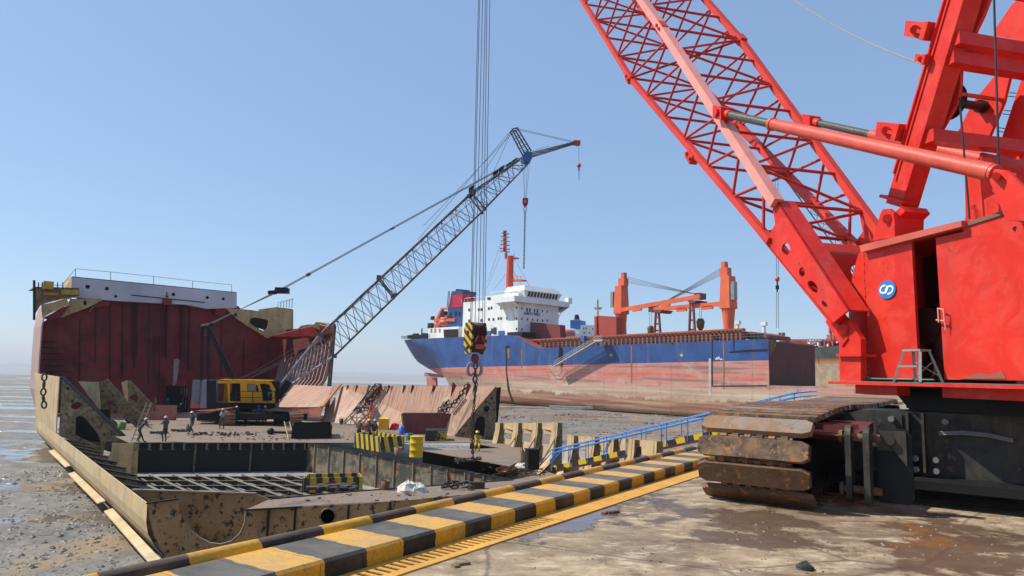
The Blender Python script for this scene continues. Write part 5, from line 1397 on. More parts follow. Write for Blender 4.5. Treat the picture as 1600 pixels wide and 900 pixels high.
# operator's arm area is a separate person; gantry
def rod(pts, r_, name, mat, n=6, parent=None):
    mb = MB()
    for a, c in pts: mb.tube(a, c, r_, n)
    return mb.build(name, mat, parent or yc)
for px0, px1 in ((316.5, 315), (326, 325)):
    mb = MB(); o_ = 2.6 if px0 < 320 else .4
    mb.beam(C(px0, 511, o_), C(px1, 596, o_), .28, .28); mb.build('gantry_post', DARK, yc)
for o_, d in ((.4, 0), (2.4, -4)):
    mb = MB(); mb.beam(C(327, 514, o_), C(366+d, 592, o_), .32, .34); mb.build('gantry_leg', DARK, yc)
mb = MB(); a_, b_2 = C(316.5, 510, 2.6), C(330, 508, .2); mb.tube(a_, b_2, .22, 8); mb.tube(C(318, 524, 2.6), C(328, 524, .4), .07, 5); mb.build('gantry_head', DARK, yc)
# boom
PB = plain('boom_grey_black', (.07, .075, .085), .5); PBL = plain('boom_pale_paint', (.26, .27, .28), .5)
Ybf = C(440, 612, 1.6)
def boomY(px):  # depth along the boom
    return Ybf.y + (px-440)/(825-440)*5.2
def Bo(px, py, o_=0): return gy(px, py, boomY(px)) + YN_*o_
def corners(pu, pl_, w_):
    return [Bo(*pu), Bo(*pl_), Bo(*pl_)+YN_*w_, Bo(*pu)+YN_*w_]
secA = corners((440, 598), (447, 606), 1.3); secB = corners((500, 522), (522, 556), 1.9); secC = corners((737, 300), (757, 326), 1.9); secD = corners((814, 247), (826, 255), .9)
mb = MB(); lattice(mb, secA, secB, 5, .09, .055); mb.build('boom_foot_section', PBL, yc)
mb = MB(); lattice(mb, secB, secC, 20, .085, .038); mb.build('boom_section', PB, yc)
mb = MB(); lattice(mb, secC, secD, 7, .08, .042); mb.build('boom_top_section', PB, yc)
for px, py, px2, py2 in ((500, 522, 522, 556), (592, 433, 615, 462), (737, 300, 757, 326)):
    q_ = corners((px, py), (px2, py2), 1.9); mb = MB()
    for i in range(4): mb.beam(q_[i], q_[(i+1) % 4], .14, .14); mb.box(q_[i], (.4, .3, .4))
    mb.tube(q_[0], q_[2], .05, 5); mb.build('boom_joint', PB, yc)
mb = MB(); mb.prism([Bo(468, 575), Bo(520, 556), Bo(430, 640), Bo(432, 618), Bo(438, 604)], YN_*.08); 
mb = MB(); mb.beam(Bo(434, 622), Bo(452, 596), .5, .7); mb.build('boom_heel', DARK, yc)
mb = MB(); 
for px, py in ((738, 293), (741, 300), (776, 268), (785, 262), (797, 256), (806, 250)): mb.box(Bo(px, py, .6), (.7, .5, .5), X=(1, 0, .7)).cut()
mb.builds('boom_guide_sheave', DARK, yc)
# head
mb = MB(); hd = Bo(826, 243, .4); mb.prism([Bo(816, 243), Bo(822, 236), Bo(831, 237), Bo(832, 246), Bo(828, 254), Bo(819, 252)], YN_*1.0); mb.build('boom_head', paint('head_blue', (.05, .13, .33), .4, dirt=.3), yc)
mb = MB(); lattice(mb, [Bo(832, 238), Bo(832, 243), Bo(832, 243, .8), Bo(832, 238, .8)], [Bo(899, 221), Bo(899, 223.5), Bo(899, 223.5, .4), Bo(899, 221, .4)], 9, .05, .028); mb.build('jib', PB, yc)
mb = MB(); mb.box(Bo(902, 222.5, .2), (.8, .5, .5)); mb.lathe(Bo(903, 223, 0), [(.3, 0), (.3, .4)], 10, axis=YN_); mb.build('jib_head', paint('jib_red', (.5, .06, .04), .4), yc)
for o_ in (0, .9):
    mb = MB(); mb.beam(Bo(800, 202, o_), Bo(820, 240, o_), .14, .14); mb.beam(Bo(808, 199.5, o_), Bo(830, 236, o_), .14, .14); mb.beam(Bo(800, 202, o_), Bo(808, 199.5, o_), .12, .12)
    for k in range(5): u = (k+.5)/5; mb.tube(Bo(800, 202, o_).lerp(Bo(820, 240, o_), u), Bo(808, 199.5, o_).lerp(Bo(830, 236, o_), u), .04, 4)
    mb.build('jib_strut', PB, yc)
# pendants and ropes
eqz = C(437, 453, 1.6)
mb = MB()
for o_ in (.2, 1.0): mb.tube(Bo(437, 452, o_), Bo(812, 246, o_*.9), .05, 4, cap=False)
mb.tube(Bo(478, 429, .2), Bo(484, 426, .2), .14, 6); mb.tube(Bo(478, 429, 1), Bo(484, 426, 1), .14, 6); mb.tube(Bo(610, 358, .2), Bo(616, 355, .2), .12, 6)
mb.build('pendant_rope', ROPE, yc)
mb = MB()
for i in range(6): mb.tube(C(323, 509.5-1.2*(i % 3), .3+.35*i), Bo(434, 453+.8*(i % 3), .3+.15*i), .028, 4, cap=False)
mb.build('luffing_rope', PBL, yc)
mb = MB(); mb.beam(Bo(418, 457, .6), Bo(450, 452, .6), 1.0, .3); mb.box(Bo(440, 453, .6), (1.2, 1.1, .55)); mb.box(Bo(425, 456, .6), (.5, 1.0, .3)); mb.build('equaliser', DARK, yc)
mb = MB()
for (a, c, o_) in (((378, 592), (507, 515), .2), ((375, 590), (498, 545), .6), ((388, 592), (500, 540), 1.0), ((390, 592), (507, 521), 1.1)):
    mb.tube(C(a[0], a[1], 1.2), Bo(c[0], c[1], o_), .035, 4, cap=False)
mb.tube(Bo(507, 518, .3), Bo(821, 240, .3), .03, 4, cap=False)
for (a, c) in (((800, 202), (653, 374)), ((808, 200), (662, 352)), ((808, 199.5), (900, 220)), ((806, 201), (900, 221.5)), ((801, 201), (735, 300)), ((832, 236), (860, 226)), ((762, 290), (801, 202))):
    mb.tube(Bo(*a, .2), Bo(*c, .4), .025, 4, cap=False)
mb.build('hoist_rope', ROPE, yc)
mb = MB()
for x in (818, 821, 825.5, 828.5): mb.tube(Bo(x, 254, .3), Bo(821.5+(x-822)*.25, 309, .3), .022, 4, cap=False)
mb.build('fall_rope', ROPE, yc)
mb = MB(); mb.tube(Bo(905, 226, .2), Bo(905.5, 253, .2), .022, 4); mb.tube(Bo(905.5, 262, .2), Bo(905.5, 281, .2), .04, 4); mb.build('jib_rope', DARK, yc)
hb = thing('hook_block', Bo(822, 314, .3), 'small red and black hook block hanging from the thin lattice boom tip', 'hook block')
mb = MB(); c = Bo(821.8, 314, .3); mb.prism([c+V((x, 0, z)) for x, z in ((-.3, .42), (.3, .42), (.32, -.1), (.15, -.5), (-.15, -.5), (-.32, -.1))], (0, .35, 0)); mb.build('block_body', paint('block_dark_red', (.2, .03, .02), .5, dirt=.3), hb)
mb = MB(); mb.box(c+V((-.02, -.06, 0)), (.35, .06, .42)); mb.build('block_plate', plain('block_orange', (.65, .12, .03), .4), hb)
mb = MB()
pts = [c+V((.16*math.cos(a), .1, -.85+.30*math.sin(a))) for a in [2*math.pi*i/10 for i in range(11)]]; mb.path(pts, .06, 5); mb.build('hook_ring', plain('ring_pale', (.45, .42, .42), .5), hb)
mb = MB(); chain_mb(mb, [Bo(821.5, 331, .35), Bo(819.5, 419, .3)], .30, .035, .085); solo(mb, 'lifting_chain', CHAIN, Bo(821.5, 331, .35), 'long thin chain dangling high in the sky beneath the small hook block', 'chain')
hb2 = thing('hook_ball', Bo(905.5, 258, .2), 'tiny red hook ball hanging from the jib tip at the top', 'hook ball')
mb = MB(); mb.sphere(Bo(905.5, 258, .2), .26, 10, 8); mb.build('ball', plain('ball_red', (.5, .08, .05), .4), hb2)
mb = MB(); mb.tube(Bo(905.5, 262, .2), Bo(905.5, 266, .2), .08, 6); mb.build('hook', DARK, hb2)

# ================================================================ THINGS ON THE DECK
def stripebox(name, label, cat, corners_px, h, period, phase=0, hollow=True, mat=None, group=None, th=.06, c1=(.72, .5, .02), dz=0, slant=None):
    P = [D(x, y, dz) for x, y in corners_px]; c = sum(P, V((0, 0, 0)))/len(P)
    rt = thing(name, c, label, cat, group)
    for i in range(len(P)):
        a, b_3 = P[i], P[(i+1) % len(P)]; d = (b_3-a).normalized(); nn = V((-d.y, d.x, 0)); nn = nn if (c-a).dot(nn) > 0 else -nn
        mt = mat or stripe('barrier_stripe', d if slant is None else d+V((0, 0, slant)), period, phase+i*.3, wear=.3, c1=c1)
        mb = MB(); mb.prism([a, b_3, b_3+V((0, 0, h)), a+V((0, 0, h))], nn*th); mb.build('side_panel', mt, rt)
    if not hollow:
        mb = MB(); mb.prism([p+V((0, 0, h)) for p in P], (0, 0, .03)); mb.build('lid', mat or DARK, rt)
    return rt
stripebox('barrier_box', 'open top yellow and black striped steel barrier around the three workers', 'barrier', [(553, 699), (594, 706.5), (631, 705), (585, 696)], 1.0, .62, slant=.25)
b2 = stripebox('barrier_box', 'yellow and black striped low barrier with a red letter B down in the pit', 'barrier', [(471, 770), (566, 767), (561, 760), (480, 762)], .72, .62, dz=-.9)
# red letter
def text(s_, size, p, xdir, up_, mat, parent, name='lettering', ext=.004):
    cu_ = bpy.data.curves.new('txt', 'FONT'); cu_.body = s_; cu_.size = size; cu_.align_x = 'CENTER'; cu_.align_y = 'CENTER'; cu_.extrude = ext; cu_.offset = size*.012
    ob = bpy.data.objects.new('txt', cu_); COL.objects.link(ob)
    dg = bpy.context.evaluated_depsgraph_get(); me = bpy.data.meshes.new_from_object(ob.evaluated_get(dg)); bpy.data.objects.remove(ob)
    xd = V(xdir).normalized(); u_ = V(up_).normalized(); z_ = xd.cross(u_)
    M = Matrix((xd, u_, z_)).transposed().to_4x4(); M.translation = V(p)-origin(parent); me.transform(M)
    me.materials.clear(); me.materials.append(mat); o = bpy.data.objects.new(name, me); COL.objects.link(o); o.parent = parent; return o
pB = (D(471, 770, -.9)).lerp(D(566, 767, -.9), .52)+V((0, -.03, .38)); text('B', .5, pB, (1, 0, 0), (0, 0, 1), plain('letter_red', (.5, .03, .02), .5), b2)
mb = MB(); rnd = random.Random(2)
for i in range(60): 
    c = D(rnd.uniform(484, 556), rnd.uniform(759.5, 767), -.9+.55)+V((0, 0, rnd.uniform(0, .15))); mb.box(c, (rnd.uniform(.2, .6), rnd.uniform(.1, .3), rnd.uniform(.04, .15)), rnd.uniform(0, 3))
o = mb.build('scrap', paint('dark_scrap', (.06, .05, .04), .7, rust=.5)); o['kind'] = 'stuff'; tag(o, 'heap of dark scrap pieces filling the striped barrier in the pit', 'scrap')
stripebox('striped_skip', 'small yellow and black striped skip behind the yellow barrel', 'skip', [(664, 689.5), (698, 689), (697, 685), (666, 685)], .78, 40, .0, hollow=False, c1=(.6, .4, .03))
mb = MB(); p = D(664, 690); q = D(698, 689.6)
bx = thing('striped_beam_lid', p, '', ''); bpy.data.objects.remove(bx)
stripebox('scrap_bin', 'low black steel bin behind the pit, beside a short ladder', 'bin', [(455, 686), (518, 685), (516, 678), (458, 679)], 1.0, 1, mat=SOOT_SHADE)
mb = MB(); a, b_3 = D(452, 687)+V((0, -.1, 0)), gy(449, 655, 56)
for s_ in (0, .42): mb.tube(D(459.5, 686)+V((s_-.4, -.1, 0)), gy(452, 659, 58.3)+V((s_-.4, 0, 0)), .04, 5)
for k in range(7): u = (k+.5)/7; mb.tube(D(459.5, 686).lerp(gy(452, 659, 58.3), u)+V((-.4, -.05, 0)), D(459.5, 686).lerp(gy(452, 659, 58.3), u)+V((.02, -.05, 0)), .03, 4)
solo(mb, 'ladder', paint('pale_ladder', (.4, .33, .22), .6), D(459, 686), 'short pale ladder leaning by the black bin in front of the yellow crane', 'ladder')
# yellow skip, barrel, bollard, buckets
ys = stripebox('yellow_skip', 'plain bright yellow steel skip at the foot of the pink slope', 'skip', [(591, 671.5), (606, 672), (608, 669.5), (593, 669)], .98, 1, mat=YEL, hollow=False)
bar = thing('oil_barrel', D(650, 714), 'upright bright yellow barrel standing alone on the deck beyond the pit', 'barrel')
mb = MB(); r_ = .42; mb.lathe(D(650, 714), [(r_, 0), (r_+.02, .02), (r_, .06), (r_, .40), (r_+.025, .43), (r_, .46), (r_, .85), (r_+.025, .88), (r_, .91), (r_, 1.22), (r_+.02, 1.26), (r_+.02, 1.3)], 24); mb.build('drum', YEL, bar)
mb = MB(); mb.lathe(D(650, 714)+V((0, 0, 1.27)), [(.41, 0), (.41, .012)], 20); mb.lathe(D(650, 714)+V((.2, -.1, 1.28)), [(.06, 0), (.06, .03)], 8); mb.build('lid', paint('barrel_lid', (.45, .3, .05), .5, dirt=.5, dirtc=(.1, .2, .3)), bar)
bo_ = thing('bollard', D(831, 733), 'charred black square steel post standing at the deck edge left of the blue gangway', 'post')
mb = MB(); mb.box(D(831, 733)+V((0, 0, .55)), (.66, .6, 1.1), .3); mb.build('post', SOOT_SHADE, bo_)
mb = MB(); mb.box(D(831, 733)+V((0, 0, 1.12)), (.74, .68, .06), .3); mb.build('cap', DARK, bo_)
def bucket(px, py, r_, h, mat, label):
    p = D(px, py); mb = MB(); mb.lathe(p, [(r_*.8, 0), (r_, h), (r_*.92, h), (r_*.75, .05)], 14); rt = thing('bucket', p, label, 'bucket'); mb.build('pail', mat, rt)
    m2 = MB(); pts = [p+V((r_*math.cos(a), 0, h+.0+r_*.5*math.sin(a))) for a in [math.pi*i/8 for i in range(9)]]; m2.path(pts, .012, 4); m2.build('handle', DARK, rt)
bucket(190, 671, .36, .62, paint('green_can', (.12, .3, .08), .5, dirt=.4, sc=3), 'green tin bucket near the left hull brackets')
bucket(533, 662, .22, .5, paint('navy_can', (.03, .07, .12), .5), 'small navy bucket at the foot of the streaked slope')
bucket(627, 679, .25, .7, paint('bright_blue_can', (.02, .15, .6), .4), 'bright blue can beside the lime edge of the red steel box')
bucket(639, 687, .3, .5, paint('teal_can', (.02, .16, .17), .5), 'teal bucket left of the small striped skip')
bucket(622, 711, .3, .5, paint('rusty_can', (.2, .12, .07), .6, rust=.5), 'rusty brown can between the striped barrier and the yellow barrel')
bucket(602, 765, .22, .4, paint('brown_can', (.16, .07, .04), .6, rust=.5), 'small brown can on the near deck strip left of the white bags')
# red sling and red bags near the tripod
REDBAG = paint('red_bag_cloth', (.6, .04, .03), .7, sc=5)
trp = thing('lifting_sling', D(580, 672), 'thin orange red tripod sling standing at the slope behind the three workers', 'sling')
mb = MB(); ap = gy(580, 628, 64)
for (x, y) in ((572, 664), (586, 664), (579, 662)): mb.tube(ap, gy(x, y+6, 64), .06, 5)
mb.build('sling_legs', plain('sling_orange', (.65, .1, .05), .6), trp)
for i, (px, py, r_) in enumerate(((569, 671, .5), (586, 670, .4), (617, 670, .5))):
    crumple(D(px, py), r_, REDBAG, 'red_bag', ['red bag heap left of the sling', 'small red bag heap at the foot of the sling', 'red bag heap right of the plain yellow skip'][i], 'bag', flat=1.1, seed=i+4)
# white bags on near strip, chain with shackle, piles
WBG = paint('dirty_white_sack', (.62, .57, .5), .8, dirt=.4, dirtc=(.25, .2, .16), sc=3, rust=.15)
crumple(D(638, 768), .5, WBG, 'sack', 'dirty white sack standing left of its twin on the near deck strip', 'sack', flat=.9, seed=11)
crumple(D(652, 768), .48, WBG, 'sack', 'larger slumped white sack right of its twin on the near deck strip', 'sack', flat=.75, seed=15)
mb = MB(); chain_mb(mb, [D(690, 761, .06), D(705, 759, .08), D(718, 754, .1), D(735, 758, .1), D(750, 756, .12)], .55, .05, .15, jit=.06); chain_mb(mb, [D(700, 763, .06), D(730, 762, .1), D(745, 765, .06)], .4, .04, .1, jit=.08)
mb.tube(D(690, 762, .1), D(722, 755, .2), .06, 6); mb.box(D(745, 758, .15), (.7, .3, .3), .3); mb.lathe(D(735, 756, .1), [(.16, 0), (.16, .35), (.1, .4), (.12, .55)], 10)
solo(mb, 'chain_pile', CHAIN, D(720, 760), 'rusty chain and shackles heaped on the near deck strip right of the white sacks', 'chain')
mb = MB(); rn = random.Random(9)
pts = [D(739, 716, .1)]+[D(739+rn.uniform(-28, 16), 721+rn.uniform(-5, 3), .05) for _ in range(7)]; chain_mb(mb, pts, .35, .035, .09, jit=.08)
solo(mb, 'chain_pile', CHAIN, D(735, 722), 'slack chain coiled on the deck under the hanging lifting chain', 'chain')
crumple(D(815, 730), .4, WBG, 'sack', 'flat white sack lying left of the charred black post', 'sack', flat=.6, seed=22)
def debris(name, label, regions, n, mat, rmin, rmax, seed=1, flat=.25):
    rn = random.Random(seed); mb = MB()
    for i in range(n):
        x0q, x1q, y0q, y1q = regions[rn.randrange(len(regions))]
        p = D(rn.uniform(x0q, x1q), rn.uniform(y0q, y1q), .01); s_ = rn.uniform(rmin, rmax)
        mb.box(p+V((0, 0, s_*flat/2)), (s_, s_*rn.uniform(.2, .7), s_*flat), rn.uniform(0, 3.1), X=None)
    o = mb.build(name, mat); o['kind'] = 'stuff'; tag(o, label, 'debris')
debris('deck_debris', 'dark cutting slag and scrap bits strewn over the deck', [(225, 470, 674, 684), (400, 560, 672, 688), (540, 640, 664, 690), (560, 640, 700, 712), (440, 760, 771, 785), (650,780,730,745), (800, 850, 730, 745), (300, 470, 682, 688)], 420, paint('slag', (.07, .055, .045), .7, rust=.4, c2=(.3, .25, .2), c2amt=.3), .04, .2, 4)
debris('slag_pile', 'low dark heaps of slag behind the walking workers', [(268, 298, 672, 675), (235, 262, 675, 678), (300, 400, 676, 681)], 260, paint('slag_dark', (.045, .04, .035), .8), .06, .22, 8, .5)
mb = MB(); mb.tube(gz(420, 675, DZ+.1), gz(455, 676, DZ+.1), .12, 8); mb.sphere(D(423, 674, .25), .3, 8, 6)
solo(mb, 'gas_pipe', SOOT_SHADE, D(440, 676), 'black pipe with a round end lying on the deck left of the black bin', 'pipe')
for i, (x0q, y0q, x1q, y1q, lb) in enumerate(((780, 738, 797, 731, 'thin red pipe lying on the pink deck near the black post'), (775, 733, 790, 730, 'shorter thin red pipe behind the other near the black post'))):
    mb = MB(); mb.tube(D(x0q, y0q, .06), D(x1q, y1q, .06), .05, 6); mb.tube(D(x1q, y1q, .06), D(x1q, y1q, .06)+V((.05, .05, 0)), .08, 6); solo(mb, 'scrap_pipe', MAR, D(x0q, y0q), lb, 'pipe')

# ================================================================ BLUE GANGWAY
def GY(px): return 41-(px-861)*(41-33.5)/(1240-861)
gw = thing('gangway', gy(861, 745, 41), 'blue handrailed gangway with black and yellow toe board rising to the quay', 'gangway')
BR = gy(861, 737, GY(861)); ER = gy(1076, 689, GY(1076)); GD = (ER-BR)/(1076-861)
def Gp(px):
    a = gy(px, 700, GY(px)); t_ = (px-861)/(1076-861); z = BR.z+(ER.z-BR.z)*((a-BR).length/(ER-BR).length if px > 861 else 0); 
    return V((a.x, a.y, z))
gdir = (Gp(1240)-Gp(861)).normalized(); gside = V((gdir.y, -gdir.x, 0)).normalized(); gside = gside if gside.y > 0 else -gside
endp = Gp(1240)
mb = MB(); mb.prism([Gp(861), Gp(1240), Gp(1240)+V((0, 0, .30)), Gp(861)+V((0, 0, .30))], gside*.05)
mb.build('toe_board', stripe('toe_stripe', gdir, .98, .0, wear=.12, c1=(.8, .55, .02)), gw)
mb = MB(); mb.prism([Gp(858), Gp(1240), Gp(1240)+gside*1.1, Gp(858)+gside*1.1], (0, 0, -.12)); mb.build('walkway', MAR, gw)
for x in (866, 884):
    mb = MB(); mb.beam(Gp(x)-V((0, 0, .1)), Gp(x)-V((0, 0, .45)), .2, .2); mb.build('foot', MAR, gw)
L_ = (Gp(1240)-Gp(861)).length
for sd_, nm in ((0, 0), (1.1, 1)):
    off_ = gside*sd_
    n_ = 11
    for k in range(n_+1):
        p = Gp(861).lerp(Gp(1240), (k+.1 + (.35 if nm else 0))/(n_+.6)) + off_
        mb = MB(); mb.tube(p+V((0, 0, .05)), p+V((0, 0, 1.22)), .028, 6); mb.build('rail_post', BLUEP, gw)
    for z in (1.22, 1.02):
        mb = MB(); a = Gp(861)+off_+V((0, 0, z)); c = Gp(1240)+off_+V((0, 0, z))
        mb.tube(a, c, .03, 6); mb.tube(a, a-gdir*.75+V((0, 0, -.55)), .03, 6)
        mb.tube(c, c+gdir*.9+V((0, 0, -.12)), .03, 6); mb.build('handrail', BLUEP, gw)

# ================================================================ PEOPLE
import bmesh
SKIN = plain('skin', (.16, .085, .055), .6)
def cloth(n_, c): return paint(n_, c, .85, dirt=.35, dirtc=tuple(x*.5 for x in c), sc=6, bump=.2)
CL = {'grey': cloth('grey_coverall', (.085, .085, .075)), 'dark': cloth('dark_overall', (.045, .045, .045)), 'navy': cloth('navy_shirt', (.03, .06, .13)), 'khaki': cloth('khaki_cloth', (.2, .16, .10)), 'olive': cloth('olive_cloth', (.06, .06, .035)), 'yel': cloth('yellow_coverall', (.5, .36, .06)), 'pale': cloth('pale_shirt', (.28, .28, .27)), 'blue': cloth('blue_shirt', (.04, .13, .32)), 'maroon': cloth('maroon_shirt', (.16, .04, .04))}
BOOT = plain('boots', (.02, .018, .016), .6)
HEL = {'white': plain('helmet_white', (.6, .6, .58), .35), 'yellow': plain('helmet_yellow', (.8, .6, .02), .35), 'grey': plain('helmet_grey', (.38, .38, .36), .4), 'blue': plain('helmet_blue', (.03, .1, .5), .35)}
def person(pos, face, pose, shirt, trou, helmet, label, group=None, h=1.72):
    """body skinned over a posed skeleton, facing azimuth `face`"""
    J = {}
    lean = R(pose.get('lean', 0)); hipz = pose.get('hip', .92)
    def up(d, side=0): return V((side, math.sin(lean)*d, math.cos(lean)*d))
    pel = V((0, pose.get('hipy', 0), hipz)); J['pel'] = pel
    J['wst'] = pel+up(.16); J['chs'] = pel+up(.40); J['nek'] = pel+up(.56)
    hl = R(pose.get('head', 0)) + lean*.4
    J['hd1'] = J['nek']+V((0, .02+math.sin(hl)*.10, math.cos(hl)*.09)); J['hd2'] = J['hd1']+V((0, math.sin(hl)*.12, math.cos(hl)*.12))
    for s, n_ in ((-1, 'l'), (1, 'r')):
        J['sh'+n_] = pel+up(.49, s*.19)
        hand = V(pose.get('hand'+n_, (s*.27, .08, hipz-.12)))
        sh = J['sh'+n_]; mid = (sh+hand)/2; d = (hand-sh); L = .58; bend = math.sqrt(max(.0, (L/2)**2-(min(d.length, L*.999)/2)**2))
        if d.length > L: hand = sh+d.normalized()*L; mid = (sh+hand)/2
        J['el'+n_] = mid + V((s*.4, -.8, -.2)).normalized()*bend; J['hn'+n_] = hand
        J['hp'+n_] = pel+V((s*.10, 0, -.06))
        ft = V(pose.get('foot'+n_, (s*.12, 0, .07)))
        d = ft-J['hp'+n_]; L = .84; bend = math.sqrt(max(.0, (L/2)**2-(min(d.length, L*.999)/2)**2))
        J['kn'+n_] = (J['hp'+n_]+ft)/2 + V((s*.1, 1, .1)).normalized()*bend; J['ft'+n_] = ft; J['to'+n_] = ft+V((0, .17, -.03))
    names = list(J); idx = {k: i for i, k in enumerate(names)}
    bones = [('pel', 'wst'), ('wst', 'chs'), ('chs', 'nek'), ('nek', 'hd1'), ('hd1', 'hd2')]
    for n_ in 'lr': bones += [('chs', 'sh'+n_), ('sh'+n_, 'el'+n_), ('el'+n_, 'hn'+n_), ('pel', 'hp'+n_), ('hp'+n_, 'kn'+n_), ('kn'+n_, 'ft'+n_), ('ft'+n_, 'to'+n_)]
    rad = dict(pel=(.15, .12), wst=(.14, .11), chs=(.16, .12), nek=(.06, .06), hd1=(.085, .095), hd2=(.08, .09))
    for n_ in 'lr': rad.update({'sh'+n_: (.075, .075), 'el'+n_: (.05, .05), 'hn'+n_: (.036, .036), 'hp'+n_: (.10, .10), 'kn'+n_: (.07, .07), 'ft'+n_: (.05, .05), 'to'+n_: (.04, .035)})
    me = bpy.data.meshes.new('p'); me.from_pydata([tuple(J[k]) for k in names], [(idx[a], idx[b]) for a, b in bones], [])
    ob = bpy.data.objects.new('p', me); COL.objects.link(ob)
    md_ = ob.modifiers.new('s', 'SKIN'); sk = me.skin_vertices[0].data
    for k in names: sk[idx[k]].radius = rad[k]
    sk[0].use_root = True
    s2 = ob.modifiers.new('u', 'SUBSURF'); s2.levels = 1; s2.render_levels = 1
    dg = bpy.context.evaluated_depsgraph_get(); m2 = bpy.data.meshes.new_from_object(ob.evaluated_get(dg)); bpy.data.objects.remove(ob)
    grp = {'nek': 0, 'hd1': 0, 'hd2': 0}
    def near(p):
        best = None
        for a, b in bones:
            A, B_ = J[a], J[b]; d = B_-A; u = max(0, min(1, (p-A).dot(d)/d.length_squared)); q = (p-A-d*u).length
            if best is None or q < best[0]: best = (q, a, b, u)
        return best
    bm = bmesh.new(); bm.from_mesh(m2)
    for f in bm.faces:
        _, a, b, u = near(f.calc_center_median()); k = 1
        if b in ('hd1', 'hd2'): k = 0
        elif b[:2] == 'hn': k = 0 if u > .86 else 1
        elif a[:2] == 'hp' or a[:2] == 'kn' or b[:2] == 'hp': k = 2
        elif a[:2] == 'ft': k = 3
        elif a == 'pel' and u < .3: k = 2
        f.material_index = k; f.smooth = True
    # fingers and thumb, nose, ears, eyes joined to the same mesh
    ex = MB()
    for n_, s in (('l', -1), ('r', 1)):
        d = (J['hn'+n_]-J['el'+n_]).normalized(); sd_ = d.orthogonal().normalized(); hn = J['hn'+n_]
        ex.tube(hn, hn+d*.07, .032, 6, .026)
        for i, Lf in enumerate((.060, .072, .068, .05)):
            p = hn+d*.06+sd_*(-.03+.02*i); q = p+d*Lf*.6+V((0, 0, -.006)); ex.tube(p, q, .009, 5); ex.tube(q, q+d*Lf*.4+V((0, .018, -.02)), .008, 5, .006)
        ex.tube(hn+sd_*.03, hn+sd_*.055+d*.05, .011, 5, .008)
    fc = J['hd1']*.5+J['hd2']*.5+V((0, .0, -.01))
    ex.tube(fc+V((0, .088, .02)), fc+V((0, .115, -.015)), .010, 5, .016)
    for s in (-1, 1): ex.sphere(fc+V((s*.088, 0, 0)), .022, 6, 4, sc=(.4, .8, 1.2)); ex.sphere(fc+V((s*.033, .082, .02)), .011, 6, 4, m=3)
    ex.box(fc+V((0, .088, -.045)), (.045, .008, .010), m=3)
    b0_ = len(bm.verts); vv = [bm.verts.new(p) for p in ex.v]
    for f, mi in zip(ex.f, ex.m):
        try: nf = bm.faces.new([vv[i] for i in f]); nf.material_index = mi; nf.smooth = True
        except ValueError: pass
    m2.materials.clear()
    for mm in (SKIN, CL[shirt], CL[trou], BOOT): m2.materials.append(mm)
    bm.to_mesh(m2); bm.free()
    rt = thing('person', pos, label, 'person', group); rt.rotation_euler = (0, 0, -R(face))
    m2.transform(Matrix.Scale(h/1.72, 4))
    o = bpy.data.objects.new('body', m2); COL.objects.link(o); o.parent = rt
    c = (J['hd2'])*(h/1.72); mb = MB(); mb.lathe(c+V((0, 0, -.01)), [(.135, 0), (.138, .012), (.125, .015), (.115, .06), (.085, .105), (.03, .125)], 14); mb.box(c+V((0, .14, -.002)), (.15, .09, .012))
    mb.build('helmet', HEL[helmet], rt, local=True)
    return rt
stand = {}
P1 = person(D(218, 691), 60, dict(lean=35, handl=(-.05, .62, 1.0), handr=(.2, .60, 1.2), footl=(-.15, -.1, .07), footr=(.15, .25, .07), hipy=-.1), 'grey', 'olive', 'grey', 'stooping grey clad worker gripping a long pole ladder at the left')
P1['label'] = 'stooping grey clad worker gripping a long pale ladder at the left deck edge'
pl_ = thing('pole_ladder', D(206, 691), 'long pale narrow ladder held upright by the stooping worker', 'ladder')
a, c = D(206, 690)+V((.1, .1, .02)), gy(233, 629, D(218, 691).y+.6)
mb = MB()
for s_ in (-.18, .18): mb.beam(a+V((s_, 0, 0)), c+V((s_, 0, 0)), .06, .06)
mb.build('side_rail', paint('ladder_grey', (.38, .36, .28), .6, dirt=.3), pl_)
for k in range(9):
    p = a.lerp(c, (k+.6)/9.4); mb = MB(); mb.tube(p-V((.18, 0, 0)), p+V((.18, 0, 0)), .025, 5); mb.build('rung', bpy.data.materials['ladder_grey'], pl_)
person(D(257, 690), -60, dict(lean=3, handl=(-.16, .42, 1.22), handr=(.10, .38, 1.2), footl=(-.08, .05, .07), footr=(.08, -.05, .07)), 'grey', 'dark', 'grey', 'upright worker in dark overalls holding a tool to his left, right of the stooping worker')
person(D(299, 678), -150, dict(lean=6, handl=(-.30, .10, .85), handr=(.28, -.1, .9), footl=(-.08, .28, .07), footr=(.1, -.25, .12)), 'navy', 'grey', 'white', 'walking worker in navy shirt carrying a grey cloth, left of the crane tracks')
crumple(gy(294, 672, D(299, 678).y-.25)+V((0, 0, -.1)), .22, CL['grey'], 'carried_cloth', 'grey cloth bundle carried by the walking worker in navy', 'cloth', flat=2.2, seed=31)
person(D(346.5, 670.5), 180, dict(lean=0, handl=(-.12, .26, 1.18), handr=(.12, .28, 1.16), footl=(-.17, 0, .07), footr=(.17, 0, .07)), 'pale', 'olive', 'grey', 'worker with hands joined and feet apart in front of the left crane track')
person(D(369, 664.5), 200, dict(lean=4, handl=(-.25, .1, .8)), 'dark', 'dark', 'grey', 'worker in black standing between the crane tracks, left of the seated one')
person(D(383, 662.5), 100, dict(lean=22, hip=.30, hipy=0, footl=(-.14, .55, .07), footr=(.14, .50, .07), handl=(-.2, .5, .45), handr=(.2, .5, .48)), 'blue', 'dark', 'yellow', 'worker in blue sitting on the deck under the crane, wearing a yellow helmet')
person(D(403, 663), 190, dict(lean=2), 'navy', 'dark', 'blue', 'worker in navy with blue helmet standing in the shade of the yellow crane')
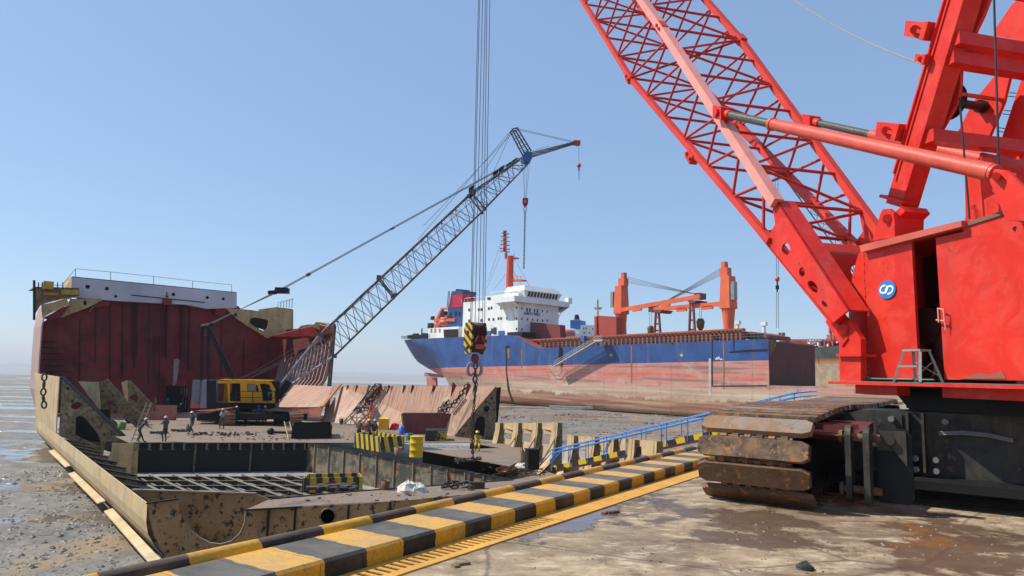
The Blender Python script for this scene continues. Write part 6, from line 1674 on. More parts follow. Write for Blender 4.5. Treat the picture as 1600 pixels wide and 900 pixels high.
person(D(412.5, 663.5), 160, dict(lean=12, handl=(-.2, .3, .9)), 'maroon', 'dark', 'grey', 'worker in maroon shirt stooping a little in the shade of the yellow crane')
person(D(560, 692), 20, dict(lean=4, handl=(-.15, .3, 1.0), handr=(.2, .3, 1.0)), 'grey', 'dark', 'white', 'white helmeted worker standing at the left end of the striped barrier')
person(D(575, 693), -10, dict(lean=8, handr=(.2, .4, 1.0)), 'grey', 'dark', 'yellow', 'yellow helmeted grey worker, middle of the three at the striped barrier')
person(D(583.5, 693), 30, dict(lean=5, handl=(-.2, .3, .9)), 'olive', 'dark', 'grey', 'grey hooded worker, right one of the three at the striped barrier')
person(D(746, 705), 190, dict(lean=30, hip=.62, hipy=-.15, footl=(-.15, .12, .07), footr=(.15, -.05, .07), handl=(-.25, .5, .7), handr=(-.05, .5, .8)), 'yel', 'yel', 'yellow', 'crouching worker all in yellow reaching for the hanging lifting chain')
person(zoff(C(419, 625, .55), C(419, 627).z+.05), 60, dict(lean=8, hip=.45, hipy=0, footl=(-.12, .5, .07), footr=(.12, .5, .07), handl=(-.15, .5, .85), handr=(.2, .5, .8)), 'pale', 'dark', 'grey', 'operator in a pale shirt sitting in the cab of the yellow crane', h=1.6)
person(D(260, 648)+V((0, 0, .0)), 180, dict(lean=2), 'dark', 'dark', 'blue', 'dark worker with blue helmet standing by the black doorway of the bulkhead')
person(D(281, 647), 150, dict(lean=40, hip=.5, hipy=-.1, handl=(-.2, .4, .4)), 'dark', 'dark', 'yellow', 'dark worker with yellow helmet bending inside the black doorway')
# ================================================================ BLUE SHIP
SQ = gy(1200, 530, 130); SQ = V((SQ.x, SQ.y, 0)); SAZ = -40.0; SA = az(SAZ); SB = az(SAZ+90)   # SA: towards the stern, SB: away
BM = 10.5
def S(px, py, b=0): return pl(px, py, SQ+SB*b, SAZ)
def Sc(s, b, z): return SQ + SA*s + SB*b + V((0, 0, z))
def sof(px, b=0): return (S(px, 500, b)-SQ).dot(SA)
KEELZ = -6.3; WLZ = S(1199, 563).z; WLK = (S(700, 574.5, 1).z-WLZ)/((S(700, 574.5, 1)-SQ).dot(SA))
ship = thing('cargo_ship', Sc(80, BM, KEELZ), 'long blue and red bulk carrier with white superstructure beached on the mud', 'ship')
def hullmat():
    m, n, b = newmat('ship_hull_paint'); t = NT(n); o = t.sep()
    z = t.math('ADD', o['Z'], KEELZ)              # world height
    dt = n.nodes.new('ShaderNodeVectorMath'); dt.operation = 'DOT_PRODUCT'; t.lk(t.tc, dt.inputs[0]); dt.inputs[1].default_value = tuple(SA)
    zl = t.math('SUBTRACT', z, t.math('MULTIPLY', t.math('ADD', dt.outputs['Value'], 80), WLK))
    lon = t.noise(.5, 6, .7, vec=t.mapv((.05, .05, 1.4)))
    ver = t.noise(.5, 6, .7, vec=t.mapv((.9, .9, .05)))
    pat = t.noise(.22, 7, .68, dist=.6)
    blue = t.mix(t.ramp(pat, .35, .65), (.008, .042, .17), (.022, .085, .27))
    blue = t.mix(t.ramp(ver, .54, .72, 0, .55), blue, (.13, .17, .24))
    blue = t.mix(t.ramp(t.noise(.5, 5, .7, vec=t.mapv((1.3, 1.3, .04), loc=(3, 3, 0))), .64, .72, 0, .7), blue, (.16, .13, .07))
    red = t.mix(t.ramp(lon, .40, .56), (.54, .095, .065), (.56, .26, .20))
    red = t.mix(t.ramp(lon, .54, .61, 0, .85), red, (.24, .13, .11))
    red = t.mix(t.ramp(pat, .52, .68, 0, .7), red, (.52, .38, .30))
    cream = t.mix(t.ramp(lon, .4, .62), (.54, .45, .32), (.38, .22, .15))
    low = t.mix(t.ramp(lon, .42, .56), (.22, .075, .045), (.40, .25, .15))
    wob = t.ramp(pat, .3, .7, -.9, .9)
    k = t.mix(t.ramp(t.math('ADD', z, wob), -2.5, -1.9), low, cream)
    k = t.mix(t.ramp(t.math('ADD', z, wob), -.6, 1.0), k, red)
    k = t.mix(t.ramp(zl, WLZ-.05, WLZ+.05), k, blue)
    sw = t.math('FRACT', t.math('DIVIDE', t.math('ADD', dt.outputs['Value'], 300), 9.3)); hw = t.math('FRACT', t.math('DIVIDE', t.math('ADD', z, 50), 2.35))
    seam = t.math('MAXIMUM', t.math('LESS_THAN', sw, .012), t.math('LESS_THAN', hw, .035))
    k = t.mix(t.math('MULTIPLY', seam, .38), k, (.09, .07, .07))
    k = t.mix(t.ramp(t.noise(.8, 8, .75), .58, .66, 0, .6), k, (.10, .06, .05))
    t.lk(k, b.inputs['Base Color']); b.inputs['Roughness'].default_value = .5
    t.bump(t.noise(.3, 4, .6, vec=t.mapv((1, 1, .6))), b, .35, .12); return m
HM = hullmat()
sT = sof(625, 1.5)                                    # transom station
s1_ = sof(1200, 0)
zmA, zmB = S(1199, 529.5).z, S(845, 543.5).z              # the main deck rises a little to the cut end
smB = sof(845)
def zmf(s): return zmA+(zmB-zmA)*(s-s1_)/(smB-s1_)
zm = zmf(sof(1000))
zst = S(800, 523.5).z
print('ship', s1_, sT, zm, zst, 'sheer', S(1200, 529).z, S(625, 531).z)
sBreakA, sBreakB = sof(845), sof(800)
def deckz(s):
    if s < sBreakA: return zmf(s)
    if s < sBreakB: u = (s-sBreakA)/(sBreakB-sBreakA); u = u*u*(3-2*u); return zmB + (zst-zmB)*u
    return zst + (s-sBreakB)/(sT-sBreakB)*(S(625, 531, 1.5).z-zst)
KP = [(sof(px, 6), S(px, py, 6).z) for px, py in ((790, 645), (745, 640), (722, 625), (713, 610), (704, 596), (690, 589), (672, 584), (657, 576), (643, 567), (633, 559), (627, 552), (615, 546))]
KP[0] = (KP[0][0], KEELZ)
def keel(s):
    if s <= KP[0][0]: return KEELZ
    for (a, za), (c, zc_) in zip(KP[:-1], KP[1:]):
        if s <= c: return max(KEELZ, za+(zc_-za)*(s-a)/(c-a))
    return KP[-1][1]
def halfb(s, z):
    full = BM
    u = max(0, (s-(sT-70))/70)
    top = full*(1-.14*max(0, (s-(sT-25))/25)**2)
    k = keel(s); h = max(0, min(1, (z-k)/(6.5+4*u)))
    low = full*(1-min(1, u*1.15)**1.6)*.98 + .6
    bilge = min(1, math.sqrt(max(0, 1-(1-min(1, (z-k)/1.8))**2))*.25+.75) if u < .05 else 1
    return (low + (top-low)*(h**.75))*bilge
KC = (sof(1200, 2*BM)-s1_)/(2*BM)          # the bow end is cut off on the slant
def cutS(s, b): return max(s, s1_+KC*b)
mb = MB(); NSs = 70; NZ = 16
def sect(s):
    k, d_ = keel(s), deckz(s); out = []
    for j in range(NZ+1):
        z = k+(d_-k)*(j/NZ)**1.1; out.append((halfb(s, z) if j else halfb(s, z)*.6, z))
    return out
st_list = [s1_ + (sT-s1_)*i/NSs for i in range(NSs+1)]
# blue part starts at station s1_; the lower hull continues forward as a cut remnant
secs = [sect(s) for s in st_list]
b0 = len(mb.v)
for s, sc_ in zip(st_list, secs):
    for hb, z in reversed(sc_): mb.v.append(Sc(cutS(s, BM-hb), BM-hb, z))
    for hb, z in sc_: mb.v.append(Sc(cutS(s, BM+hb), BM+hb, z))
W_ = 2*(NZ+1)
for i in range(NSs):
    for j in range(W_-1):
        mb.f.append((i*W_+j, i*W_+j+1, (i+1)*W_+j+1, (i+1)*W_+j)); mb.m.append(0); mb.sm.append(abs(j-NZ) > 0 and True)
mb.f.append(list(range(NSs*W_, (NSs+1)*W_))); mb.m.append(0); mb.sm.append(False)
mb.build('hull', HM, ship)
# deck
mb = MB()
for i in range(NSs):
    a, c = secs[i][-1], secs[i+1][-1]
    mb.quad(Sc(st_list[i], BM-a[0]+.02, a[1]-.02), Sc(st_list[i+1], BM-c[0]+.02, c[1]-.02), Sc(cutS(st_list[i+1], BM+c[0]), BM+c[0], c[1]-.02), Sc(cutS(st_list[i], BM+a[0]), BM+a[0], a[1]-.02))
mb.build('deck', paint('red_brown_deck', (.26, .08, .06), .7, sc=.2, rust=.3, dirt=.3), ship)
# cut lower hull running on to the right, rubbing bulkhead inside
zc = S(1201, 602).z
mb = MB()
for (s0_, s1q) in ((s1_-.01, s1_-75),):
    pr = [(0, zc), (0, KEELZ+1.6), (.6, KEELZ+.5), (2, KEELZ), (2*BM, KEELZ), (2*BM, zc)]
    for (b0_, z0_), (b1_, z1_) in zip(pr[:-1], pr[1:]): mb.quad(Sc(s0_, b0_, z0_), Sc(s0_, b1_, z1_), Sc(s1q, b1_, z1_), Sc(s1q, b0_, z0_))
    mb.quad(Sc(s0_, 0, zc), Sc(s0_, 2*BM, zc), Sc(s1q, 2*BM, zc), Sc(s1q, 0, zc))
mb.build('cut_lower_hull', HM, ship)
# bulkheads in the cut
HOLD = paint('dark_brown_hold', (.10, .032, .026), .7, dirt=.4, rust=.2, sc=.3, streak=.5)
sb = s1_ - 1.0
def F_(px, py, s): # transverse plane at station s
    return pl(px, py, SQ+SA*s, SAZ+90)
mb = MB(); mb.prism([Sc(s1_-.1, .1, zc), Sc(s1_+KC*2*BM-.1, 2*BM-.1, zc), Sc(s1_+KC*2*BM-.1, 2*BM-.1, zm-.5), Sc(s1_-.1, .1, zm)], SA*.2); mb.build('cut_bulkhead', HOLD, ship)
sb2 = sof(1270, 20)
mb = MB(); 
mb.prism([S(1201, 533, .8), S(1220, 534, 16), S(1250, 533, 18), S(1272, 540, 18), S(1273, 603, 18), S(1201, 603, .8)], SB*.3); mb.build('hold_side', HOLD, ship)
mb = MB(); mb.prism([S(1212, 536, 19), S(1243, 535, 19), S(1248, 541, 19), S(1210, 541, 19)], SB*.3); mb.build('hatch_end', PINK, ship)
mb = MB(); mb.prism([S(1245, 536, 18), S(1268, 538, 18), S(1269, 558, 18), S(1258, 551, 18), S(1252, 545, 18)], SB*.3); mb.build('cut_deck_remnant', DCR, ship)
mb = MB(); mb.prism([S(1200.5, 530, .5), S(1212, 531, 2), S(1211, 541, 2), S(1201, 556, .5)], SB*.3); mb.build('cut_deck_remnant', DCR, ship)
for i in range(9):
    x = 1205+i*7; mb = MB(); mb.beam(S(x, 563, 18 if x > 1225 else 10), S(x, 601, 18 if x > 1225 else 10), .2, .2); mb.build('hold_stiffener', STIFF if 0 else SMN, ship)
# black cracks, cut lines and marks on the side
mb = MB()
mb.prism([S(1112, 533, -.03), S(1113.3, 533, -.03), S(1113.6, 603, -.03), S(1112.2, 603, -.03)], -SB*.02).cut()
mb.prism([S(1145.5, 532, -.03), S(1147.5, 532, -.03), S(1147, 549, -.03), S(1146, 549, -.03)], -SB*.02).cut()
mb.prism([S(1138, 549.5, -.03), S(1152, 548, -.03), S(1170, 546.5, -.03), S(1199, 545.5, -.03), S(1199, 548.5, -.03), S(1170, 549.5, -.03), S(1150, 550.8, -.03), S(1139, 551.3, -.03)], -SB*.02).cut()
mb.prism([S(1113, 602.5, -.03), S(1199, 602, -.03), S(1199, 603.5, -.03), S(1113, 604, -.03)], -SB*.02).cut()
mb.prism([S(790, 545, -.03), S(792.5, 545, -.03), S(792, 580, -.03), S(796, 610, -.03), S(803, 630, -.03), S(800, 629, -.03), S(793, 608, -.03), S(790.5, 580, -.03)], -SB*.03).cut()
mb.prism([S(790, 540, -.03), S(795.5, 540, -.03), S(795.5, 544, -.03), S(790, 544, -.03)], -SB*.03).cut()
mb.builds('hull_crack', SOOT_SHADE, ship)
RSTR = paint('rust_streak', (.28, .15, .06), .8, dirt=.4)
for i, (x, y0, y1, wd) in enumerate(((1129.5, 535, 608, 2.6), (985.5, 540, 600, 2.4), (792, 545, 560, 4.5), (814, 546, 575, 2.5))):
    mb = MB(); mb.prism([S(x, y0, -.03), S(x+wd, y0, -.03), S(x+wd*.8, y1, -.03), S(x+wd*.3, y1, -.03)], -SB*.015); mb.build('rust_streak', RSTR, ship)
mb = MB(); mb.prism([S(1107.5, 560, -.04), S(1111, 560, -.04), S(1111, 625, -.04), S(1107.5, 625, -.04)], -SB*.03); mb.build('draft_mark_strip', paint('pale_strip', (.5, .44, .38), .7, dirt=.4, dirtc=(.3, .22, .18)), ship)
mb = MB()
for p in ([(1117, 561), (1120, 558), (1122, 562), (1119, 562)], [(1121, 558), (1124, 557), (1125, 562), (1122, 561)], [(1125, 560), (1128, 560), (1129, 562), (1126, 563)]): mb.prism([S(x, y, -.04) for x, y in p], -SB*.02)
mb.build('white_mark', plain('mark_white', (.6, .6, .6), .6), ship)
mb = MB()
for x in (955, 1065): mb.prism([S(x-13, 552, -.04) if 0 else S(x-3, 552.5, -.04), S(x-1, 554, -.04), S(x, 551, -.04), S(x+1, 554, -.04), S(x+3, 552.5, -.04), S(x+2, 556, -.04), S(x, 558, -.04), S(x-2, 556, -.04)], -SB*.02).cut()
mb.builds('faded_star_mark', plain('mark_ochre', (.5, .34, .2), .6), ship)
# rudder & skeg
mb = MB(); 
sr = sof(672, BM)
ru = [(665, 589), (689, 589), (690, 604), (667, 604)]
mb.prism([S(x, y, BM-.4) for x, y in [(663, 582), (692, 586), (690, 590), (663, 588)]], SB*.8)
mb.prism([S(x, y, BM-.3) for x, y in [(666, 589), (681, 590), (682, 612), (668, 612)]], SB*.6); mb.build('rudder', PINK, ship)
mb = MB(); mb.prism([S(x, y, BM-.5) for x, y in [(700, 586), (760, 590), (760, 622), (707, 622), (703, 606)]], SB*1.0); mb.build('skeg', PINK, ship)
# ---------------- superstructure
def sbox(px0, px1, ytop, ybot, b0, b1, name, mat, par=None):
    """box: near face spans px0..px1 on the plane b0"""
    sA, sB = sof(px1, b0), sof(px0, b0); pm = (px0+px1)/2
    zt = S(pm, ytop, b0).z; zb = S(pm, ybot, b0).z
    mb = MB(); mb.prism([Sc(sA, b0, zb), Sc(sB, b0, zb), Sc(sB, b0, zt), Sc(sA, b0, zt)], SB*(b1-b0)); o = mb.build(name, mat, par or ship); return o, sA, sB, zb, zt
HB1 = 16.5
house, sA, sB, zb, zt = sbox(757, 809, 460, 531, 1.5, HB1, 'superstructure', WHITE)
print('house', sA, sB, zb, zt)
o2, sA2, sB2, zb2, zt2 = sbox(723, 757.2, 471, 531, 2.5, HB1-1, 'aft_house', WHITE)
WIN = GLASS
def sidewin(px, py, w=2.6, h=4, b=1.47):
    mb = MB(); mb.prism([S(px-w/2, py-h/2, b), S(px+w/2, py-h/2, b), S(px+w/2, py+h/2, b), S(px-w/2, py+h/2, b)], -SB*.05); mb.build('window', WIN, house)
for (x, y) in ((764, 482), (768, 481), (783, 481), (792, 481), (764, 499), (771, 499), (779, 497.5), (783, 497.5), (792, 497)): sidewin(x, y)
for (x, y) in ((733, 484), (748, 483.5), (752, 483.5), (733, 501), (752, 500.5)): sidewin(x, y, b=2.45)
sidewin(764, 466.5, 5, 4); sidewin(785.5, 466.5, 8.5, 5, 1.45); sidewin(773.5, 517, 4.5, 11, 1.45); sidewin(769, 517, 3, 8, 1.45)
# front wall features (plane at station sA facing the bow)
def Fp(px, py, off=.05): return pl(px, py, SQ+SA*(sA-off), SAZ+90)
def frontwin(px, py, w=2.2, h=4, name='window'):
    mb = MB(); mb.prism([Fp(px-w/2, py-h/2), Fp(px+w/2, py-h/2), Fp(px+w/2, py+h/2), Fp(px-w/2, py+h/2)], SA*.03); mb.build(name, WIN, house)
for (x, y) in ((807, 480.5), (815.5, 481.5), (847.5, 486), (855, 487), (807, 497.5), (815.5, 498), (824, 499), (832, 499.5), (840, 500.5), (848, 501), (855, 501), (807, 514), (815.5, 514.5)): frontwin(x, y, 2, 3.4)
for (x, y) in ((823.7, 484), (828.2, 484.5), (835.2, 485.5), (839.8, 486)): frontwin(x, y, 2.6, 6)
pT = Fp(831.5, 490.8, .08); tx = text('SAFETY FIRST', 1.0, pT, SB, (0, 0, 1), plain('letter_black', (.03, .03, .03), .6), house, ext=.02)
# bridge deck with wings
sW0 = sA-1.0
zbr = Fp(815, 473).z; ztr = Fp(815, 453).z
mb = MB()
mb.prism([Sc(sA-1.6, -1.2, zbr), Sc(sA-1.6, HB1+2.7, zbr), Sc(sA+6.5, HB1+2.7, zbr), Sc(sA+6.5, -1.2, zbr)], (0, 0, 1.5)); mb.build('bridge_wing', WHITE, ship)
mb = MB(); 
for bb in (-1.0, HB1+2.5): 
    sg = 1 if bb < 0 else -1
    mb.prism([Sc(sA-1.5, bb, zbr), Sc(sA+6.3, bb, zbr), Sc(sA+6.3, bb+sg*2.6, zbr-1.6), Sc(sA-1.5, bb+sg*2.6, zbr-1.6)], (0, 0, -.05))
    for q in (.5, 3.5): mb.tube(Sc(sA+q, bb, zbr), Sc(sA+q+.8, bb+sg*2.6, zbr-4.6), .14, 5)
    mb.cut()
mb.builds('wing_support', WHITE, ship)
mb = MB(); A_z = zbr+1.3; 
lowr = [Sc(sA-1.0, 3, A_z), Sc(sA-1.0, HB1-1.5, A_z), Sc(sA+6, HB1-1.5, A_z), Sc(sA+6, 3, A_z)]
uppr = [Sc(sA-1.8, 2, A_z+2.0), Sc(sA-1.8, HB1-.5, A_z+2.0), Sc(sA+6.5, HB1-.5, A_z+2.0), Sc(sA+6.5, 2, A_z+2.0)]
mb.add(lowr+uppr, [(0, 1, 2, 3), (4, 7, 6, 5), (0, 4, 5, 1), (1, 5, 6, 2), (2, 6, 7, 3), (3, 7, 4, 0)])
capl = [p+V((0, 0, 0)) for p in uppr]; capu = [Sc(sA-.6, 3, A_z+3.4), Sc(sA-.6, HB1-1.5, A_z+3.4), Sc(sA+6.5, HB1-1.5, A_z+3.4), Sc(sA+6.5, 3, A_z+3.4)]
mb.add(capl+capu, [(0, 3, 2, 1), (4, 5, 6, 7), (0, 1, 5, 4), (1, 2, 6, 5), (2, 3, 7, 6), (3, 0, 4, 7)])
wh = mb.build('wheelhouse', WHITE, ship)
for k in range(10):
    b_a = 3.6+k*1.12; mb = MB(); 
    mb.prism([Sc(sA-1.22, b_a, A_z+.45), Sc(sA-1.22, b_a+.75, A_z+.45), Sc(sA-1.78, b_a+.75, A_z+1.75), Sc(sA-1.78, b_a, A_z+1.75)], -SA*.04); mb.build('bridge_window', GLASS, wh)
for q in (1, 3.2): mb = MB(); mb.prism([Sc(sA+q, 2.62, A_z+.5), Sc(sA+q+1.5, 2.62, A_z+.5), Sc(sA+q+1.5, 2.2, A_z+1.6), Sc(sA+q, 2.2, A_z+1.6)], -SB*.04); mb.build('bridge_window', GLASS, wh)
mb = MB(); mb.box(Sc(sA-1, HB1+2.8, A_z+.6), (1.5, 1.5, 1.6), X=SA); mb.beam(Sc(sA+2, HB1-2, A_z+4.2), Sc(sA+2, HB1+2, A_z+3.2), .1, .1); mb.build('wing_console', WHITE, ship)
mb = MB(); 
for q in range(9): mb.tube(Sc(sA+7+q*2.2, 3, zt), Sc(sA+7+q*2.2, 3, zt+1.1), .05, 4)
mb.tube(Sc(sA+7, 3, zt+1.1), Sc(sB, 3, zt+1.1), .05, 4)
for q in range(8): mb.tube(Sc(sA2+q*1.6+1, 3, zt2), Sc(sA2+q*1.6+1, 3, zt2+1.3), .06, 4)
mb.tube(Sc(sA2+1, 3, zt2+1.3), Sc(sB2, 3, zt2+1.3), .06, 4); mb.build('roof_railing', WHITE, ship)
# mast
def Cx(px, py): return S(px, py, BM)
ORM = paint('orange_red_mast', (.62, .085, .04), .5, dirt=.2, sc=.5)
mb = MB(); mb.tube(Cx(796, 452), Cx(797.5, 400), 1.1, 10, 1.0); mb.build('mast', ORM, ship)
mb = MB(); mb.prism([Cx(793, 436), Cx(815, 436.5), Cx(815, 439), Cx(793, 439)], SB*2); mb.prism([Cx(788, 402), Cx(803, 401.5), Cx(803, 403.5), Cx(789, 405)], SB*2); mb.build('mast_platform', ORM, ship)
mb = MB(); 
for x in (803, 808, 814): mb.tube(Cx(x, 437), Cx(x, 431), .1, 4)
mb.tube(Cx(803, 432), Cx(815, 432), .08, 4)
for x in (789, 793, 803): mb.tube(Cx(x, 402), Cx(x, 396), .1, 4)
mb.build('mast_railing', ORM, ship)
mb = MB(); mb.tube(Cx(791, 402), Cx(789, 362), .28, 6)
for i, y in enumerate((392, 388, 382, 376, 369.5, 364)): mb.tube(Cx(781+.6*i, y), Cx(796-.2*i, y+1.5), .2, 5); mb.box(Cx(789, y-1.5), (1.0, .5, .8))
mb.build('antenna_mast', paint('antenna_dark_red', (.28, .05, .04), .5, dirt=.4), ship)
mb = MB()
for (a, c) in (((781, 401), (761, 450)), ((795, 423), (772, 452)), ((803, 403), (830, 452)), ((800, 420), (818, 450)), ((789, 363), (762, 440))): mb.tube(Cx(*a), Cx(*c), .05, 4, cap=False)
mb.build('mast_stay', ROPE, ship)
# funnel
FB = 5.0
def fun(pts, name, mat, b0=FB, b1=FB+5.5):
    mb = MB(); mb.prism([S(x, y, b0) for x, y in pts], SB*(b1-b0)*1.0); return mb.build(name, mat, ship)
NAVY = paint('funnel_navy', (.018, .07, .2), .5, dirt=.2, sc=.3)
fun([(700, 481), (722, 481), (722, 530), (700, 530)], 'funnel_base', NAVY)
fun([(701, 481), (722, 480), (722.5, 459), (704.5, 461)], 'funnel_red_band', paint('funnel_crimson', (.42, .02, .06), .5, dirt=.2, sc=.3), FB+.2, FB+5.3)
fun([(704.5, 461), (722.5, 459), (723, 454), (706, 455)], 'funnel_top', NAVY, FB+.15, FB+5.4)
mb = MB(); mb.prism([S(x, y, 8) for x, y in [(711, 455), (723, 455), (721, 452), (713, 451.5)]], SB*3); mb.build('funnel_pipe', DARK, ship)
mb = MB(); 
for x, y in ((704, 491), (712, 490), (718, 490), (704, 497)): mb.prism([S(x-1.6, y-3, FB-.05), S(x+1.6, y-3, FB-.05), S(x+1.6, y+3, FB-.05), S(x-1.6, y+3, FB-.05)], -SB*.05)
mb.build('funnel_louvre', BLK, ship)
mb = MB(); mb.tube(S(700.5, 481, FB-.3), S(702.8, 455, FB-.3), .12, 5); mb.tube(S(698.5, 481, FB-.3), S(701, 455, FB-.3), .12, 5); mb.build('funnel_ladder', DARK, ship)
# aft deckhouse, crane, lifeboat
ah, sA3, sB3, zb3, zt3 = sbox(670, 717, 511.5, 528, 3.5, 12, 'aft_deckhouse', WHITE)
for x in (674, 680, 687): 
    mb = MB(); mb.prism([S(x-1.3, 513.5, 3.46), S(x+1.3, 513.5, 3.46), S(x+1.3, 519.5, 3.46), S(x-1.3, 519.5, 3.46)], -SB*.04); mb.build('window', plain('buff_window', (.25, .22, .15), .4) if 'buff_window' not in bpy.data.materials else bpy.data.materials['buff_window'], ah)
mb = MB(); mb.prism([S(693, 515, 3.45), S(716, 514, 3.45), S(716, 527, 3.45), S(694, 528, 3.45)], -SB*.04); mb.build('deckhouse_recess', BLK, ah)
ORD = paint('orange_red_gear', (.65, .12, .05), .5, dirt=.3)
mb = MB(); mb.beam(S(681, 505, 6), S(692, 482, 6), .9, .9); mb.beam(S(692, 482, 6), S(701, 483, 6), .6, .6); mb.beam(S(680, 500, 5), S(712, 500, 5), .8, .9); mb.beam(S(683, 509, 5), S(700, 494, 5), 1.0, .9); mb.build('lifeboat_davit', ORD, ship)
mb = MB(); c = S(700, 505, 6); mb.sphere(c, 1.4, 10, 6, sc=(2.2, 1, 1)); mb.sphere(S(683, 508, 6), 1.1, 8, 5); mb.build('lifeboat', paint('faded_orange_boat', (.5, .14, .10), .5, dirt=.3), ship)
mb = MB()
for (x, y, s_) in ((673, 509, 1.2), (690, 508, 1.0), (711, 506, 1.5), (706, 510, 1.2), (694, 491, 1.3), (676, 497, .8)): mb.box(S(x, y, 6), (s_*1.6, s_, s_*1.4), X=SA)
mb.build('deck_winch', DARK, ship)
# stern railings and gear
mb = MB(); rn = random.Random(4)
for i in range(26):
    x = 628+i*1.7; mb.tube(S(x, 530-.045*(x-628), 2), S(x, 525.5-.045*(x-628), 2), .09, 4)
mb.tube(S(627, 525.5, 2), S(671, 523, 2), .09, 4); mb.tube(S(627, 527.8, 2), S(671, 525.4, 2), .07, 4)
for i in range(9):
    x = 640+i*3.3; mb.box(S(x, 526.5, 6), (rn.uniform(.8, 2), 1.2, rn.uniform(1, 2.6)), X=SA)
mb.tube(S(659, 524, 4), S(659.5, 513, 4), .22, 5); mb.build('stern_gear', DARK, ship)
# foredeck steps, coamings, railings
BRN = paint('hatch_brown_red', (.24, .075, .05), .65, rust=.3, dirt=.4, sc=.4)
mb = MB(); b_c = 4.0
zt_h = S(1000, 521, b_c).z; HCH = zt_h-zm-.1; print('coaming h', HCH)
bf_ = 2*BM-4
for z0_, z1_ in ((zm-.1, zt_h-.25),): mb.prism([Sc(sof(1165, b_c), b_c, zmf(sof(1165))-.1), Sc(sof(830, b_c), b_c, zmf(sof(830))-.1), Sc(sof(830, b_c), bf_, zmf(sof(830))-.1), Sc(sof(1165, bf_), bf_, zmf(sof(1165))-.1)], (0, 0, HCH))
mb.build('hatch_coaming', BRN, ship)
mb = MB()
for i in range(51):
    x = 826+i*6.6; a = Sc(sof(x, 2.6), 2.6, zmf(sof(x))); mb.beam(a, Sc(sof(x, 3.4), 3.4, zmf(sof(x))+HCH-.2), .35, .3)
mb.beam(Sc(sof(826, 3.2), 3.2, zmf(sof(826))+HCH-.2), Sc(sof(1162, 3.2), 3.2, zmf(sof(1162))+HCH-.2), .9, .35)
mb.build('coaming_stay', paint('coaming_red', (.36, .10, .065), .6, rust=.2, dirt=.3, sc=.5), ship)
mb = MB()
for i in range(60):
    x = 848+i*5.9; mb.tube(Sc(sof(x, .3), .3, zmf(sof(x))), Sc(sof(x, .3), .3, zmf(sof(x))+1.1), .045, 4, cap=False)
for z_ in (1.1, .6): mb.tube(Sc(sof(845, .3), .3, zmB+z_), Sc(sof(1198, .3), .3, zmA+z_), .045, 4)
mb.build('deck_rail', paint('teal_rail', (.12, .16, .15), .5, dirt=.4), ship)
HC = paint('hatch_cover_maroon', (.20, .045, .045), .6, dirt=.4, dirtc=(.10, .03, .03), rust=.15, sc=.3)
for pts, b_a, wd in (([(827, 503), (874.5, 507.5), (876, 531), (829, 534)], 6, 2.0), ([(822.5, 501.5), (825, 501.5), (826, 534), (823, 534)], 6, 11), ([(935, 493), (963, 495), (963, 527), (936, 527)], 6, 2), ([(928.5, 494), (932, 494), (932.5, 527), (929, 527)], 6, 11)):
    mb = MB(); mb.prism([S(x, y, b_a) for x, y in pts], SB*wd); mb.build('hatch_cover', HC if pts[0][0] < 900 else paint('hatch_cover_red', (.36, .06, .045), .6, dirt=.3, sc=.3), ship)
# house-front clutter and sloping rails at the break
mb = MB(); 
for k in range(3): mb.path([S(803+k*3, 524+k, 1.5+k), S(812+k*3, 531+k, 1.5+k), S(826+k*3, 539+k, 1.5+k)], .12, 4)
for x in (804, 810, 816, 822, 830): mb.tube(S(x, 519+.2*(x-804), 2), S(x, 531+.3*(x-804), 2), .08, 4)
mb.box(S(817, 527, 4), (6, 6, 2.5), X=SA); mb.build('break_rail', DARK, ship)
mb = MB()
for x in (765, 786): mb.box(S(x, 520.5, 2), (2.4, 1.5, 1.2), X=SA)
mb.build('blue_locker', plain('locker_blue', (.03, .12, .35), .5), ship)
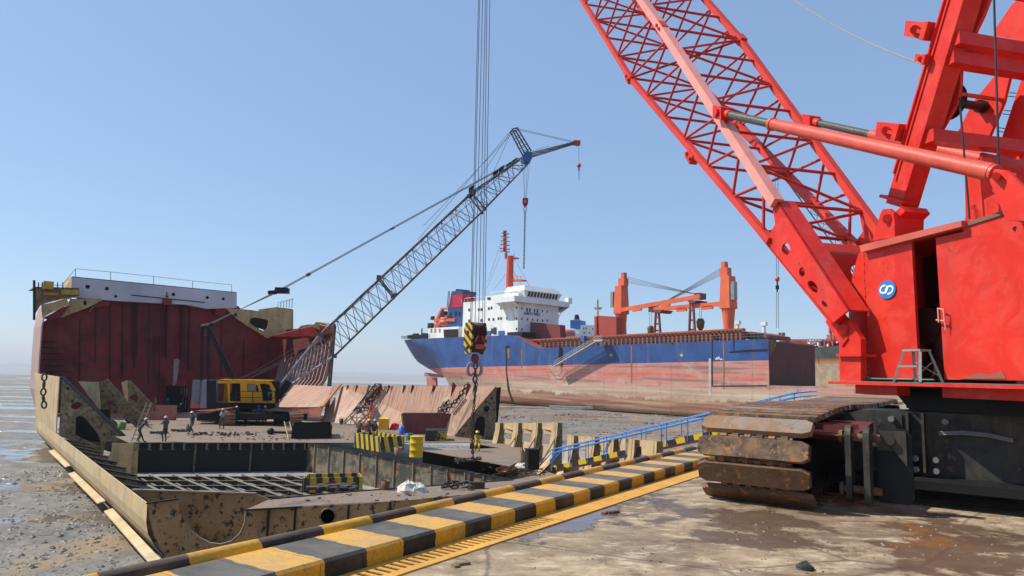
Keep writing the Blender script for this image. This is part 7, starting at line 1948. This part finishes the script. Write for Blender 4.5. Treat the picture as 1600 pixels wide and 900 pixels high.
# --- ship's own cranes
CRO = paint('ship_crane_orange', (.72, .14, .055), .5, dirt=.25, dirtc=(.42, .12, .08), sc=.35, streak=.3, streakc=(.4, .15, .1))
def scrane(xc, ybase, ytop, label_w, boomtip, boomfoot, flip):
    mb = MB(); a = S(xc, ybase, BM); yt = ytop+(ybase-ytop)*.13
    ym = ybase-(ybase-ytop)*.35
    z = lambda y: S(xc, y, BM).z
    a.z = 0
    mb.lathe(a, [(1.1, z(ybase+4)), (1.1, z(ybase-8)), (1.35, z(ym+7)), (1.4, z(ym+1)), (1.5, z(ym))], 14)
    mb.build('crane_pedestal', CRO, ship)
    mb = MB(); h_ = 1.25
    lo = z(ym)+.05; hi = z(yt); 
    vs = [a+SA*sx*h_+SB*sy*1.5+V((0, 0, lo)) for sx, sy in ((-1, -1), (1, -1), (1, 1), (-1, 1))] + [a+SA*sx*h_*.82+SB*sy*1.2+V((0, 0, hi)) for sx, sy in ((-1, -1), (1, -1), (1, 1), (-1, 1))]
    mb.add(vs, [(0, 3, 2, 1), (4, 5, 6, 7), (0, 1, 5, 4), (1, 2, 6, 5), (2, 3, 7, 6), (3, 0, 4, 7)])
    mb.box(a+V((0, 0, hi+.9))+SA*.6*flip, (1.9, 1.6, 1.9), X=SA); mb.box(a+V((0, 0, hi+2.4))+SA*.8*flip, (.9, 1.2, 1.6), X=SA); mb.build('crane_house', CRO, ship)
    mb = MB(); mb.box(a-SA*flip*1.9-SB*.8+V((0, 0, lo+3.6)), (.8, 1.2, 3.8), X=SA); mb.build('crane_cab', paint('cab_grey_glass', (.25, .27, .26), .3, dirt=.4), ship)
    for off_ in (-.9, .9):
        mb = MB(); P_, Q_ = S(*boomfoot, BM+off_-.3), S(*boomtip, BM+off_-.3); mb.beam(P_, Q_, .45, .95); 
        for u in (.25, .6): c_ = P_.lerp(Q_, u); mb.box(c_-V((0, 0, .55)), (2.6, .45, .8), X=(Q_-P_))
        mb.build('crane_jib', CRO, ship)
    mb = MB(); mb.box(S(*boomtip, BM), (1.3, 2.6, 1.3), X=SA); mb.build('jib_head', paint('jib_head_dark', (.12, .04, .03), .5), ship)
    mb = MB()
    for k in range(4): mb.tube(a+V((0, 0, hi+2.6-.5*k)), S(boomtip[0]+(-18 if 0 else 0)*k*flip, boomtip[1]-2, BM+k*.3), .07, 4, cap=False)
    mb.build('crane_wire', ROPE, ship)
scrane(970.5, 521, 436, 0, (1094, 463), (966, 485), -1)
scrane(1138.5, 517, 419, 0, (1022, 483.5), (1136, 474), 1)
# boom rests
for (x, yt_, yb_) in ((1027, 485, 527), (1081, 470, 530)):
    mb = MB()
    for o_ in (-1.2, 1.2):
        mb.tube(S(x-2, yt_, BM+o_), S(x-4.5, yb_, BM+o_*1.6), .3, 5); mb.tube(S(x+2, yt_, BM+o_), S(x+5.5, yb_, BM+o_*1.6), .3, 5)
    for k in range(3): u = (k+1)/4; mb.tube(S(x-2-2.5*u, yt_+(yb_-yt_)*u, BM-1.4), S(x+2+3.5*u, yt_+(yb_-yt_)*u, BM-1.4), .2, 5)
    mb.prism([S(x-8, yt_-1, BM-2), S(x+8, yt_-1, BM-2), S(x+4, yt_+3.5, BM-2), S(x-4, yt_+3.5, BM-2)], SB*4); mb.build('jib_rest', paint('rest_dark_red', (.2, .05, .035), .6) if 'rest_dark_red' not in bpy.data.materials else bpy.data.materials['rest_dark_red'], ship)
hbx = thing('hook_block', S(1094, 504, BM), 'small black hook block hanging from the jib of the orange ship crane', 'hook block')
mb = MB(); mb.lathe(S(1094.5, 507, BM), [(.15, -1.6), (.75, -.7), (.95, .6), (.6, 1.3)], 10); mb.build('block_body', paint('block_black_yellow', (.10, .07, .02), .5, c2=(.4, .25, .02), c2amt=.3), hbx)
mb = MB(); mb.tube(S(1093.4, 465, BM), S(1093.4, 503, BM), .05, 4); mb.tube(S(1096, 465, BM), S(1096, 503, BM), .05, 4); mb.build('fall_wire', ROPE, hbx)
hbx = thing('hook_block', S(1016.5, 516, BM), 'dark hook block hanging beside the left jib rest of the blue ship', 'hook block')
mb = MB(); mb.lathe(S(1016.5, 517, BM), [(.15, -1.4), (.7, -.7), (.8, .6), (.5, 1.2)], 10); mb.build('block_body', bpy.data.materials['block_black_yellow'], hbx)
mb = MB(); mb.tube(S(1014, 487, BM), S(1015.5, 514, BM), .05, 4); mb.tube(S(1018.5, 487, BM), S(1017.5, 514, BM), .05, 4); mb.build('fall_wire', ROPE, hbx)
# deck machinery near the second crane
mb = MB(); mb.prism([S(x, y, 7) for x, y in [(1117, 515.5), (1131, 516), (1131, 528), (1117, 528)]], SB*8); mb.prism([S(x, y, 7) for x, y in [(1146, 516), (1157, 517), (1157, 528), (1146, 528)]], SB*8); mb.build('mast_house', paint('mast_house_red', (.55, .08, .04), .6, dirt=.3, sc=.4), ship)
mb = MB(); mb.prism([S(x, y, 6.8) for x, y in [(1131.5, 516), (1145.5, 516), (1145.5, 528), (1131.5, 528)]], SB*.3); mb.build('doorway', BLK, ship)
mb = MB(); mb.prism([S(x, y, 7) for x, y in [(1164, 519), (1174, 518), (1198, 523), (1199, 528), (1164, 528)]], SB*9); mb.build('folded_hatch', BRN, ship)
mb = MB()
for i in range(12): x = 1088+i*9+rn.uniform(-2, 2); mb.box(S(x, 526, 5), (rn.uniform(.5, 1.6), 1, rn.uniform(.8, 2)), X=SA)
mb.box(S(1119, 528, 1), (.9, .9, .9), X=SA); mb.build('deck_gear', DARK, ship)
for x in (1153, 1194):
    mb = MB(); a = S(x, 520, 20); b_4 = S(x, 507 if x < 1180 else 509, 20); mb.tube(a, b_4, .4, 8, .33); mb.box(b_4+V((0, 0, .4)), (1.1, .9, .8), X=SA); mb.build('vent_post', WHITE, ship)
mb = MB(); mb.box(S(912, 529, 1.5), (1.2, 1, 1.2), X=SA); mb.build('small_locker', bpy.data.materials['locker_blue'], ship)
# gangway (accommodation ladder) hanging on the side and its plate
acc = thing('accommodation_ladder', S(905, 560, -1.2), 'grey ship accommodation ladder hanging slanted along the blue hull', 'ladder')
gA, gB = S(867, 572, -2.0), S(937, 531, -2.0); GREY2 = paint('ladder_alu', (.42, .42, .42), .45, dirt=.3, rust=.1)
mb = MB(); mb.beam(gA, gB, 1.0, .25); mb.build('stairway', GREY2, acc)
mb = MB()
for o_ in (-.5, .5):
    for h_ in (1.0, .55): mb.tube(gA+SB*o_+V((0, 0, h_)), gB+SB*o_+V((0, 0, h_)), .05, 4)
    for k in range(14): p = gA.lerp(gB, k/13)+SB*o_; mb.tube(p, p+V((0, 0, 1.0)), .04, 4)
mb.build('side_rail', GREY2, acc)
mb = MB(); mb.tube(S(875, 541, -.1), S(874.5, 571, -.3), .25, 4)
for k in range(10): mb.box(S(875, 542+k*3, -.3), (.9, .1, .3), X=SA)
mb.build('rope_ladder', DARK, acc)
mb = MB(); c = S(869, 577, -.5); pts = [c+SA*(2*math.cos(a))+V((0, 0, 1.6*math.sin(a))) for a in [math.pi*i/8+math.pi for i in range(9)]]; mb.path(pts, .06, 4); mb.build('rope_loop', ROPE, acc)
mb = MB(); mb.tube(S(941, 541, -1.0), S(941, 533, -1), .3, 6); mb.prism([S(927, 531, -2.6), S(941, 530, -2.6), S(941, 533, -2.6), S(928, 534, -2.6)], SB*2); mb.build('top_platform', GREY2, acc)
# mooring lines down from the ship side
for i, (a, c, lb) in enumerate((((1050, 536), (1138, 632), 'thick dark mooring line slanting from the blue hull down to the mud'), ((1077, 568), (1180, 636), 'thin mooring line right of the thick one on the hull'), ((1000, 543), (1094, 636), 'thin mooring line left of the thick one on the hull'))):
    mb = MB(); P_ = S(*a, -.3); Q_ = gz(c[0], c[1]+5, MUDZ+.3); mb.tube(P_, Q_, .11 if i == 0 else .05, 5); solo(mb, 'mooring_line', DROPE, P_, lb, 'rope')
# pale beam lying on the mud by the hull
mb = MB(); mb.beam(gz(858, 635.5, MUDZ+.5), gz(1070, 641.5, MUDZ+.5), .9, .5); solo(mb, 'pale_beam', paint('pale_grey_beam', (.55, .55, .52), .6, dirt=.2), gz(858, 635.5, MUDZ+.5), 'long pale beam lying on the mud along the blue ship', 'beam')

# ================================================================ SECOND, WHITE SHIP far behind
ws = thing('white_ship', gy(905, 536, 330), 'distant ship with white superstructure and square blue funnel behind the blue hull', 'ship')
def wbox(x0, x1, y0, y1, Y, dp, name, mat):
    mb = MB(); mb.prism([gy(x0, y0, Y), gy(x1, y0, Y), gy(x1, y1, Y), gy(x0, y1, Y)], SA*-0 + V((.45, .9, 0))*dp); return mb.build(name, mat, ws)
wbox(907, 930, 508, 538, 330, 14, 'superstructure', WHITE); wbox(877, 907, 515, 538, 328, 12, 'aft_house', WHITE); wbox(884, 905, 521, 530, 327, 6, 'boat_deck', WHITE)
wbox(891, 906, 500, 513, 330, 8, 'funnel', paint('sky_blue_funnel', (.03, .16, .42), .5)); 
mb = MB(); mb.prism([gy(899, 491.5, 331), gy(904, 491.5, 331), gy(906, 499, 331), gy(898, 499, 331)], (0, 3, 0)); mb.build('funnel_pipe', DARK, ws)
mb = MB(); mb.tube(gy(935, 494, 330), gy(935, 515, 330), 1.4, 8); mb.tube(gy(933.5, 468, 330), gy(934, 495, 330), .5, 6); mb.prism([gy(929, 480, 330), gy(941, 480, 330), gy(940, 483, 330), gy(931, 483, 330)], (0, 3, 0)); mb.build('mast', paint('cream_mast', (.5, .45, .3), .6, dirt=.4), ws)
for (x, y) in ((912, 513), (916, 513), (913, 520), (921, 520), (926, 514), (891, 524), (897, 524)):
    mb = MB(); mb.prism([gy(x-1, y-1.2, 326), gy(x+1, y-1.2, 326), gy(x+1, y+1.2, 326), gy(x-1, y+1.2, 326)], (0, .3, 0)); mb.build('window', GLASS, ws)
mb = MB(); mb.sphere(gy(887, 520, 326), 2.0, 8, 5, sc=(1.8, 1, .8)); mb.build('lifeboat', bpy.data.materials['faded_orange_boat'], ws)
wbox(870, 960, 536, 590, 334, 20, 'hull', NAVY)
# ================================================================ BLACK SHIP at the right, behind the cut
bs = thing('black_ship', gy(1290, 600, 170), 'dark old hull with rusty orange band between the cut blue ship and the red crane', 'ship')
def bmat():
    m, n, b = newmat('black_rusty_hull'); t = NT(n); o = t.sep(); z = t.math('ADD', o['Z'], gy(1290, 600, 170).z); pat = t.noise(.4, 6, .7); lon = t.noise(.5, 6, .7, vec=t.mapv((.3, .3, 1.5))); ver = t.noise(.5, 6, .7, vec=t.mapv((.9, .9, .08)))
    blk = t.mix(t.ramp(pat, .4, .65), (.03, .035, .032), (.075, .08, .07)); blk = t.mix(t.ramp(ver, .56, .7, 0, .6), blk, (.16, .10, .05))
    cr_ = t.mix(t.ramp(pat, .4, .6), (.42, .34, .22), (.30, .20, .12)); cr_ = t.mix(t.ramp(ver, .55, .66), cr_, (.38, .13, .06))
    k = t.mix(t.ramp(z, 6.1, 6.3), cr_, t.mix(t.ramp(z, 6.5, 7.6), (.42, .15, .05), blk)); t.lk(k, b.inputs['Base Color']); b.inputs['Roughness'].default_value = .6; return m
BSM = bmat(); bA = gy(1268, 543, 170); bB = gy(1400, 543, 150)
def Bs(px, py, o_=0): return pl(px, py, V((bA.x, bA.y, 0))+V((.12, .99, 0))*o_, math.degrees(math.atan2((bB-bA).x, (bB-bA).y)))
mb = MB(); mb.prism([Bs(1268.5, 543), Bs(1400, 534), Bs(1400, 606), Bs(1268.5, 606)], (3, 24, 0)); mb.build('hull', BSM, bs)
mb = MB()
for i in range(26): x = 1222+i*4.6; mb.tube(Bs(x, 543, 6), Bs(x, 530, 6), .1, 4, cap=False)
mb.tube(Bs(1205, 531, 8), Bs(1400, 529, 8), .1, 4); mb.tube(Bs(1215, 536, 8), Bs(1400, 533, 8), .1, 4); mb.build('deck_rail', ROPE, bs)
RDK = paint('deck_house_red', (.45, .07, .05), .6, dirt=.3, sc=.4)
mb = MB(); mb.prism([Bs(1228, 531, 10), Bs(1262, 531, 10), Bs(1262, 535.5, 10), Bs(1228, 535.5, 10)], (0, 5, 0)); mb.prism([Bs(1276, 532, 9), Bs(1312, 531, 9), Bs(1312, 534, 9), Bs(1276, 534, 9)], (0, 5, 0)); mb.prism([Bs(1306, 521, 9), Bs(1320, 521, 9), Bs(1320, 531, 9), Bs(1306, 531, 9)], (0, 5, 0)); mb.build('deck_house', RDK, bs)
mb = MB(); rn = random.Random(8)
for i in range(24): x = 1270+i*2.2; mb.box(Bs(x, 538+rn.uniform(-2, 2), 3), (rn.uniform(.5, 2), 1, rn.uniform(.4, 1.5)), m=i % 3)
mb.build('deck_pipes', [WHITE, RDK, DARK], bs)
mb = MB()
for x in (1219, 1223.5, 1298): mb.tube(Bs(x, 541, 8), Bs(x, 523 if x < 1290 else 513, 8), .22, 5); mb.box(Bs(x, 524 if x < 1290 else 516, 8), (.9, .6, 1.4))
mb.build('vent_mast', paint('vent_pinkish', (.35, .2, .18), .6), bs)
mb = MB(); mb.box(Bs(1279, 562, -.1), (.9, .1, .25)); mb.box(Bs(1279, 564, -.1), (.3, .1, 1.0)); mb.build('hull_mark', plain('mark_orange', (.7, .25, .1), .6), bs)

# ================================================================ FAR LATTICE CRANE behind the red boom
fc3 = thing('lattice_crane', gy(1392, 640, 95), 'thin far dark lattice crane boom seen through the red boom', 'crane')
TE = plain('teal_dark_lattice', (.05, .09, .10), .5)
def Zp(px, py, w): return gy(px, py, 95-(1392-px)*.04)
mb = MB(); A4 = [gy(1388, 500, 95), gy(1402, 492, 95), gy(1402, 492, 96.6), gy(1388, 500, 96.6)]; B4 = [gy(1228, 281, 91), gy(1240, 276, 91), gy(1240, 276, 92.6), gy(1228, 281, 92.6)]
lattice(mb, A4, B4, 17, .075, .038); mb.build('boom_section', TE, fc3)
mb = MB(); C4 = [gy(1151, 203, 90), gy(1154, 200, 90), gy(1154, 200, 90.4), gy(1151, 203, 90.4)]; lattice(mb, B4, C4, 12, .05, .03); mb.build('jib_section', TE, fc3)
mb = MB(); mb.box(gy(1395, 600, 95), (6, 4, 3)); mb.box(gy(1395, 640, 95), (6, 5, 2)); mb.build('crane_body', DARK, fc3)
mb = MB(); mb.tube(gy(1211, 262, 91), gy(1213.5, 431, 91), .03, 4); mb.tube(gy(1215.5, 262, 91), gy(1216, 431, 91), .03, 4)
mb.tube(gy(1154, 200, 90), gy(1250, 300, 91), .03, 4)
mb.build('fall_rope', DROPE, fc3)
h3 = thing('hook_block', gy(1214.5, 437, 91), 'tiny red hook block with long slings hanging between the red boom and the blue hull', 'hook block')
mb = MB(); mb.sphere(gy(1214.5, 436, 91), .32, 8, 6, sc=(1, 1, 1.2)); mb.build('block_body', plain('block_red_small', (.55, .08, .03), .4), h3)
mb = MB(); mb.tube(gy(1214.5, 440, 91), gy(1214.5, 456, 91), .10, 6); mb.box(gy(1214.5, 449, 91), (.35, .3, .5)); mb.build('shackle', DARK, h3)
mb = MB(); mb.tube(gy(1213.3, 456, 91), gy(1213, 513, 91), .035, 4); mb.tube(gy(1216, 456, 91), gy(1216.6, 513, 91), .035, 4); mb.build('sling', ROPE, h3)

# ================================================================ AIR
mb = MB(); mb.box((0, 0, 30), (18600, 18600, 96))
m = bpy.data.materials.new('haze_air'); m.use_nodes = True; n = m.node_tree; n.nodes.clear()
o = n.nodes.new('ShaderNodeOutputMaterial'); v = n.nodes.new('ShaderNodeVolumePrincipled')
v.inputs['Color'].default_value = (.93, .95, 1, 1); v.inputs['Density'].default_value = .00014; n.links.new(v.outputs[0], o.inputs['Volume'])
hz = mb.build('haze', m); hz['kind'] = 'stuff'; tag(hz, 'thin pale haze over the mud flat and the sea', 'haze')
